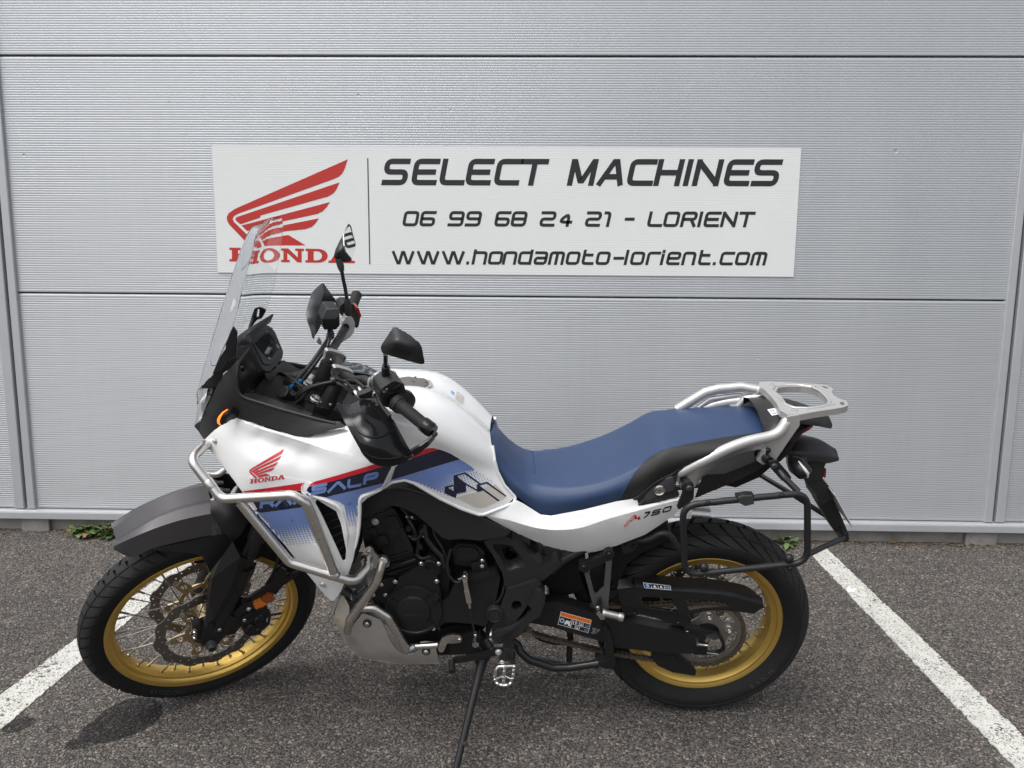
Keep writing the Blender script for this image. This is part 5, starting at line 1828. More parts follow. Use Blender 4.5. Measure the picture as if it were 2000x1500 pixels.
# side fairing of the tail: lighter strip and dark lower part
shell('tail_side', c7([(280, 905, .142), (330, 760, .150), (470, 690, .148), (560, 640, .146), (690, 585, .138), (700, 650, .136), (740, 672, .132), (780, 665, .128), (690, 725, .122), (500, 815, .126)]), SMOOTHBLACK, moto, .004, ctrl=c7([(500, 735, .146)]), res=8, both=True, smooth=25)
shell('tail_strip', c7([(345, 740, .151), (450, 665, .150), (560, 612, .149), (700, 570, .141), (690, 600, .142), (700, 648, .140), (600, 690, .146), (480, 735, .151)]), M('tail_grey', (.055, .053, .056), .45), moto, .003, res=8, both=True, smooth=25)

# cockpit: black outer side, inner lining, rim
blk_out = d1([(920, 10, .095), (800, 120, .112), (690, 232, .126), (560, 390, .124), (430, 562, .120), (300, 830, .112), (200, 1050, .104), (160, 1180, .100), (150, 1312, .108), (222, 1414, .128), (330, 1310, .131), (470, 1205, .134), (590, 1130, .135), (720, 1080, .137), (1000, 1160, .152),
              (1250, 1235, .166), (1640, 1362, .188), (1780, 1366, .192), (1974, 1322, .195), (2200, 1250, .195), (2420, 1205, .192), (2300, 1130, .184), (1974, 1092, .176), (1700, 1020, .170), (1400, 935, .162), (1100, 850, .152), (860, 768, .146), (770, 720, .144), (735, 600, .142), (725, 420, .138), (750, 242, .128), (840, 130, .112)])
blk_ctrl = d1([(500, 700, .136), (620, 560, .140), (420, 1000, .134), (640, 780, .146), (700, 900, .142), (900, 960, .148), (1200, 1060, .158), (300, 1200, .124), (1600, 1180, .176), (690, 400, .136)])
cs, cs_r = shell('cockpit_side', blk_out, MATTE, moto, .004, ctrl=blk_ctrl, res=8, both=True, rnd=2, smooth=45)
mbr = MB().add(*tube([bk(*p) for p in d1([(925, 10, .094), (752, 242, .129), (728, 420, .140), (740, 620, .144), (775, 720, .146), (870, 772, .148), (1400, 938, .164), (1974, 1095, .178), (2250, 1160, .185)])], .0045, 10, .02))
mbr.build('cockpit_rim', MATTE, moto, smooth=60); mbr.mirror().build('cockpit_rim', MATTE, moto, smooth=60)
shell('cockpit_lining', d1([(915, 20, .090), (752, 250, .124), (732, 420, .134), (760, 650, .136), (800, 690, .128), (960, 700, .105), (960, 600, .098), (1030, 460, .088), (1110, 330, .080), (1000, 170, .080)]), SMOOTHBLACK, moto, .003, holes=[d1([(785, 290, .118), (800, 262, .116), (835, 270, .112), (852, 340, .110), (835, 375, .112), (805, 350, .116)])], ctrl=d1([(880, 400, .112)]), res=7, both=True, smooth=45)
shell('cockpit_lining', d1([(850, 690, .134), (1000, 690, .10), (1300, 780, .09), (1700, 940, .11), (1974, 1010, .13), (2150, 1080, .16), (1974, 1085, .172), (1400, 930, .160), (860, 765, .144)]), MATTE, moto, .003, res=8, both=True, smooth=45)
plate('cockpit_floor', d1([(850, 770), (1000, 760), (1300, 850), (1900, 1040), (2250, 1150), (1900, 1260), (1300, 1080), (900, 900)]), -.13, .10, ENGDARK, moto, rnd=6)
plate('headstock', c1([(640, 1300), (760, 1260), (860, 1300), (950, 1380), (1020, 1420), (1000, 1500), (700, 1450), (600, 1380)]), -.06, .05, ENGDARK, moto, rnd=6)
# ignition lock, connectors and harness in the cockpit
MB().add(*lathe(bk(*d1([(1440, 680, .05)])[0]), (.45, .55, .7), [(.020, -.05), (.020, .0), (.016, .004), (.008, .004)], 20)).build('ignition_lock', SMOOTHBLACK, moto)
BLUEP = M('connector_blue', (.015, .22, .60), .4)
btube('connector', d1([(1560, 610, .03), (1600, 560, .03)]), .0042, BLUEP, n=8)
btube('connector', d1([(1690, 540, .02), (1715, 490, .02)]), .0048, BLUEP, n=8)
plate('connector', d1([(1800, 480), (1830, 450), (1870, 465), (1890, 500), (1850, 520)]), -.01, .02, M('connector_white', (.45, .45, .38), .5), moto, rnd=2)
plate('connector', d1([(1570, 430), (1600, 415), (1650, 440), (1630, 470)]), -.02, .0, CASTGREY, moto, rnd=2)
for pts in ([(1520, 640, .04), (1560, 700, .05), (1620, 740, .05), (1740, 640, .05), (1974, 560, .05)], [(1640, 520, .03), (1720, 590, .04), (1800, 640, .04), (1974, 600, .05)], [(1620, 860, .06), (1760, 760, .06), (1850, 640, .06), (2000, 540, .06)], [(1500, 880, .03), (1420, 780, .02), (1480, 640, .02), (1640, 500, .01)]):
    btube('wiring', d1(pts), .0045, HOSE, rf=.03)

# instrument: housing with screen facing the rider, sun hood above
SCREEN = M('screen_glass', (.018, .020, .024), .06, 0, .5, coat=1.0)
BASE3 = c1([(437, 892, .070), (548, 1085, .066), (540, 784, -.066)])
def dash_part(name, pts, lift, depth, mat, parent, bevel=.0):
    P, n_ = planar(BASE3, c1(pts), lift)
    P = P[3:]
    k = len(P)
    B_ = [p - n_ * depth for p in P]
    return MB().add(P + B_, [tuple(range(k)), tuple(range(2 * k - 1, k - 1, -1))] + [(i, (i + 1) % k, k + (i + 1) % k, k + i) for i in range(k)]).build(name, mat, parent, smooth=25, bevel=bevel)
dash = dash_part('instrument', [(428, 900), (455, 852), (530, 786), (548, 780), (592, 822), (648, 955), (642, 1000), (562, 1090), (522, 1082), (500, 1050)], 0, .035, MATTE, moto, .004)
dash_part('bezel', [(445, 898), (466, 866), (538, 802), (588, 842), (632, 952), (560, 1042), (520, 1036)], .003, .004, SMOOTHBLACK, dash, .001)
dash_part('screen', [(463, 897), (543, 818), (620, 930), (556, 1010)], .0045, .002, SCREEN, dash)
hood = grid_shape([[bk(*p) for p in c1([(325, 935, .085), (345, 860, .075), (450, 785, .040), (578, 708, -.062)])],
                   [bk(*p) for p in c1([(330, 930, .088), (400, 850, .078), (470, 800, .045), (582, 715, -.066)])],
                   [bk(*p) for p in c1([(420, 915, .086), (436, 876, .078), (530, 790, .0), (562, 765, -.070)])]], 5, 3, thick=.004)
MB().add(*hood).build('instrument_hood', MATTE, moto, smooth=40, bevel=.001)
shell('dash_side', c1([(330, 920, .088), (420, 912, .088), (470, 985, .086), (505, 1050, .082), (520, 1085, .078), (440, 1150, .085), (380, 1040, .100), (345, 1030, .110), (318, 985, .104)]), MATTE, moto, .004, res=7, both=True, smooth=40)
shell('dash_lower', c1([(520, 1085, .070), (560, 1095, .060), (650, 1010, -.060), (760, 1075, -.100), (700, 1085, -.05), (610, 1090, .02), (560, 1180, .07)]), MATTE, moto, .004, res=7, smooth=40)

# windscreen: clear sheet bulging forward, dark brackets at both sides
E_ = [(414, 733, .168), (431, 690, .166), (447, 655, .162), (462, 610, .156), (473, 563, .148), (484, 520, .140), (494, 480, .128), (500, 458, .112), (505, 446, .095)]
C_ = [(388, 790, 0), (399, 737, 0), (409, 692, 0), (424, 638, 0), (441, 590, 0), (459, 543, 0), (478, 497, 0), (495, 462, 0), (515, 436, 0)]
w0, w1, w2, w3 = [], [], [], []
for e, c in zip(E_, C_):
    a = bk(*e); m_ = bk(*c)
    m_ = Vector((m_.x, 0, m_.z))
    w0.append(a)
    w1.append(a.lerp(m_, .42) + Vector((.016, .012, 0)))
    w2.append(a.lerp(m_, .78) + Vector((.008, .004, 0)))
    w3.append(m_)
v, f = grid_shape([w0, w1, w2, w3], 5, 5, mirror=True)
v, f = thicken(v, f, .002, CAMB)
MB().add(v, f).build('windscreen', GLASS, moto, smooth=80)
# small clear deflector edge and mounts
plate('screen_bracket', c1([(268, 880), (300, 800), (318, 795), (342, 832), (330, 985), (300, 1000), (235, 1085), (195, 1085), (235, 985), (270, 935)]), .118, .125, SMOOTHBLACK, moto, rnd=2)
plate('screen_bracket', c1([(410, 810), (442, 715), (455, 675), (485, 664), (522, 680), (530, 692), (505, 738), (472, 750), (440, 790)]), -.150, -.143, SMOOTHBLACK, moto, rnd=2, holes=[c1([(474, 680), (490, 676), (484, 735), (465, 730)])])
shell('screen_base', c1([(195, 1082, .120), (330, 990, .118), (345, 1032, .118), (250, 1100, .120), (230, 1190, .112), (112, 1200, .060), (108, 1185, .06), (150, 1130, .09)]), SMOOTHBLACK, moto, .004, res=7, both=True, smooth=40)
bolt(*c1([(168, 1042)])[0], .10, .0045, BRIGHT)

# nose: headlamp behind a clear lens, black chin
LENS = M('lamp_lens', (.95, .97, .97), .03, 0, .5, trans=1.0, ior=1.3)
nose_e = [(102, 1205, .085), (95, 1290, .090), (88, 1370, .088), (78, 1425, .075)]
nose_e2 = [(195, 1190, .112), (165, 1260, .118), (130, 1340, .115), (105, 1410, .095)]
rowsn = [[bk(*p) for p in c1(nose_e2)], [bk(*p) for p in c1([(130, 1195, .075), (118, 1280, .078), (106, 1350, .074), (92, 1418, .060)])], [bk(*p) for p in c1([(108, 1200, 0), (92, 1290, 0), (82, 1370, 0), (72, 1425, 0)])]]
v, f = grid_shape(rowsn, 5, 4, mirror=True)
v, f = thicken(v, f, .003, Vector((3, 0, 1)))
MB().add(v, f).build('headlamp_lens', LENS, moto, smooth=60)
LAMP = M('lamp_white', (.85, .88, .86), .12, .3, emit=(.9, 1, .92), estr=.25)
plate('headlamp', c1([(148, 1218), (200, 1200), (205, 1240), (172, 1275), (160, 1275)]), .03, .085, LAMP, moto, rnd=2, both=True)
plate('headlamp_reflector', c1([(115, 1290), (160, 1285), (170, 1330), (150, 1370), (118, 1350)]), .02, .07, M('reflector_grey', (.20, .205, .21), .3, .7), moto, rnd=2, both=True)
plate('headlamp_housing', c1([(150, 1200), (240, 1180), (330, 1100), (330, 1300), (240, 1440), (130, 1440), (125, 1380)]), -.10, .098, ENGDARK, moto, rnd=3)
shell('chin', c1([(62, 1440, .055), (110, 1395, .085), (140, 1400, .105), (165, 1470, .115), (150, 1500, .110), (100, 1490, .075)]), SMOOTHBLACK, moto, .004, res=6, both=True)
# turn signal pod with lit amber rim
pod = c1([(232, 1425, .168), (228, 1395, .168), (262, 1345, .166), (300, 1326, .160), (348, 1318, .140), (370, 1340, .138), (355, 1370, .140), (300, 1405, .155), (250, 1436, .166)])
shell('turn_signal', pod, SMOOTHBLACK, moto, .006, ctrl=c1([(280, 1375, .172)]), res=5, rnd=1, both=True, smooth=50)
AMBL = M('amber_lit', (.8, .25, .02), .2, emit=(1.0, .22, .02), estr=1.1)
MB().add(*tube([bk(*p) for p in c1([(282, 1332, .166), (252, 1352, .169), (232, 1378, .171), (222, 1400, .172), (222, 1418, .171), (232, 1432, .168)])], [.0014, .0020, .0030, .0034, .0032, .0016], 10)).build('turn_signal_rim', AMBL, moto)

# ------------------------------------------------------------------ printed graphics on the white panels
CT = bvh_of([cowl])
TK = bvh_of([tank])
SPT = bvh_of([spn])
decal('red_stripe', [e2([(120, 608), (150, 622), (560, 566), (740, 540), (905, 516), (878, 560), (866, 608), (500, 628), (300, 640), (148, 652)])], CT, DEC_RED, moto)
decal('red_stripe', [e2([(958, 560), (985, 525), (1030, 502), (1120, 478), (1300, 428), (1520, 362), (1740, 296), (1870, 270), (1860, 318), (1740, 355), (1520, 420), (1150, 525)])], CT, DEC_RED, moto)
decal('red_stripe', [e1([(360, 270), (560, 170), (640, 122), (680, 108), (760, 106), (835, 124), (690, 172), (470, 245)])], TK, DEC_RED, moto)
decal('navy_band', [e2([(928, 612), (955, 566), (1150, 526), (1520, 421), (1740, 356), (1860, 319), (1985, 300), (1945, 365), (1870, 520), (1160, 695), (1050, 672), (960, 640)])], CT, DEC_NAVY, moto)
decal('navy_band', [e1([(232, 372), (300, 320), (470, 246), (690, 173), (836, 125), (890, 140), (1000, 185), (1130, 262), (700, 392), (166, 556)])], TK, DEC_NAVY, moto)
decal('navy_band', [e2([(215, 760), (400, 650), (860, 612), (868, 640), (930, 690), (960, 780), (840, 822), (372, 884), (310, 862), (270, 820)])], CT, DEC_NAVY, moto)
decal('blue_field', [e2([(330, 880), (372, 886), (842, 824), (960, 782), (985, 850), (1024, 952), (920, 978), (464, 1010), (380, 930)])], CT, DEC_BLUE, moto)
decal('blue_field', [e2([(1162, 697), (1870, 522), (1848, 566), (1700, 622), (1590, 660), (1560, 710), (1556, 762), (1402, 802), (1330, 748)])], CT, DEC_BLUE, moto)
decal('blue_field', [e1([(146, 588), (166, 558), (700, 394), (1130, 264), (1200, 306), (1270, 352), (1335, 408), (1080, 450), (706, 512), (568, 592), (420, 557), (300, 547), (200, 564)])], TK, DEC_BLUE, moto)

def halftone(name, zone, tree, mat, u, w, prog, kind='tri', lift=.0007, k0=1.0, k1=.15):
    """rows of small triangles that shrink along the fade direction; u, w: grid steps in pixels; prog(x, y) 0..1"""
    xs = [p[0] for p in zone]; ys = [p[1] for p in zone]
    mb = MB()
    x0, y0 = min(xs), min(ys)
    N = 90
    for i in range(-N, N):
        for j in range(-N, N):
            cx = x0 + u[0] * i + w[0] * j
            cy = y0 + u[1] * i + w[1] * j
            if not in_poly(cx, cy, zone): continue
            p = prog(cx, cy)
            p = min(1, max(0, p))
            if p < .55:
                t_ = max(.12, p / .55)
                c = [(-.5, -.5), (.5, -.5), (.5, .5 - t_), (.5 - t_, .5), (-.5, .5)] if t_ < .97 else [(-.5, -.5), (.5, -.5), (-.5, .5)]
            else:
                hw = .5 * (1 - (p - .55) / .45 * (1 - k1))
                c = [(-hw, -hw), (hw, -hw), (-hw, hw)]
            P = []
            for a, b_ in c:
                d = (BINV3 @ ray(cx + u[0] * a + w[0] * b_, cy + u[1] * a + w[1] * b_)).normalized()
                h, nn, ii, ds = tree.ray_cast(CAMB, d)
                if h is None: break
                P.append(h + (nn if nn.dot(d) < 0 else -nn) * lift)
            if len(P) == len(c): mb.add(P, [tuple(range(len(P)))])
    return tagit(mb.build(name, mat, moto, smooth=0, fix=False), kind='stuff')
def lin(a, b):
    ax, ay = a; bx, by = b
    L2 = (bx - ax) ** 2 + (by - ay) ** 2
    return lambda x, y: ((x - ax) * (bx - ax) + (y - ay) * (by - ay)) / L2
pe2 = lambda p: e2([p])[0][:2]
pe1 = lambda p: e1([p])[0][:2]
halftone('halftone_print', [q[:2] for q in e2([(462, 1000), (920, 969), (1020, 942), (1056, 1030), (1090, 1120), (1130, 1210), (1060, 1250), (660, 1302), (560, 1160)])], CT, DEC_BLUE, (6.1, -.55), (1.6, 4.2), lin(pe2((700, 985)), pe2((760, 1295))), k0=1.02, k1=.50)
halftone('halftone_print', [q[:2] for q in e2([(1400, 792), (1556, 752), (1552, 860), (1535, 1050), (1455, 1066), (1430, 940)])], CT, DEC_BLUE, (5.6, -.9), (.9, 4.2), lin(pe2((1470, 760)), pe2((1490, 1070))), k0=1.02, k1=.48)
halftone('halftone_print', [q[:2] for q in e1([(560, 586), (700, 501), (1080, 441), (1330, 401), (1440, 470), (1530, 530), (1622, 606), (1300, 720), (1030, 812), (900, 750), (700, 660)])], TK, DEC_BLUE, (5.0, -1.4), (1.6, 4.3), lin(pe1((800, 470)), pe1((1080, 800))), k0=1.04, k1=.52)
decal('beige_field', [e1([(1082, 800), (1220, 755), (1380, 718), (1460, 690), (1460, 672), (1520, 648), (1622, 612), (1700, 690), (1770, 770), (1752, 808), (1660, 850), (1470, 935), (1400, 944), (1320, 920)])], TK, DEC_BEIGE, moto, .0006)
# mountain mark
decal('mountain_mark', [e1([(918, 645), (1036, 616), (1036, 640), (965, 660), (1042, 704), (1042, 488), (1080, 488), (1215, 622), (1216, 716), (1078, 748), (1076, 806), (916, 738)])], TK, DEC_NAVY, moto, .0010, 7)
decal('mountain_mark', [e1([(1042, 487), (1195, 443), (1215, 452), (1425, 606), (1400, 612), (1190, 466), (1080, 497), (1216, 600), (1380, 690), (1378, 712), (1214, 622), (1072, 502)])], TK, DEC_NAVY, moto, .0011, 7)
decal('mountain_mark', [e1([(1362, 618), (1500, 578), (1516, 582), (1772, 768), (1770, 788), (1500, 600), (1400, 628), (1470, 680), (1685, 838), (1660, 848), (1455, 698), (1374, 722)])], TK, DEC_NAVY, moto, .0011, 7)

# letters on the cowl: strokes on a slanted base line
def cowl_text(items, mat, T, slope, shear, tk, name='letter', lift=.0020):
    """items: (glyph, x, y of the lower left corner px, width px, height px)"""
    for ch, x, y, w, h in items:
        t = tk * h
        v2, f2 = glyph2d(ch, w, h, t, shear)
        P, ok = [], True
        for a, b_, k in v2:
            qx, qy = x + a, y - b_ + slope * a
            d = (BINV3 @ ray(qx, qy)).normalized()
            hh, nn, ii, ds = T.ray_cast(CAMB, d)
            if hh is None: ok = False; break
            P.append(hh + (nn if nn.dot(d) < 0 else -nn) * (lift + k * 5e-5))
        if ok: MB().add(P, f2).build(name, mat, moto, smooth=0, fix=False)
GLYPH['V'] = [([(0, 0), (.48, 1), (.60, 1), (1, 0)], 0)]
k = .16
cowl_text([('S', 450 + k * 985, 860 + k * 672, 30, 19), ('V', 450 + k * 1185, 860 + k * 640, 36, 18.5), ('L', 450 + k * 1420, 860 + k * 590, 28, 18), ('P', 450 + k * 1615, 860 + k * 538, 29, 20)], DEC_BLUE, CT, -.21, .12, .31)
cowl_text([('T', 450 + k * 190, 860 + k * 838, 16, 18), ('R', 450 + k * 358, 860 + k * 830, 29, 20), ('V', 450 + k * 545, 860 + k * 808, 34, 20), ('N', 450 + k * 770, 860 + k * 782, 28, 18)], DEC_BLUE, CT, -.13, .12, .31)
# wing emblem and word on the cowl
def aff(src, dst):
    A = np.array([[x, y, 1] for x, y in src], float)
    B_ = np.array(dst, float)
    X = np.linalg.solve(A, B_)
    return lambda x, y: tuple(np.array([x, y, 1.0]) @ X)
fa = aff([(930, 137), (143, 512), (655, 697)], [pe2((655, 105)), pe2((233, 372)), pe2((488, 428))])
decal('wing_emblem', [[fa(*q) for q in P_] for P_ in WING], CT, DEC_LOGO, moto, .0010, 4)
fb = aff([(160, 802), (973, 802), (160, 712)], [pe2((240, 528)), pe2((662, 470)), pe2((246, 474))])
for ch, x0, x1 in HONDA_BOX:
    for o_, h_ in slab(ch):
        mp_ = lambda q: fb(x0 + q[0] * (x1 - x0), 802 - q[1] * 90)
        decal('letter', [[mp_(q) for q in o_]], CT, DEC_LOGO, moto, .0010, 4, holes=[[mp_(q) for q in hh] for hh in h_])
# side panel: red mountain mark and figures
decal('mountain_mark', [e3([(945, 640), (968, 562), (1000, 625), (1008, 618), (1024, 580), (1056, 640), (1012, 655), (1000, 632), (962, 642)])], SPT, DEC_RED, moto, .0008, 6)
decal('mountain_mark', [e3([(870, 684), (885, 648), (903, 676)])], SPT, DEC_RED, moto, .0008, 6)
def outline_mark(pts, T, r, mat):
    return surf_line(pts, T, r, mat, 'mountain_mark', 4, .0006)
outline_mark(e3([(772, 768), (845, 660), (885, 650), (900, 676), (870, 682), (820, 752), (772, 768)]), SPT, .0009, DEC_RED)
outline_mark(e3([(885, 640), (930, 572), (968, 564), (945, 600), (905, 672)]), SPT, .0009, DEC_RED)
GLYPH['7'] = [([(0, 1), (1, 1), (.2, 0)], 0)]
GLYPH['5'] = GLYPH['S']
kk = .115
cowl_text([('7', 1130 + kk * 1085, 940 + kk * 634, 14, 12), ('5', 1130 + kk * 1222, 940 + kk * 590, 17, 10.5), ('0', 1130 + kk * 1408, 940 + kk * 540, 17, 10.5)], DEC_BLACK, SPT, -.24, .42, .27, lift=.0012)
# stickers
decal('sticker', [[(860 + x / 15, 730 + y / 15) for x, y in ((330, 480), (420, 560), (395, 640), (300, 550))]], TK, DEC_LBLUE, moto, .0006, 20)
decal('sticker', [[(860 + x / 15, 730 + y / 15) for x, y in ((490, 510), (700, 680), (650, 910), (435, 730))]], TK, M('sticker_beige', (.50, .48, .43), .4), moto, .0006, 20)
decal('sticker', [[(860 + x / 15, 730 + y / 15) for x, y in ((505, 590), (670, 720), (655, 800), (485, 660))]], TK, DEC_WHITE, moto, .0010, 20)

# smoked side deflector beyond the handlebar
SMOKE = M('smoked_plastic', (.30, .31, .33), .05, 0, .5, trans=1.0, ior=1.2)
shell('wind_deflector', c1([(1000, 1130, -.170), (1040, 1020, -.176), (1110, 1028, -.180), (1190, 1046, -.184), (1240, 1075, -.182), (1290, 1112, -.178), (1180, 1135, -.172), (1080, 1145, -.168)]), SMOKE, moto, .0025, res=8, both=True, smooth=60)
# ------------------------------------------------------------------ engine and frame
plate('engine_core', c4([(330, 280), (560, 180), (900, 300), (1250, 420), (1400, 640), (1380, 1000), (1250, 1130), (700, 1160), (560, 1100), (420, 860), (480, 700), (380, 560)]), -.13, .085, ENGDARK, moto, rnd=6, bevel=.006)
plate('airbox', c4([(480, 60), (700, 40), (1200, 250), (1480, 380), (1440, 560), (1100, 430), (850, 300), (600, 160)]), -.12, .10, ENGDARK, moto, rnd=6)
# cover under the tank edge
plate('frame_cover', c4([(326, 275), (334, 170), (352, 110), (400, 62), (490, 25), (600, 0), (680, 0), (760, 18), (1050, 122), (1230, 222), (1300, 262), (1500, 352), (1440, 388), (1240, 418), (1120, 405), (1010, 412), (960, 395), (880, 320), (760, 215), (640, 158), (560, 148), (480, 185), (400, 225)]), .10, .158, MATTE, moto, rnd=5, bevel=.006, seg=3, both=True)
edge_roll(c4([(340, 170, .160), (360, 108, .162), (410, 62, .164), (500, 28, .165), (610, 8, .166), (690, 14, .166), (860, 66, .164), (1050, 128, .160), (1240, 232, .154), (1480, 350, .148)]), .0055, MATTE, 'cover_lip')
# cylinder head cover, cylinder, fins
hd = plate('cylinder_head', c4([(332, 268), (420, 232), (560, 176), (590, 170), (655, 290), (690, 400), (745, 510), (700, 540), (560, 565), (480, 480), (420, 430), (350, 400)]), .06, .132, ENGINE, moto, rnd=6, bevel=.005)
bolt(*c4([(445, 272)])[0], .133, .0085, SILVER, h=.006, parent=hd)
plate('head_rib', c4([(400, 330), (440, 320), (500, 470), (470, 490)]), .132, .138, ENGINE, hd, rnd=3)
plate('head_rib', c4([(520, 250), (600, 220), (650, 320), (640, 380), (560, 400)]), .132, .137, ENGINE, hd, rnd=8, bevel=.003)
plate('head_rib', c4([(620, 330), (660, 320), (740, 490), (710, 510)]), .132, .142, ENGINE, hd, rnd=3)
cy = plate('cylinder', c4([(440, 560), (560, 560), (740, 505), (790, 560), (780, 620), (640, 660), (560, 690), (480, 640)]), .06, .128, ENGINE, moto, rnd=5, bevel=.004)
for k in range(5):
    x0, y0 = 470 + k * 14, 545 + k * 26
    MB().add(*bar([bk(*c4([(x0, y0 + 22)])[0], .131), bk(*c4([(x0 + 250, y0 - 52)])[0], .131)], .010, .004, up=(0, 0, 1))).build('fin', ENGINE, cy)
plate('starter_motor', c4([(440, 400), (520, 372), (560, 440), (480, 480)]), .10, .140, ENGINE, moto, rnd=7, bevel=.004)
# hoses and wiring above the gearbox
for pts, r, m_ in (([(640, 160, .13), (690, 215, .135), (720, 245, .135), (760, 250, .13)], .0035, HOSE), ([(830, 290, .13), (840, 400, .14), (900, 480, .145), (960, 540, .148), (985, 620, .15)], .008, HOSE), ([(890, 280, .13), (900, 370, .14), (960, 470, .146), (1000, 560, .148)], .004, HOSE),
                   ([(700, 380, .13), (760, 420, .138), (800, 370, .138), (830, 300, .13)], .005, HOSE), ([(1030, 480, .15), (1000, 580, .155), (1010, 680, .158), (1060, 740, .16), (1110, 735, .165)], .0045, HOSE),
                   ([(760, 520, .13), (800, 560, .135), (880, 540, .14)], .006, HOSE), ([(560, 620, .13), (640, 600, .14), (760, 560, .14)], .005, HOSE), ([(700, 250, .12), (740, 320, .13), (780, 420, .13), (770, 520, .13)], .006, HOSE)):
    btube('engine_hose', c4(pts), r, m_, rf=.03)
for q, s_ in (((690, 235), 9), ((728, 240), 9), ((815, 388), 6), ((832, 340), 7)):
    bolt(*c4([q])[0], .136, .0022 * s_ / 6, BRIGHT)
for q in ((700, 330), (740, 400), (790, 470), (800, 360)):
    x, y = q
    plate('connector', c4([(x - 22, y - 18), (x + 18, y - 22), (x + 22, y + 16), (x - 16, y + 20)]), .10, .138, SMOOTHBLACK, moto, rnd=2, bevel=.002)
# crankcase and its covers
plate('crankcase', c4([(420, 760), (480, 690), (560, 690), (640, 650), (790, 560), (960, 560), (1030, 640), (1000, 900), (980, 1060), (860, 1120), (640, 1140), (560, 1100), (520, 900), (440, 880)]), .02, .118, ENGINE, moto, rnd=8, bevel=.005)
ac = plate('clutch_cover', c4([(628, 700), (780, 618), (826, 600), (835, 570), (872, 547), (912, 556), (945, 590), (950, 640), (920, 700), (935, 760), (952, 830), (960, 920), (955, 1000), (920, 1070), (850, 1115), (740, 1125), (640, 1090), (570, 1020), (540, 930), (548, 850), (590, 790), (615, 752)]), .09, .150, ENGINE, moto, rnd=6, bevel=.005, seg=3)
ctr_ = bk(*c4([(742, 950)])[0], .150)
MB().add(*lathe(ctr_, (0, 1, 0), [(.0845, -.03), (.0845, .004), (.0825, .008), (.0760, .0085), (.0740, .006), (.0520, .0075), (.0490, .013), (.0455, .0145), (.0, .0150)], 72)).build('alternator_cover', ENGINE, ac, smooth=30)
for k in range(4):
    a = rad(35 + k * 90)
    p0 = ctr_ + Vector((.0745 * math.cos(a), .0075, .0745 * math.sin(a)))
    p1 = ctr_ + Vector((.0505 * math.cos(a), .0095, .0505 * math.sin(a)))
    MB().add(*bar([p0, p1], .004, .004, up=(0, 1, 0))).build('cover_rib', ENGINE, ac)
plate('cover_boss', c4([(840, 880), (905, 835), (945, 838), (935, 870), (880, 905)]), .150, .166, ENGINE, ac, rnd=4, bevel=.003)
MB().add(*lathe(bk(*c4([(872, 598)])[0], .148), (0, 1, 0), [(.020, -.02), (.020, .012), (.0185, .014), (.0150, .014), (.0140, .006), (.0, .006)], 32)).build('cover_cap', ENGINE, ac, smooth=30)
for q in ((800, 595), (933, 595), (600, 735), (920, 730)):
    bolt(*c4([q])[0], .152, .0058, BRIGHT, parent=ac)
for q in ((492, 758), (527, 838), (430, 838)):
    bolt(*c4([q])[0], .132, .0055, BRIGHT)
plate('case_lug', c4([(470, 740), (560, 700), (620, 720), (600, 780), (540, 850), (500, 870), (460, 800)]), .09, .131, ENGINE, moto, rnd=6, bevel=.004)
bolt(*c4([(895, 1100)])[0], .15, .005, BRIGHT)
bolt(*c4([(935, 1095)])[0], .15, .005, ENGINE)
# faint raised word on the cover
cowl_w = [('H', 664, 20), ('O', 692, 20), ('N', 720, 20), ('D', 748, 20), ('A', 776, 20)]
mb = MB()
for ch, x, w in cowl_w:
    for o_, h_ in slab(ch):
        L = [[bk(*c4([(x + q[0] * w, 998 - q[1] * 12)])[0], .1652) for q in lp_] for lp_ in [o_] + h_]
        loops2 = [[(p.x, p.z) for p in l_] for l_ in L]
        mb.add(*flat_plate(loops2, .1645, .1658))
mb.build('cover_lettering', M('cover_letter', (.03, .03, .031), .35), ac, smooth=0, fix=False)
# oil hose clamp and stub at the front of the case
btube('coolant_hose', c4([(205, 800, .10), (270, 850, .11), (330, 850, .11), (400, 790, .10)]), .016, HOSE, rf=.02)
MB().add(*lathe(bk(*c4([(296, 850)])[0], .112), (-.5, .3, .4), [(.0185, -.004), (.0190, 0), (.0185, .004)], 20)).build('hose_clamp', BRIGHT, moto)
# gearbox rear part, sprocket cover, throttle bodies
plate('gearbox_cover', c4([(960, 885), (1010, 860), (1060, 745), (1200, 700), (1300, 672), (1392, 680), (1410, 705), (1380, 860), (1340, 990), (1300, 1085), (1200, 1060), (1060, 1050), (965, 1048)]), .08, .148, ENGINE, moto, rnd=4, bevel=.006, seg=3)
plate('gearbox_rib', c4([(1090, 735), (1220, 690), (1330, 665), (1400, 678), (1250, 715), (1170, 740)]), .12, .156, ENGINE, moto, rnd=2, bevel=.004)
plate('throttle_body', c4([(1040, 480), (1090, 440), (1220, 450), (1290, 500), (1280, 590), (1180, 620), (1060, 600)]), .06, .128, ENGINE, moto, rnd=7, bevel=.006)
plate('throttle_cap', c4([(1080, 470), (1210, 475), (1250, 520), (1230, 560), (1120, 590), (1070, 570)]), .128, .136, SMOOTHBLACK, moto, rnd=6, bevel=.003)
plate('sensor_block', c4([(1180, 600), (1300, 570), (1320, 640), (1200, 660)]), .08, .138, SMOOTHBLACK, moto, rnd=3, bevel=.003)
bolt(*c4([(1270, 572)])[0], .14, .0052, BRIGHT)
bolt(*c4([(1270, 615)])[0], .14, .0048, SILVER, socket=False)
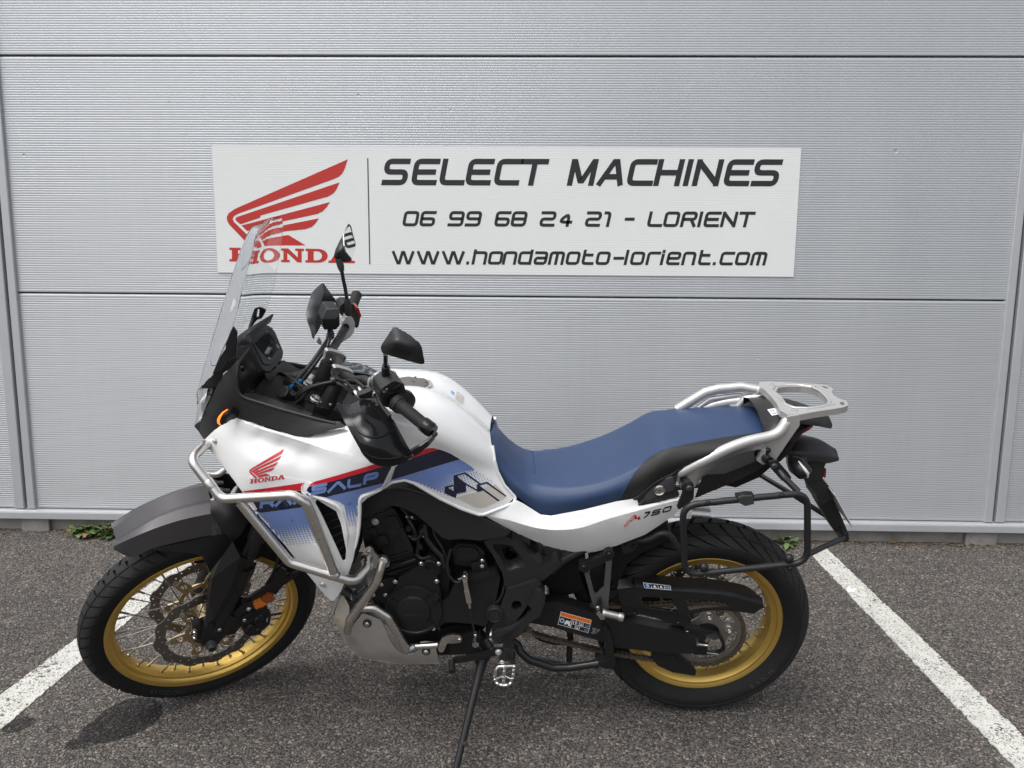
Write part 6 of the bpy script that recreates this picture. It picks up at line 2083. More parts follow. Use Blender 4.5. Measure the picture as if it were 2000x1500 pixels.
# gear linkage: rod end, silver sleeve, thin rod
lk_ = bk(*c4([(1135, 695)])[0], .178)
MB().add(*lathe(lk_, (0, 1, 0), [(.0105, -.012), (.0105, .006), (.0095, .008)], 24)).build('rod_end', BRIGHT, moto)
bolt(*c4([(1135, 698)])[0], .186, .0052, BRIGHT)
MB().add(*bar([bk(*c4([q])[0], .178) for q in ((1138, 715), (1152, 795))], .0125, .016, up=(0, 1, 0))).build('link_sleeve', STEEL, moto, bevel=.0015)
MB().add(*bar([bk(*c4([q])[0], .178) for q in ((1150, 790), (1172, 895))], .0155, .0165, up=(0, 1, 0))).build('link_sleeve', STEEL, moto, bevel=.003)
btube('link_rod', c4([(1170, 893, .178), (1176, 935, .178)]), .0045, BRIGHT)
btube('link_rod', c4([(1176, 930, .178), (1196, 1040, .182), (1214, 1150, .186)]), .0032, HOSE)
plate('link_nut', c4([(1205, 1145), (1228, 1145), (1230, 1165), (1205, 1168)]), .178, .196, BRIGHT, moto, rnd=0)
btube('link_rod', c4([(1090, 715, .165), (1135, 700, .170)]), .004, BRIGHT)

# pivot plate of the frame, heel guards
p1 = d5([(340, 92), (440, 60), (560, 34), (640, 70), (720, 145), (900, 305), (970, 352), (1060, 338), (1135, 280), (1158, 322), (1148, 345), (1000, 480), (945, 512), (900, 500), (585, 594), (552, 600), (556, 500), (540, 420), (500, 350), (430, 215)])
h1 = d5([(425, 120), (560, 120), (640, 140), (790, 310), (792, 350), (770, 372), (625, 408), (585, 395), (560, 360)])
pv = plate('pivot_plate', p1, .09, .145, MATTE, moto, rnd=5, holes=[[q[:2] for q in h1]], bevel=.004, seg=3)
shell('pivot_recess', d5([(425, 118, .144), (560, 118, .142), (640, 140, .138), (792, 310, .144), (794, 352, .144), (770, 374, .144), (625, 410, .144), (585, 397, .144), (558, 360, .144)]), MATTE, pv, .003, ctrl=d5([(600, 230, .105), (640, 280, .108), (540, 180, .118), (700, 260, .118)]), res=6, smooth=30, holes=[d5([(535, 170, .120), (650, 150, .122), (690, 200, .116), (690, 260, .112), (620, 285, .110), (575, 270, .112)])])
btube('rear_frame', d5([(1060, 400, .120), (1150, 310, .128), (1240, 250, .132), (1420, 160, .135), (1700, 40, .135)]), .0125, MATTE, both=True)
btube('rear_frame', d5([(900, 330, .10), (1000, 330, .10), (1100, 300, .11), (1250, 210, .12)]), .006, HOSE)
p2 = d5([(585, 600), (740, 552), (900, 503), (948, 525), (905, 600), (868, 640), (803, 765), (760, 830), (690, 925), (650, 985), (560, 1020), (455, 1042), (430, 1030), (455, 960), (470, 900), (520, 790), (555, 690)])
hp = plate('heel_plate', p2, .110, .158, MATTE, moto, rnd=4, holes=[[q[:2] for q in d5([(690 + 55 * math.cos(a), 765 + 52 * math.sin(a)) for a in np.linspace(0, 6.283, 13)[:-1]])]], bevel=.006, seg=3)
plate('heel_boss', d5([(632, 765), (660, 712), (715, 708), (752, 750), (745, 800), (700, 826), (655, 815)]), .10, .118, ENGDARK, hp, rnd=4)
p3 = d5([(900, 600), (950, 620), (992, 662), (988, 735), (960, 790), (935, 880), (860, 920), (800, 985), (745, 1050), (715, 1090), (600, 1150), (520, 1168), (450, 1140), (425, 1110), (432, 1052), (520, 1050), (640, 1012), (700, 960), (770, 920), (858, 812), (830, 780), (805, 765)])
plate('heel_guard', p3, .120, .170, MATTE, moto, rnd=4, bevel=.006, seg=3)
plate('heel_guard', d5([(462, 1048), (640, 1004), (700, 965), (690, 990), (560, 1075), (500, 1100)]), .16, .176, MATTE, moto, rnd=2, bevel=.004)
pc = bk(*d5([(462, 850)])[0], .158)
MB().add(*lathe(pc, (0, 1, 0), [(.0255, -.03), (.0255, .006), (.0235, .010), (.0205, .0105), (.0190, .007), (.0150, .007), (.0140, .010), (.0, .0105)], 36)).build('pivot_cap', MATTE, moto, smooth=30)
plate('pivot_mount', d5([(430, 760), (470, 700), (510, 720), (530, 800), (540, 900), (500, 930), (440, 960), (400, 1100), (360, 1100), (400, 950), (420, 860)]), .08, .140, ENGINE, moto, rnd=4, bevel=.004)
btube('engine_hose', d5([(560, 560, .145), (545, 640, .150), (500, 720, .150), (450, 740, .145)]), .0045, HOSE, rf=.02)

# skid plate of folded aluminium
sk_out = c4([(192, 842, .120), (215, 880, .130), (240, 930, .142), (236, 1000, .150), (212, 1070, .150), (216, 1112, .150), (235, 1135, .150), (256, 1112, .151), (300, 1040, .154), (330, 1004, .156), (345, 984, .157), (380, 990, .157), (490, 1030, .156), (522, 1100, .153), (562, 1195, .150),
             (610, 1262, .148), (645, 1292, .147), (700, 1302, .147), (745, 1292, .148), (768, 1270, .148), (775, 1230, .149), (792, 1203, .150), (830, 1198, .150), (900, 1204, .150), (910, 1240, .149), (940, 1368, .132), (820, 1374, .120), (700, 1374, .110), (560, 1362, .098), (400, 1336, .082), (290, 1292, .070), (245, 1232, .072), (200, 1160, .080), (148, 1070, .092), (124, 1010, .098), (140, 940, .100), (160, 880, .104)])
sk_c = c4([(300, 1150, .142), (400, 1100, .154), (450, 1200, .147), (600, 1310, .142), (350, 1250, .120), (700, 1340, .135), (850, 1300, .147), (230, 1180, .110), (180, 1000, .124), (420, 1290, .118), (560, 1330, .124)])
sk, sk_r = shell('skid_plate', sk_out, ALUPLATE, moto, .004, ctrl=sk_c, res=8, rnd=2, both=True, smooth=35)
pan = [[bk(*c4([q])[0], y) for q, y in (((160, 880), .104), ((124, 1010), .098), ((200, 1160), .080), ((290, 1292), .070), ((560, 1362), .098), ((940, 1368), .132))]]
pan.append([Vector((p.x + .01, 0, p.z - .004)) for p in pan[0]])
v, f = grid_shape(pan, 5, 3, mirror=True)
MB().add(*thicken(v, f, .004, Vector((.5, 0, -3)))).build('skid_pan', ALUPLATE, moto, smooth=35)
WASH = M('rubber_washer', (.02, .02, .02), .6)
for q, y in (((383, 1056), .157), ((838, 1270), .1495)):
    c = bk(*c4([q])[0], y)
    MB().add(*lathe(c, (0, 1, 0), [(.0125, -.004), (.0125, .0035), (.0105, .0045), (.0, .0045)], 24)).build('washer', WASH, moto)
    MB().add(*bolt_shape(c + Vector((0, .004, 0)), (0, 1, 0), .0068, .005)).build('bolt', BRIGHT, moto)

# crash bars of brushed steel tube
TR = .0128
def crash(pts, r=TR, rf=.035, name='crash_bar'):
    mb = MB().add(*tube([bk(*p) for p in pts], r, 16, rf, nf=7))
    mb.build(name, STEEL, moto, smooth=60)
    mb.mirror().build(name, STEEL, moto, smooth=60)
crash(c2([(330, 655, .150), (290, 690, .160), (210, 690, .165)]), .009, .02)
crash(c2([(215, 495, .140), (195, 500, .160), (105, 590, .225), (310, 850, .262), (770, 822, .284), (860, 870, .286), (1048, 1345, .274)]))
crash(c2([(428, 868, .270), (750, 1260, .272), (1050, 1352, .272), (1178, 1388, .262), (1262, 1295, .215), (1268, 1235, .190)]))
crash(c4([(508, 575, .185), (482, 650, .196), (455, 740, .202), (250, 1030, .190), (232, 1120, .168)]))
crash(c4([(345, 935, .186), (430, 935, .186), (545, 1010, .184), (690, 1262, .172), (735, 1240, .160)]), rf=.025)
btube('crash_bar', c4([(700, 1245, .150), (760, 1232, .155), (930, 1222, .160)]), .0095, STEEL, rf=.01)
MB().add(*lathe(bk(*c2([(1042, 1335, .274)])[0]), (bk(*c2([(1042, 1335, .274)])[0]) - bk(*c2([(1000, 1230, .278)])[0])), [(.0135, -.004), (.0150, .0), (.0165, .006), (.0150, .010)], 20)).build('weld_bead', STEEL, moto)
MB().add(*lathe(bk(*c2([(235, 755, .250)])[0]), (bk(*c2([(310, 850, .262)])[0]) - bk(*c2([(105, 590, .225)])[0])), [(.0130, -.012), (.0138, -.010), (.0138, .010), (.0130, .012)], 20)).build('bar_sleeve', STEEL, moto)
fl = plate('crash_bar_flange', c4([(332, 560), (345, 520), (368, 475), (398, 462), (428, 480), (440, 512), (470, 538), (530, 545), (558, 580), (550, 618), (510, 632), (440, 632), (390, 660), (350, 640)]), .168, .176, STEEL, moto, rnd=4, bevel=.002)
bolt(*c4([(396, 502)])[0], .177, .0058, BRIGHT)
for q in ((378, 572), (505, 578)):
    c = bk(*c4([q])[0], .180)
    MB().add(*lathe(c, (0, 1, 0), [(.0185, -.006), (.0175, .0), (.0155, .006), (.0140, .008)], 20)).build('weld_bead', STEEL, moto)
tb = plate('clamp_tab', c4([(935, 1220), (960, 1170), (1000, 1150), (1050, 1142), (1100, 1150), (1118, 1182), (1100, 1205), (1050, 1212), (1000, 1210), (970, 1278), (940, 1282), (930, 1255)]), .150, .158, STEEL, moto, rnd=3, bevel=.002)
bolt(*c4([(1095, 1182)])[0], .159, .0052, BRIGHT)
for q in ((282, 745), (325, 795)):
    c = bk(*c2([q])[0], .20)
    MB().add(*lathe(c, (.5, .4, .2), [(.006, -.014), (.006, .004), (.0085, .005), (.0085, .010), (.006, .0125)], 14)).build('bar_bolt', CASTGREY, moto)

# exhaust pipe under the engine, lower frame
btube('exhaust_pipe', c4([(250, 820, -.06), (420, 1130, -.10), (700, 1200, -.12), (1100, 1200, -.13), (1500, 1150, -.13)]), .022, STEEL, rf=.06)
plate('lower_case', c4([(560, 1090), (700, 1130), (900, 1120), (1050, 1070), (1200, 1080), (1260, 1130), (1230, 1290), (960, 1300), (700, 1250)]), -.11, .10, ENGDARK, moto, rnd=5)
plate('stand_bracket', c8([(870, 220), (1000, 215), (1130, 180), (1200, 250), (1210, 330), (1160, 400), (1000, 390), (900, 400)]), .06, .135, ENGINE, moto, rnd=4, bevel=.003)
# gear lever
plate('gear_lever', c8([(905, 442), (960, 432), (1120, 405), (1260, 365), (1345, 340), (1400, 345), (1405, 385), (1360, 400), (1240, 430), (1100, 455), (950, 478)]), .178, .188, SMOOTHBLACK, moto, rnd=3, bevel=.002)
bolt(*c8([(1370, 368)])[0], .188, .0085, SILVER, h=.006)
MB().add(*tube([bk(*q) for q in c8([(912, 455, .182), (913, 560, .222)])], [.0105, .0105], 16)).build('gear_pedal', HOSE, moto, bevel=.002)
btube('lever_pivot', c8([(1140, 250, .170), (1145, 300, .19)]), .010, BRIGHT)
# side stand, foot on the ground
foot_w = on_ground(888, 1512, .012)
foot_b = BINV @ foot_w
top_b = bk(*c8([(1215, 430)])[0], .150)
mid1 = top_b.lerp(foot_b, .16)
MB().add(*tube([top_b + (top_b - foot_b) * .06, mid1], [.018, .0128], 12)).build('stand_knuckle', ENGINE, moto)
sd_ = MB().add(*tube([top_b.lerp(foot_b, .10), top_b.lerp(foot_b, .97)], [.0118, .0098], 16)).build('side_stand', SMOOTHBLACK, moto)
spos = top_b.lerp(foot_b, .73)
MB().add(*tube([spos, spos + Vector((-.012, .018, .006))], .0055, 10)).build('stand_peg', CASTGREY, moto)
BI3 = BINV3
n = 22
ringp = [(foot_w.x + .036 * math.cos(6.283 * i / n), foot_w.y - .004 + .028 * math.sin(6.283 * i / n)) for i in range(n)]
vv = [BINV @ Vector((x, y, z)) for z in (foot_w.z - .016, foot_w.z - .003) for x, y in ringp]
MB().add(vv, [tuple(range(n)), tuple(range(2 * n - 1, n - 1, -1))] + [(i, (i + 1) % n, n + (i + 1) % n, n + i) for i in range(n)]).build('stand_foot', SMOOTHBLACK, moto, bevel=.002)
plate('stand_mount', c8([(1110, 310), (1180, 250), (1240, 300), (1290, 400), (1280, 440), (1240, 500), (1160, 500), (1120, 430)]), .11, .165, ENGINE, moto, rnd=5, bevel=.004)
# return springs
def spring(a, b_, r, turns, wire, mat):
    a, b_ = Vector(a), Vector(b_)
    t, u, w = basis(b_ - a)
    N = turns * 10
    P = [a.lerp(b_, i / N) + (u * math.cos(i * .6283) + w * math.sin(i * .6283)) * r for i in range(N + 1)]
    return MB().add(*tube(P, wire, 6)).build('spring', mat, moto, smooth=60)
spring(bk(*c8([(1240, 250, .17)])[0]), bk(*c8([(1300, 340, .175)])[0]), .009, 6, .0022, HOSE)
spring(bk(*c8([(1140, 250, .165)])[0]), bk(*c8([(1250, 420, .17)])[0]), .007, 9, .0020, SMOOTHBLACK)

# rider's foot peg: cage with a centre bar, seen from above
pk = lambda *p: [bk(*q) for q in c8(p)]
PEG = M('peg_alloy', (.56, .56, .55), .36, .9, bump=.2, bscale=300)
peg = MB().add(*tube(pk((1425, 508, .215), (1362, 512, .215), (1338, 545, .225), (1333, 640, .275), (1352, 672, .295), (1390, 690, .306), (1440, 694, .308), (1480, 680, .302), (1503, 640, .280), (1520, 540, .228), (1524, 495, .210)), .0042, 10, .004)).build('foot_peg', PEG, moto)
MB().add(*tube(pk((1430, 475, .20), (1425, 540, .225), (1418, 694, .307)), .0042, 10)).build('peg_bar', PEG, peg)
MB().add(*tube(pk((1336, 632, .272), (1422, 602, .258), (1500, 634, .275)), .0032, 8)).build('peg_bar', PEG, peg)
MB().add(*tube(pk((1425, 508, .215), (1515, 505, .212)), .0036, 8)).build('peg_bar', PEG, peg)
for q in ((1338, 560, .232), (1334, 610, .258), (1336, 640, .276), (1355, 674, .297), (1395, 690, .307), (1445, 692, .308), (1485, 674, .300), (1505, 632, .276), (1512, 590, .254), (1517, 550, .233), (1522, 510, .216), (1424, 560, .236), (1421, 620, .268), (1420, 660, .288)):
    c = bk(*c8([q])[0])
    MB().add(*lathe(c, (0, .25, .97), [(.0046, 0), (.0042, .0045), (.0026, .0052)], 8)).build('peg_tooth', PEG, peg)
plate('peg_mount', c8([(1410, 330), (1490, 320), (1515, 380), (1510, 440), (1535, 450), (1530, 490), (1490, 480), (1450, 450), (1430, 470), (1385, 480), (1375, 440), (1410, 400)]), .165, .205, SMOOTHBLACK, moto, rnd=3, bevel=.003)
bolt(*c8([(1402, 465)])[0], .206, .006, STEEL)

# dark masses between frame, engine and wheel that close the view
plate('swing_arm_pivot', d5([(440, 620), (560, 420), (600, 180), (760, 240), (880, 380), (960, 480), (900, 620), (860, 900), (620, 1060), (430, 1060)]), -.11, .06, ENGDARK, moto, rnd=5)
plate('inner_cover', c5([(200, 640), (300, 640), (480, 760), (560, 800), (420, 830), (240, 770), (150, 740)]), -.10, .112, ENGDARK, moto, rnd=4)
# ------------------------------------------------------------------ swing arm, chain, chain guard
sa = c6([(130, 560), (210, 530), (365, 516), (480, 545), (620, 590), (700, 614), (900, 654), (1188, 712), (1200, 735), (1190, 800), (1140, 816), (900, 800), (720, 778), (650, 748), (500, 708), (360, 664), (240, 640), (130, 640)])
arm = plate('swing_arm', sa, .082, .122, SMOOTHBLACK, moto, rnd=3, bevel=.010, seg=4)
am = MB().add(*plate_shape(sa, .082, .122, rnd=3)).mirror().build('swing_arm', SMOOTHBLACK, moto, bevel=.010, seg=4)
plate('swing_arm_joint', c6([(366, 514), (380, 517), (372, 600), (352, 664), (338, 660), (356, 590)]), .085, .124, SMOOTHBLACK, arm, rnd=2, bevel=.002)
MB().add(*box((-.36, -.10, .36), (-.30, .085, .46))).build('swing_arm_bridge', SMOOTHBLACK, moto, bevel=.01)
# axle plates, adjuster, bolts
plate('axle_plate', c6([(1180, 712), (1290, 700), (1340, 745), (1345, 790), (1300, 822), (1150, 820), (1185, 800)]), .086, .116, SMOOTHBLACK, moto, rnd=4, bevel=.004, both=True)
plate('axle_upper', d6([(1030, 880), (1200, 900), (1400, 950), (1440, 1000), (1430, 1040), (1320, 1010), (1190, 980), (1060, 930)]), .085, .110, ENGINE, moto, rnd=5, bevel=.004)
adj = plate('chain_adjuster', d6([(1308, 1050), (1320, 1025), (1440, 1040), (1446, 1075), (1430, 1110), (1300, 1130), (1296, 1085)]), .110, .135, BRIGHT, moto, rnd=3, bevel=.003)
MB().add(*lathe(bk(*d6([(1360, 1108)])[0], .135), (0, 1, 0), [(.0105, -.01), (.0105, .002), (.008, .003), (.0078, -.003), (.0, -.003)], 18)).build('adjuster_bore', CASTGREY, adj)
btube('adjuster_bolt', d6([(1195, 1062, .124), (1300, 1078, .124)]), .0042, BRIGHT)
plate('adjuster_nut', d6([(1182, 1045), (1205, 1045), (1205, 1085), (1182, 1082)]), .116, .132, BRIGHT, moto, rnd=1)
MB().add(*bar([bk(*q) for q in d6([(1285, 1145, .118), (1410, 1165, .118)])], .010, .007, up=(0, 0, 1))).build('axle_block', BRIGHT, moto, bevel=.002)
MB().add(*tube([(-WB / 2, .120, .3335), (-WB / 2, -.120, .3335)], .010, 14)).build('rear_axle', BRIGHT, moto)
MB().add(*lathe((-WB / 2, -.118, .3335), (0, -1, 0), [(.017, 0), (.017, .012), (.014, .014)], 6)).build('axle_nut', BRIGHT, moto)
plate('lower_lug', d6([(1150, 1100), (1290, 1110), (1400, 1165), (1380, 1180), (1160, 1170)]), .080, .112, SMOOTHBLACK, moto, rnd=3, bevel=.003)

# chain: endless run round both sprockets
R2 = SR0
FS = bk(1012, 1205, SPY)
FSC = Vector((FS.x, SPY, FS.z))
R1 = .0159 / 2 / math.sin(math.pi / 16)
RC = Vector((-WB / 2, SPY, .3335))
d = FSC - RC
L = math.hypot(d.x, d.z)
base = math.atan2(d.z, d.x)
off = math.acos((R2 - R1) / L)
def cpt(c, r, a): return Vector((c.x + r * math.cos(a), SPY, c.z + r * math.sin(a)))
A1 = cpt(RC, R2, base + off); B1 = cpt(FSC, R1, base + off)
A2 = cpt(RC, R2, base - off); B2 = cpt(FSC, R1, base - off)
path = []
sag_n = 40
for i in range(sag_n + 1):
    s = i / sag_n
    p = A1.lerp(B1, s); p.z -= .006 * 4 * s * (1 - s)
    path.append(p)
for i in range(1, 20): path.append(cpt(FSC, R1, base + off - (2 * off) * i / 20))
for i in range(sag_n + 1):
    s = i / sag_n
    p = B2.lerp(A2, s); p.z -= .022 * 4 * s * (1 - s)
    path.append(p)
for i in range(1, 60): path.append(cpt(RC, R2, base - off - (2 * math.pi - 2 * off) * i / 60))
cum = [0]
for i in range(len(path)):
    cum.append(cum[-1] + (path[(i + 1) % len(path)] - path[i]).length)
TOT = cum[-1]
nl = int(round(TOT / .0159))
nl -= nl % 2
def at_len(s):
    s %= TOT
    i = int(np.searchsorted(cum, s, 'right')) - 1
    i = min(i, len(path) - 1)
    t = (s - cum[i]) / max(1e-9, cum[i + 1] - cum[i])
    return path[i].lerp(path[(i + 1) % len(path)], t)
chain = empty('chain', moto)
def link_mesh(outer):
    h = .0159 / 2
    shape = []
    for a in np.linspace(-math.pi / 2, math.pi / 2, 7): shape.append((h + .0066 * math.cos(a), .0066 * math.sin(a)))
    shape.append((0, .0050))
    for a in np.linspace(math.pi / 2, 1.5 * math.pi, 7): shape.append((-h + .0066 * math.cos(a), .0066 * math.sin(a)))
    shape.append((0, -.0050))
    mb = MB()
    y = .0072 if outer else .0050
    for s in (1, -1):
        mb.add(*flat_plate([shape], s * y - .0010, s * y + .0010))
    for x in (h, -h):
        if outer:
            mb.add(*lathe((x, 0, 0), (0, 1, 0), [(.0025, -.0094), (.0025, .0094)], 8))
        else:
            mb.add(*lathe((x, 0, 0), (0, 1, 0), [(.0050, -.005), (.0050, .005)], 10))
    return mb
protos = [None, None]
for i in range(nl):
    s0, s1 = TOT * i / nl, TOT * (i + 1) / nl
    a, b_ = at_len(s0), at_len(s1)
    k = i % 2
    if protos[k] is None:
        protos[k] = link_mesh(bool(k)).build('chain_link', CHAINM, chain, smooth=30)
        o = protos[k]
    else:
        o = protos[k].copy(); COL.objects.link(o)
    o.location = (a + b_) / 2
    o.rotation_euler = (0, -math.atan2(b_.z - a.z, b_.x - a.x), 0)
MB().add(*flat_plate([circ(R1 + .002, 32, (FSC.x, FSC.z)), circ(.012, 12, (FSC.x, FSC.z))], SPY - .0035, SPY + .0035)).build('sprocket', SPROCK, moto)
plate('chain_slider', d5([(740, 1060), (800, 1040), (860, 1075), (840, 1105), (760, 1100), (735, 1080)]), .070, .105, M('slider_tan', (.20, .17, .12), .6), moto, rnd=2)
btube('spring_rod', d5([(880, 1070, .06), (960, 1120, .06), (1080, 1150, .06), (1220, 1155, .06)]), .008, HOSE, rf=.03)

# chain guard: side with two windows, top flange
cg = d6([(352, 490), (535, 476), (560, 482), (760, 498), (960, 516), (1200, 530), (1420, 548), (1600, 578), (1780, 630), (1885, 660), (1890, 672), (1780, 746), (1680, 730), (1560, 716), (1400, 706), (1240, 720), (1120, 750), (1060, 770), (1012, 762), (1000, 742), (820, 716), (660, 694), (390, 662), (370, 570)])
gh = [[q[:2] for q in d6([(580, 566), (760, 572), (925, 588), (965, 650), (1000, 735), (820, 708), (655, 686), (618, 626)])], [q[:2] for q in d6([(1050, 590), (1250, 600), (1480, 625), (1560, 680), (1400, 684), (1240, 696), (1110, 722), (1080, 650)])]]
cgp = plate('chain_guard', cg, .112, .118, SMOOTHBLACK, moto, rnd=2, holes=gh, bevel=.0015)
top1 = [bk(*q) for q in d6([(535, 478, .116), (760, 498, .116), (960, 516, .116), (1200, 530, .116), (1420, 548, .116), (1600, 578, .116), (1780, 630, .116), (1885, 662, .116)])]
top2 = [Vector((p.x, .055 + (.045 if i == 7 else 0), p.z + .012)) for i, p in enumerate(top1)]
v, f = grid_shape([top1, [Vector((a.x, .095, a.z + .010)) for a in top1], top2], 4, 3, thick=.003)
MB().add(v, f).build('chain_guard_top', SMOOTHBLACK, cgp, smooth=50)
CGT = None
shell('chain_guard_front', d6([(352, 490, .118), (365, 380, .095), (470, 376, .090), (490, 390, .092), (545, 478, .118)]), SMOOTHBLACK, moto, .003, res=7, smooth=30)
plate('guard_bracket', d6([(385, 664), (400, 656), (660, 697), (1000, 748), (1130, 790), (1120, 850), (1050, 880), (980, 860), (880, 838), (760, 790), (600, 752), (500, 760), (430, 762)]), .098, .110, SMOOTHBLACK, moto, rnd=4, bevel=.003)
for q in ((530, 742), (990, 842)):
    bolt(*d6([q])[0], .111, .0062, SMOOTHBLACK)
plate('chain_guide', d6([(715, 1122), (860, 1140), (975, 1158), (1175, 1332), (1172, 1396), (930, 1356), (780, 1292), (712, 1215)]), .070, .102, SMOOTHBLACK, moto, rnd=4, bevel=.004)
for q in ((755, 1180), (932, 1200)):
    bolt(*d6([q])[0], .103, .005, SMOOTHBLACK)
# labels on guard and arm: printed plates
def sticker(quad, y, parts):
    """quad: px corners TL, TR, BR, BL on plane y; parts: (u0, v0, u1, v1, material)"""
    q = [bk(*c[:2], y) for c in quad]
    for i, (poly, mat) in enumerate(parts):
        P = []
        for u, w in poly:
            a = q[0].lerp(q[1], u); b_ = q[3].lerp(q[2], u)
            p = a.lerp(b_, w)
            P.append(Vector((p.x, y + .0004 + i * .00012, p.z)))
        yield P, mat
def rect(u0, v0, u1, v1): return [(u0, v0), (u1, v0), (u1, v1), (u0, v1)]
def disc(u, w, ru, rw, n=14): return [(u + ru * math.cos(6.283 * k / n), w + rw * math.sin(6.283 * k / n)) for k in range(n)]
YELLOW = M('print_yellow', (.65, .50, .05), .4)
lab = sticker(e4([(617, 380), (1285, 565), (1212, 845), (548, 660)]), .1222, [
    (rect(0, 0, 1, 1), DEC_WHITE), (rect(.012, .03, .988, .30), DEC_ORANGE), (rect(.012, .34, .40, .965), DEC_BLACK), (rect(.42, .34, .985, .645), DEC_BLACK), (rect(.42, .68, .985, .965), DEC_BLACK),
    (disc(.10, .62, .075, .17), DEC_WHITE), (disc(.10, .62, .06, .135), DEC_LBLUE), (rect(.075, .55, .125, .70), DEC_NAVY),
    ([(.19, .72), (.23, .50), (.30, .50), (.36, .62), (.39, .85), (.33, .90), (.30, .75), (.24, .80)], DEC_WHITE), (disc(.215, .78, .028, .075), DEC_WHITE), (disc(.365, .80, .028, .075), DEC_WHITE), ([(.33, .55), (.375, .43), (.385, .5), (.35, .62)], DEC_WHITE),
    ([(.46, .40), (.43, .48), (.45, .48), (.45, .60), (.475, .60), (.475, .48), (.495, .48)], DEC_WHITE), ([(.54, .36), (.505, .46), (.525, .46), (.525, .60), (.555, .60), (.555, .46), (.575, .46)], DEC_WHITE),
    (rect(.585, .45, .61, .53), DEC_LBLUE), (rect(.64, .38, .78, .60), DEC_WHITE), (rect(.66, .41, .76, .57), DEC_BLACK), ([(.675, .56), (.71, .44), (.75, .56)], DEC_WHITE), (rect(.54, .70, .69, .92), DEC_WHITE), (rect(.56, .73, .67, .89), DEC_BLACK), ([(.575, .88), (.615, .76), (.655, .88)], DEC_WHITE),
    (rect(.84, .42, .965, .45), DEC_LBLUE), (rect(.84, .50, .965, .53), DEC_LBLUE), (rect(.84, .76, .965, .79), DEC_LBLUE), (rect(.84, .84, .965, .87), DEC_LBLUE), ([(.49, .26), (.52, .08), (.555, .26)], YELLOW), (rect(.517, .13, .526, .20), DEC_BLACK)])
for P, mat in lab:
    MB().add(P, [tuple(range(len(P)))]).build('warning_label', mat, arm, smooth=0, fix=False)
GREYP = M('print_grey', (.30, .30, .30), .5)
lab2 = sticker(e4([(1300, 725), (1475, 770), (1440, 905), (1265, 860)]), .1222, [(rect(.02 + .06 * (k % 3), .06 + k * .235, .52 - .04 * (k % 2), .17 + k * .235), GREYP) for k in range(4)] + [(rect(.60, .06 + k * .235, .95 - .12 * (k % 3), .17 + k * .235), GREYP) for k in range(3)])
for P, mat in lab2:
    MB().add(P, [tuple(range(len(P)))]).build('print_line', mat, arm, smooth=0, fix=False)
CGT = bvh_of([bpy.data.objects['chain_guard_top'], cgp])
cq = [q[:2] for q in d6([(620, 418), (905, 450), (915, 497), (636, 474)])]
def cuv(u, w):
    a = np.array(cq[0]) + (np.array(cq[1]) - np.array(cq[0])) * u
    b_ = np.array(cq[3]) + (np.array(cq[2]) - np.array(cq[3])) * u
    return tuple(a + (b_ - a) * w)
for i, (poly, mat) in enumerate([(rect(0, 0, 1, 1), DEC_WHITE), (rect(.02, .1, .27, .9), DEC_BLACK), (rect(.29, .1, .52, .9), DEC_BLACK), (rect(.54, .1, .76, .9), DEC_BLACK), (rect(.78, .1, .98, .45), DEC_BLACK), (rect(.78, .55, .98, .9), DEC_BLACK), (disc(.14, .5, .07, .33), DEC_LBLUE), ([(.34, .75), (.40, .25), (.47, .75)], DEC_WHITE), ([(.58, .7), (.64, .3), (.70, .7)], DEC_WHITE), (rect(.82, .24, .94, .32), DEC_LBLUE), (rect(.82, .68, .94, .76), DEC_LBLUE)]):
    decal('guard_label', [[cuv(u, w) for u, w in poly]], CGT, mat, cgp, .0006 + .00012 * i, 8)

# passenger peg and its V bracket
vb = d5([(1342, 362), (1352, 320), (1390, 308), (1430, 318), (1520, 272), (1612, 232), (1618, 200), (1660, 182), (1700, 200), (1712, 240), (1690, 285), (1680, 400), (1665, 600), (1655, 690), (1650, 780), (1570, 850), (1525, 840), (1500, 780), (1470, 690), (1430, 540), (1398, 420), (1360, 405)])
vh = [[q[:2] for q in d5([(1450, 425), (1470, 370), (1612, 300), (1625, 330), (1608, 590), (1530, 664), (1505, 650)])]]
VG = M('bracket_grey', (.115, .118, .124), .42, .5, bump=.1, bscale=800)
plate('passenger_bracket', vb, .150, .166, VG, moto, rnd=3, holes=vh, bevel=.003)
for q in ((1395, 360), (1660, 226)):
    MB().add(*lathe(bk(*d5([q])[0], .166), (0, 1, 0), [(.0150, -.004), (.0150, .003), (.0120, .004)], 24)).build('bracket_boss', SMOOTHBLACK, moto)
    bolt(*d5([q])[0], .169, .0072, SMOOTHBLACK)
plate('bracket_bridge', d5([(1342, 362), (1352, 320), (1390, 308), (1430, 318), (1612, 232), (1618, 200), (1660, 182), (1700, 200), (1712, 240), (1690, 285), (1640, 300), (1470, 380), (1440, 410), (1398, 425), (1358, 405)]), .146, .1675, SMOOTHBLACK, moto, rnd=3, bevel=.002)
plate('peg_hinge', d5([(1510, 835), (1560, 720), (1585, 712), (1578, 770), (1560, 850), (1520, 868)]), .160, .185, SMOOTHBLACK, moto, rnd=3, bevel=.002)
bolt(*d5([(1540, 785)])[0], .186, .005, BRIGHT)
pa, pb = bk(*d5([(1590, 838, .196)])[0]), bk(*d5([(1785, 884, .205)])[0])
n = 34
rr = []
pp = []
for i in range(n + 1):
    s = i / n
    pp.append(pa.lerp(pb, s))
    rr.append(.0115 if s < .12 or s > .88 else (.0112 if i % 2 else .0094))
MB().add(*tube(pp, rr, 18)).build('passenger_peg', PEG, moto, smooth=30)
MB().add(*lathe(pb, pb - pa, [(.0125, -.006), (.0130, 0), (.0115, .006), (.006, .009)], 18)).build('peg_end', PEG, moto)
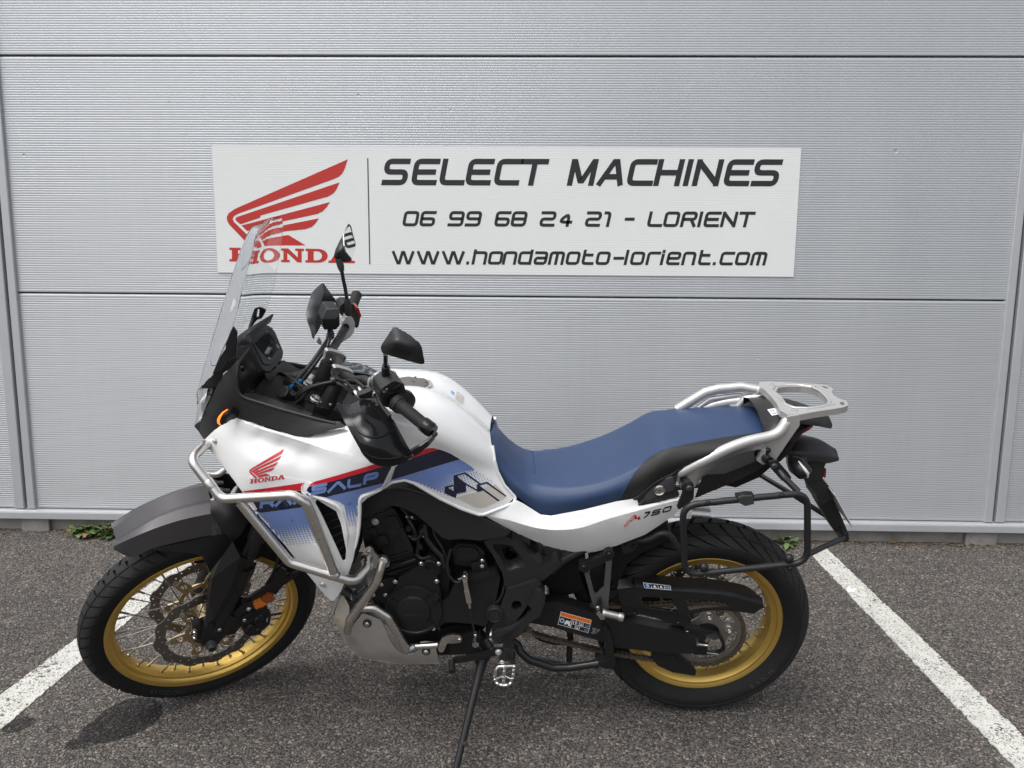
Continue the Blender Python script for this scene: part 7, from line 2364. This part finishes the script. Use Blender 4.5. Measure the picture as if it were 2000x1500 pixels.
plate('peg_spring', d5([(1520, 850), (1560, 830), (1600, 880), (1625, 905), (1570, 915), (1555, 890)]), .17, .195, BRIGHT, moto, rnd=2)
# inner mudguard, frame pieces between seat and wheel
plate('inner_fender', d6([(30, 140), (200, 60), (420, 0), (900, -130), (950, -60), (800, 20), (600, 110), (450, 230), (380, 380), (300, 430), (250, 300), (260, 200), (120, 230)]), -.09, .088, ENGDARK, moto, rnd=6)
plate('fender_tab', e3([(735, 1150), (760, 1110), (870, 1040), (1000, 985), (1040, 1000), (1020, 1090), (960, 1170), (820, 1230), (740, 1220)]), .10, .118, MATTE, moto, rnd=4, bevel=.003)
bolt(*e3([(940, 1112)])[0], .119, .007, SMOOTHBLACK)
btube('fender_rail', e3([(1000, 1000, .13), (1120, 1000, .14), (1230, 970, .146), (1380, 885, .15), (1500, 885, .15), (1590, 960, .148), (1720, 1160, .14), (1780, 1260, .13)]), .0085, MATTE, rf=.04)
plate('battery_box', d5([(900, 330), (1000, 420), (1150, 350), (1350, 220), (1420, 250), (1340, 420), (1400, 600), (1250, 650), (1090, 620), (1000, 560)]), -.08, .06, ENGDARK, moto, rnd=5)
MB().add(*tube([bk(*q) for q in d5([(1200, 260, .02), (1420, 720, .02)])], [.026, .026], 16)).build('shock_absorber', ENGINE, moto)
plate('tank_strap', d5([(830, 110), (905, 150), (912, 200), (880, 260), (840, 200)]), .03, .10, ENGDARK, moto, rnd=4)
plate('linkage', d5([(1440, 470), (1640, 420), (1680, 620), (1560, 700), (1450, 640)]), -.05, .05, ENGDARK, moto, rnd=5)
# centre stand folded under the arm
btube('centre_stand', d5([(640, 1130, .10), (712, 1180, .10), (720, 1240, .11), (820, 1330, .12), (1080, 1415, .125), (1240, 1412, .125), (1540, 1368, .13)]), .0125, SMOOTHBLACK, rf=.05)
btube('centre_stand', d5([(1500, 1376, .13), (1550, 1367, .13)]), .0142, SMOOTHBLACK)
btube('centre_stand', d5([(1240, 1020, .06), (1255, 1100, .06), (1245, 1200, .06), (1240, 1340, .06)]), .010, SMOOTHBLACK, rf=.02)
plate('centre_stand_foot', d5([(1590, 1000), (1620, 960), (1655, 1030), (1670, 1040), (1700, 1160), (1730, 1380), (1700, 1430), (1620, 1430), (1560, 1400), (1500, 1370), (1610, 1360), (1630, 1240), (1610, 1120)]), .09, .135, SMOOTHBLACK, moto, rnd=4, bevel=.004)
btube('centre_stand', d5([(640, 1130, -.10), (800, 1320, -.12), (1240, 1400, -.125), (1540, 1368, -.13)]), .0125, SMOOTHBLACK, rf=.05)

# ------------------------------------------------------------------ tail: grab rail and carrier of silver cast metal
rc_ = c7([(150, 770, .130), (160, 735, .132), (250, 682, .134), (360, 628, .136), (470, 572, .136), (570, 530, .134), (670, 499, .130), (800, 470, .124), (862, 440, .120), (900, 392, .114), (925, 348, .108), (955, 318, .102)])
rl = [(q[0] + .8, q[1] + 3.2) for q in rc_[1:10]] + [q[:2] for q in c7([(925, 335), (1000, 325), (1010, 345), (1005, 400), (975, 440), (830, 652), (745, 670), (706, 642), (742, 556), (640, 590), (560, 622), (470, 668), (390, 715), (335, 752), (300, 795), (265, 838), (178, 838), (150, 780)])]
gr = plate('grab_rail', rl, .112, .130, SILVER, moto, rnd=3, bevel=.005, seg=3)
MB().add(*plate_shape(rl, .112, .130, rnd=3)).mirror().build('grab_rail', SILVER, moto, bevel=.005, seg=3)
rp = dense(rc_, 5)
nrp = len(rp)
mb = MB().add(*tube([bk(q[0], q[1] + .5, q[2] + .006) for q in rp], [.0148 if 2 < i < nrp - 3 else .0105 for i in range(nrp)], 16))
mb.build('rail_tube', SILVER, gr, smooth=60)
mb.mirror().build('rail_tube', SILVER, moto, smooth=60)
rt2 = [bk(*q) for q in c7([(545, 640, .132), (560, 625, .134), (562, 668, .132)])]
MB().add(*bar(rt2, .012, .010, up=(0, 1, 0))).build('rail_rib', SILVER, gr, bevel=.003)
plate('rail_lug', c7([(706, 640), (768, 545), (772, 560), (770, 590), (748, 660), (730, 655)]), .130, .142, SILVER, gr, rnd=1, bevel=.002)
# carrier plate, flat and open in the middle, symmetric about the bike
def cz(x): return 1.066 + (-.94 - x) * .05
half = [(-.915, .0), (-.913, .050), (-.908, .095), (-.918, .124), (-.950, .127), (-1.000, .110), (-1.048, .098), (-1.076, .090), (-1.097, .076), (-1.104, .046), (-1.092, .028), (-1.086, .0)]
hole = [(-.943, .0), (-.940, .045), (-.955, .073), (-.985, .079), (-1.020, .075), (-1.048, .060), (-1.058, .032), (-1.060, .0)]
def sym(h): return h + [(x, -y) for x, y in reversed(h) if abs(y) > 1e-6]
lug = lambda s: [(-1.082, s * .052), (-1.078, s * .078), (-1.090, s * .070), (-1.095, s * .050)][::s]
def deck(outer, holes_, z_top, th, name, mat, parent, bev=.003):
    flat, faces = tri2d([[tuple(p) for p in fillet(outer, .006, True, 3)]] + [[tuple(p) for p in fillet(h, .006, True, 3)] for h in holes_], 0)
    k = len(flat)
    v = [Vector((x, y, cz(x) + z_top)) for x, y in flat] + [Vector((x, y, cz(x) + z_top - th)) for x, y in flat]
    f = list(faces) + [tuple(i + k for i in reversed(q)) for q in faces]
    for a, b_ in edges_once(faces): f.append((b_, a, a + k, b_ + k))
    return MB().add(v, f).build(name, mat, parent, bevel=bev, seg=3)
rear_h = [(-1.064, .018), (-1.064, .040), (-1.076, .040), (-1.076, .018)]
ck = deck(sym(half), [sym(hole), lug(1), lug(-1)], .008, .018, 'luggage_carrier', SILVER, moto, .006)
for s in (1, -1):
    for x, y in ((-.945, .094), (-1.055, .062)):
        c = Vector((x, s * y, cz(x) + .008))
        MB().add(*lathe(c, (0, 0, 1), [(.0098, -.002), (.0098, .0028), (.0072, .0036), (.0052, .0034), (.0048, -.001), (.0, -.001)], 20)).build('carrier_boss', SILVER, ck)
loop_ = [(x, y) for x, y in [(a - .009 if abs(a + .94) < .03 else a, b_) for a, b_ in sym(hole)]]
cx_ = sum(x for x, y in loop_) / len(loop_)
loop_ = [Vector((cx_ + (x - cx_) * 1.10 + .004, y * 1.12, cz(x) + .0085)) for x, y in sym(hole)]
MB().add(*tube(loop_, .0042, 8, .012, closed=True)).build('carrier_rim', SILVER, ck, smooth=60)
# upper loop of the rail on the far side is the mirror of the near one; give both their grip loop
for s in (-1,):
    lp_ = [bk(*q) for q in c7([(150, 285, -.142), (350, 165, -.140), (440, 142, -.138), (600, 128, -.134), (720, 150, -.122), (780, 170, -.105)])]
    MB().add(*tube(lp_, .0150, 16, .03)).build('grab_loop', SILVER, ck, smooth=60)
    lp2 = [bk(*q) for q in c7([(300, 270, -.134), (380, 212, -.134), (590, 182, -.132), (612, 205, -.130), (570, 262, -.128)])]
    MB().add(*tube(lp2, .007, 12, .012)).build('grab_loop', SILVER, ck, smooth=60)
    lp3 = [bk(*q) for q in c7([(570, 268, -.120), (620, 210, -.120), (730, 195, -.112), (790, 175, -.100)])]
    MB().add(*tube(lp3, .011, 14, .02)).build('grab_loop', SILVER, ck, smooth=60)
# black tail cover under the carrier with a small white sticker
tcv_r = [[bk(*q) for q in c7([(762, 455, .105), (800, 448, .110), (850, 425, .112), (890, 388, .108)])],
         [bk(*q) for q in c7([(752, 400, .098), (800, 408, .100), (850, 395, .100), (892, 372, .098)])],
         [bk(*q) for q in c7([(735, 360, .085), (795, 372, .088), (850, 365, .086), (892, 350, .084)])]]
cen = [Vector((p.x, 0, p.z + .016)) for p in tcv_r[-1]]
v, f = grid_shape(tcv_r + [[Vector((p.x, .045, p.z + .012)) for p in tcv_r[-1]]] + [cen], 4, 4, mirror=True)
v0 = [Vector((p.x - .09, p.y * .72, p.z - .002)) for p in (q for q in [])]
tcv = MB().add(v, f).build('tail_cover', MATTE, moto, smooth=35)
rear_r = [[Vector((r_[-1].x, r_[-1].y, r_[-1].z)), Vector((r_[-1].x - .06, r_[-1].y * .9, r_[-1].z - .004)), Vector((r_[-1].x - .15, r_[-1].y * .62, r_[-1].z - .030))] for r_ in tcv_r]
cr = [[Vector((p.x, 0, p.z + .014)) for p in rear_r[-1]]]
v, f = grid_shape(rear_r + [[Vector((p.x, p.y * .5, p.z + .011)) for p in rear_r[-1]]] + cr, 4, 4, mirror=True)
MB().add(v, f).build('tail_cover', MATTE, moto, smooth=35)
TC = bvh_of([tcv])
st_q = c7([(780, 288), (834, 278), (862, 322), (812, 330)])
q4 = [bk(*c[:2], .075) for c in st_q]
nr = geometry.normal(q4)
if nr.dot(CAMB - q4[0]) < 0: nr = -nr
stk = []
dfl = []
for c in st_q:
    d = (BINV3 @ ray(*c[:2])).normalized()
    h, nn, ii, ds = TC.ray_cast(CAMB, d)
    if h is not None: stk.append(h + (nn if nn.dot(d) < 0 else -nn) * .0015)
if len(stk) == 4:
    MB().add(stk, [(0, 1, 2, 3)]).build('sticker', DEC_WHITE, tcv, smooth=0, fix=False)
    for k, (u0, v0, u1, v1, mm) in enumerate(((.25, .62, .8, .85, DEC_LBLUE), (.25, .15, .36, .3, CASTGREY), (.55, .12, .66, .28, CASTGREY), (.2, .36, .34, .5, CASTGREY), (.45, .34, .75, .46, CASTGREY))):
        P = [stk[0].lerp(stk[1], u).lerp(stk[3].lerp(stk[2], u), w) for u, w in rect(u0, v0, u1, v1)]
        nn = geometry.normal(P)
        if nn.dot(CAMB - P[0]) < 0: nn = -nn
        MB().add([p + nn * .0004 for p in P], [(0, 1, 2, 3)]).build('sticker_print', mm, tcv, smooth=0, fix=False)
# tail body, lamp, mudguard
plate('tail_body', d7([(270, 400), (370, 300), (450, 200), (520, 130), (600, 85), (640, 80), (560, 150), (520, 215), (440, 340), (340, 440), (300, 440)]), -.07, .07, MATTE, moto, rnd=4, bevel=.005)
plate('tail_body', c7([(400, 700), (700, 600), (760, 660), (900, 560), (960, 500), (860, 640), (720, 760), (560, 830), (420, 800)]), -.10, .10, ENGDARK, moto, rnd=4)
plate('tail_lamp', d7([(515, 215), (525, 175), (560, 130), (620, 85), (682, 50), (690, 70), (640, 110), (570, 150), (540, 190), (524, 220)]), -.055, .055, REDLENS, moto, rnd=2, bevel=.003)
rm1 = [bk(*q) for q in d7([(430, 350, .060), (560, 352, .066), (680, 355, .064), (830, 372, .056), (958, 395, .030)])]
rm2 = [bk(*q) for q in d7([(455, 330, .045), (540, 290, .046), (680, 300, .046), (820, 318, .040), (950, 380, .022)])]
rm0 = [bk(*q) for q in d7([(480, 450, .062), (600, 455, .068), (700, 430, .066), (835, 455, .058), (955, 428, .034)])]
rm3 = [Vector((a.x, 0, a.z + .012)) for a in rm2]
v, f = grid_shape([rm0, rm1, rm2, rm3], 4, 3, mirror=True, lin_v=False)
MB().add(*thicken(v, f, .004, Vector((-1, 0, 3)))).build('rear_mudguard', MATTE, moto, smooth=24, bevel=.001)
plate('plate_holder', d7([(480, 440), (590, 470), (600, 485), (690, 430), (830, 440), (805, 490), (800, 560), (785, 620), (770, 680), (640, 690), (575, 600), (480, 510)]), -.05, .050, MATTE, moto, rnd=3, bevel=.006, seg=3)
plate('plate_holder', d7([(630, 688), (770, 655), (800, 640), (895, 745), (905, 815), (785, 895), (742, 880), (720, 780), (660, 710)]), -.045, .056, MATTE, moto, rnd=2, bevel=.006)
plate('plate_holder', d7([(740, 880), (790, 890), (890, 830), (960, 960), (1040, 1150), (1065, 1225), (1020, 1235), (990, 1180), (960, 1070), (965, 1180), (940, 1205), (860, 1090)]), -.03, .030, MATTE, moto, rnd=3, bevel=.003)
plate('rear_reflector', d7([(808, 505), (826, 515), (820, 600), (802, 612)]), -.025, .025, REDLENS, moto, rnd=1)
# number plate seen nearly edge-on
na, nb = bk(*d7([(1110, 1150)])[0], .105), bk(*d7([(905, 775)])[0], .105)
nb = na + (nb - na).normalized() * .130
nrmx = Vector(((nb - na).z, 0, -(nb - na).x)).normalized()
if nrmx.x > 0: nrmx = -nrmx
vq = [na, nb, Vector((nb.x, -.105, nb.z)), Vector((na.x, -.105, na.z))]
MB().add(vq + [p + nrmx * .0025 for p in vq], [(0, 1, 2, 3), (7, 6, 5, 4), (0, 4, 5, 1), (1, 5, 6, 2), (2, 6, 7, 3), (3, 7, 4, 0)]).build('number_plate', PLATEM, moto, smooth=0)
# turn signal of the tail
MB().add(*tube([bk(*q) for q in d7([(470, 430, .06), (520, 480, .10), (600, 560, .135), (622, 595, .142)])], [.018, .026, .022, .010], 16)).build('turn_signal', SMOOTHBLACK, moto, smooth=60)
MB().add(*tube([bk(*q) for q in d7([(535, 435, .125), (600, 520, .150), (632, 560, .155), (630, 605, .150)])], [.002, .0045, .0045, .002], 10)).build('turn_signal_lens', M('lens_clear', (.55, .56, .58), .12, 0, .5, coat=1.0), moto, smooth=60)
MB().add(*tube([Vector((p.x, -p.y, p.z)) for p in [bk(*q) for q in d7([(470, 430, .06), (520, 480, .10), (600, 560, .135), (622, 595, .142)])]], [.018, .026, .022, .010], 16)).build('turn_signal', SMOOTHBLACK, moto, smooth=60)

# ------------------------------------------------------------------ black tube rack for the side case
RK = M('rack_black', (.016, .016, .017), .42, 0, .5, bump=.10, bscale=900)
def rack(name, pts, r=.0088, rf=.03, closed=False, both=True):
    mb = MB().add(*tube([bk(*p) for p in pts], r, 14, rf, closed=closed, nf=7))
    o = mb.build(name, RK, moto, smooth=60)
    if both: mb.mirror().build(name, RK, moto, smooth=60)
    return o
YR = .240
rack('pannier_rack', c7([(190, 955, YR), (620, 908, YR), (1060, 865, YR), (1062, 1352, YR), (640, 1395, YR), (205, 1442, YR)]), closed=True, rf=.042)
rack('rack_arm', c7([(1062, 1298, YR), (1180, 1240, .16), (1312, 1182, .06)]), .0080)
rack('rack_arm', c7([(775, 615, .140), (830, 672, .170), (900, 760, .205), (1000, 860, YR - .006)]), .0085, .02)
plate('rack_bracket', c7([(790, 650), (850, 640), (930, 730), (950, 760), (920, 800), (880, 780), (800, 690)]), .185, .192, RK, moto, rnd=3, bevel=.002, both=True)
MB().add(*tube([bk(*q) for q in c7([(762, 618, .136), (800, 648, .165)])], .0125, 14)).build('rack_spacer', SMOOTHBLACK, moto)
bolt(*c7([(828, 678)])[0], .194, .0075, CASTGREY)
plate('rack_bracket', c7([(182, 830), (205, 800), (255, 800), (272, 830), (268, 905), (240, 935), (200, 962), (165, 985), (150, 965), (175, 910), (190, 870)]), .200, .208, RK, moto, rnd=3, bevel=.002, both=True)
MB().add(*tube([bk(*q) for q in c7([(205, 778, .138), (238, 815, .205)])], .0115, 14)).build('rack_spacer', SMOOTHBLACK, moto)
bolt(*c7([(234, 832)])[0], .209, .0078, CASTGREY)
bolt(*c7([(782, 572)])[0], .137, .0075, SMOOTHBLACK)
for q in ((338, 1383), (932, 1322)):
    c = bk(*c7([q])[0], YR)
    prof = [(.0125 * math.sin(a), -.0125 * math.cos(a)) for a in np.linspace(.35, math.pi, 12)]
    MB().add(*lathe(c, (0, 0, 1), prof, 18)).build('rack_bumper', HOSE, moto, smooth=60)
for q in ((368, 940), (882, 888), (346, 1452), (940, 1395)):
    bolt(*c7([q])[0], YR + .008, .0062, SMOOTHBLACK)
plate('rack_catch', c7([(575, 905), (610, 892), (682, 890), (690, 945), (625, 958), (590, 940)]), YR + .004, YR + .014, CASTGREY, moto, rnd=2, bevel=.002)
plate('rack_joint', c7([(565, 888), (640, 878), (690, 880), (692, 900), (640, 905), (570, 930)]), YR - .012, YR + .006, RK, moto, rnd=3, bevel=.003)
plate('rack_joint', c7([(1290, 1165), (1330, 1150), (1355, 1185), (1340, 1210), (1300, 1210)]), -.065, .065, RK, moto, rnd=3, bevel=.002)
bolt(*c7([(1310, 1182)])[0], .067, .0068, CASTGREY)
# inner strut of the far rack and the silencer end beyond the wheel
MB().add(*tube([bk(*q) for q in c7([(210, 1010, -.14), (340, 1020, -.15)])], [.045, .047], 24)).build('silencer', STEEL, moto, smooth=40)
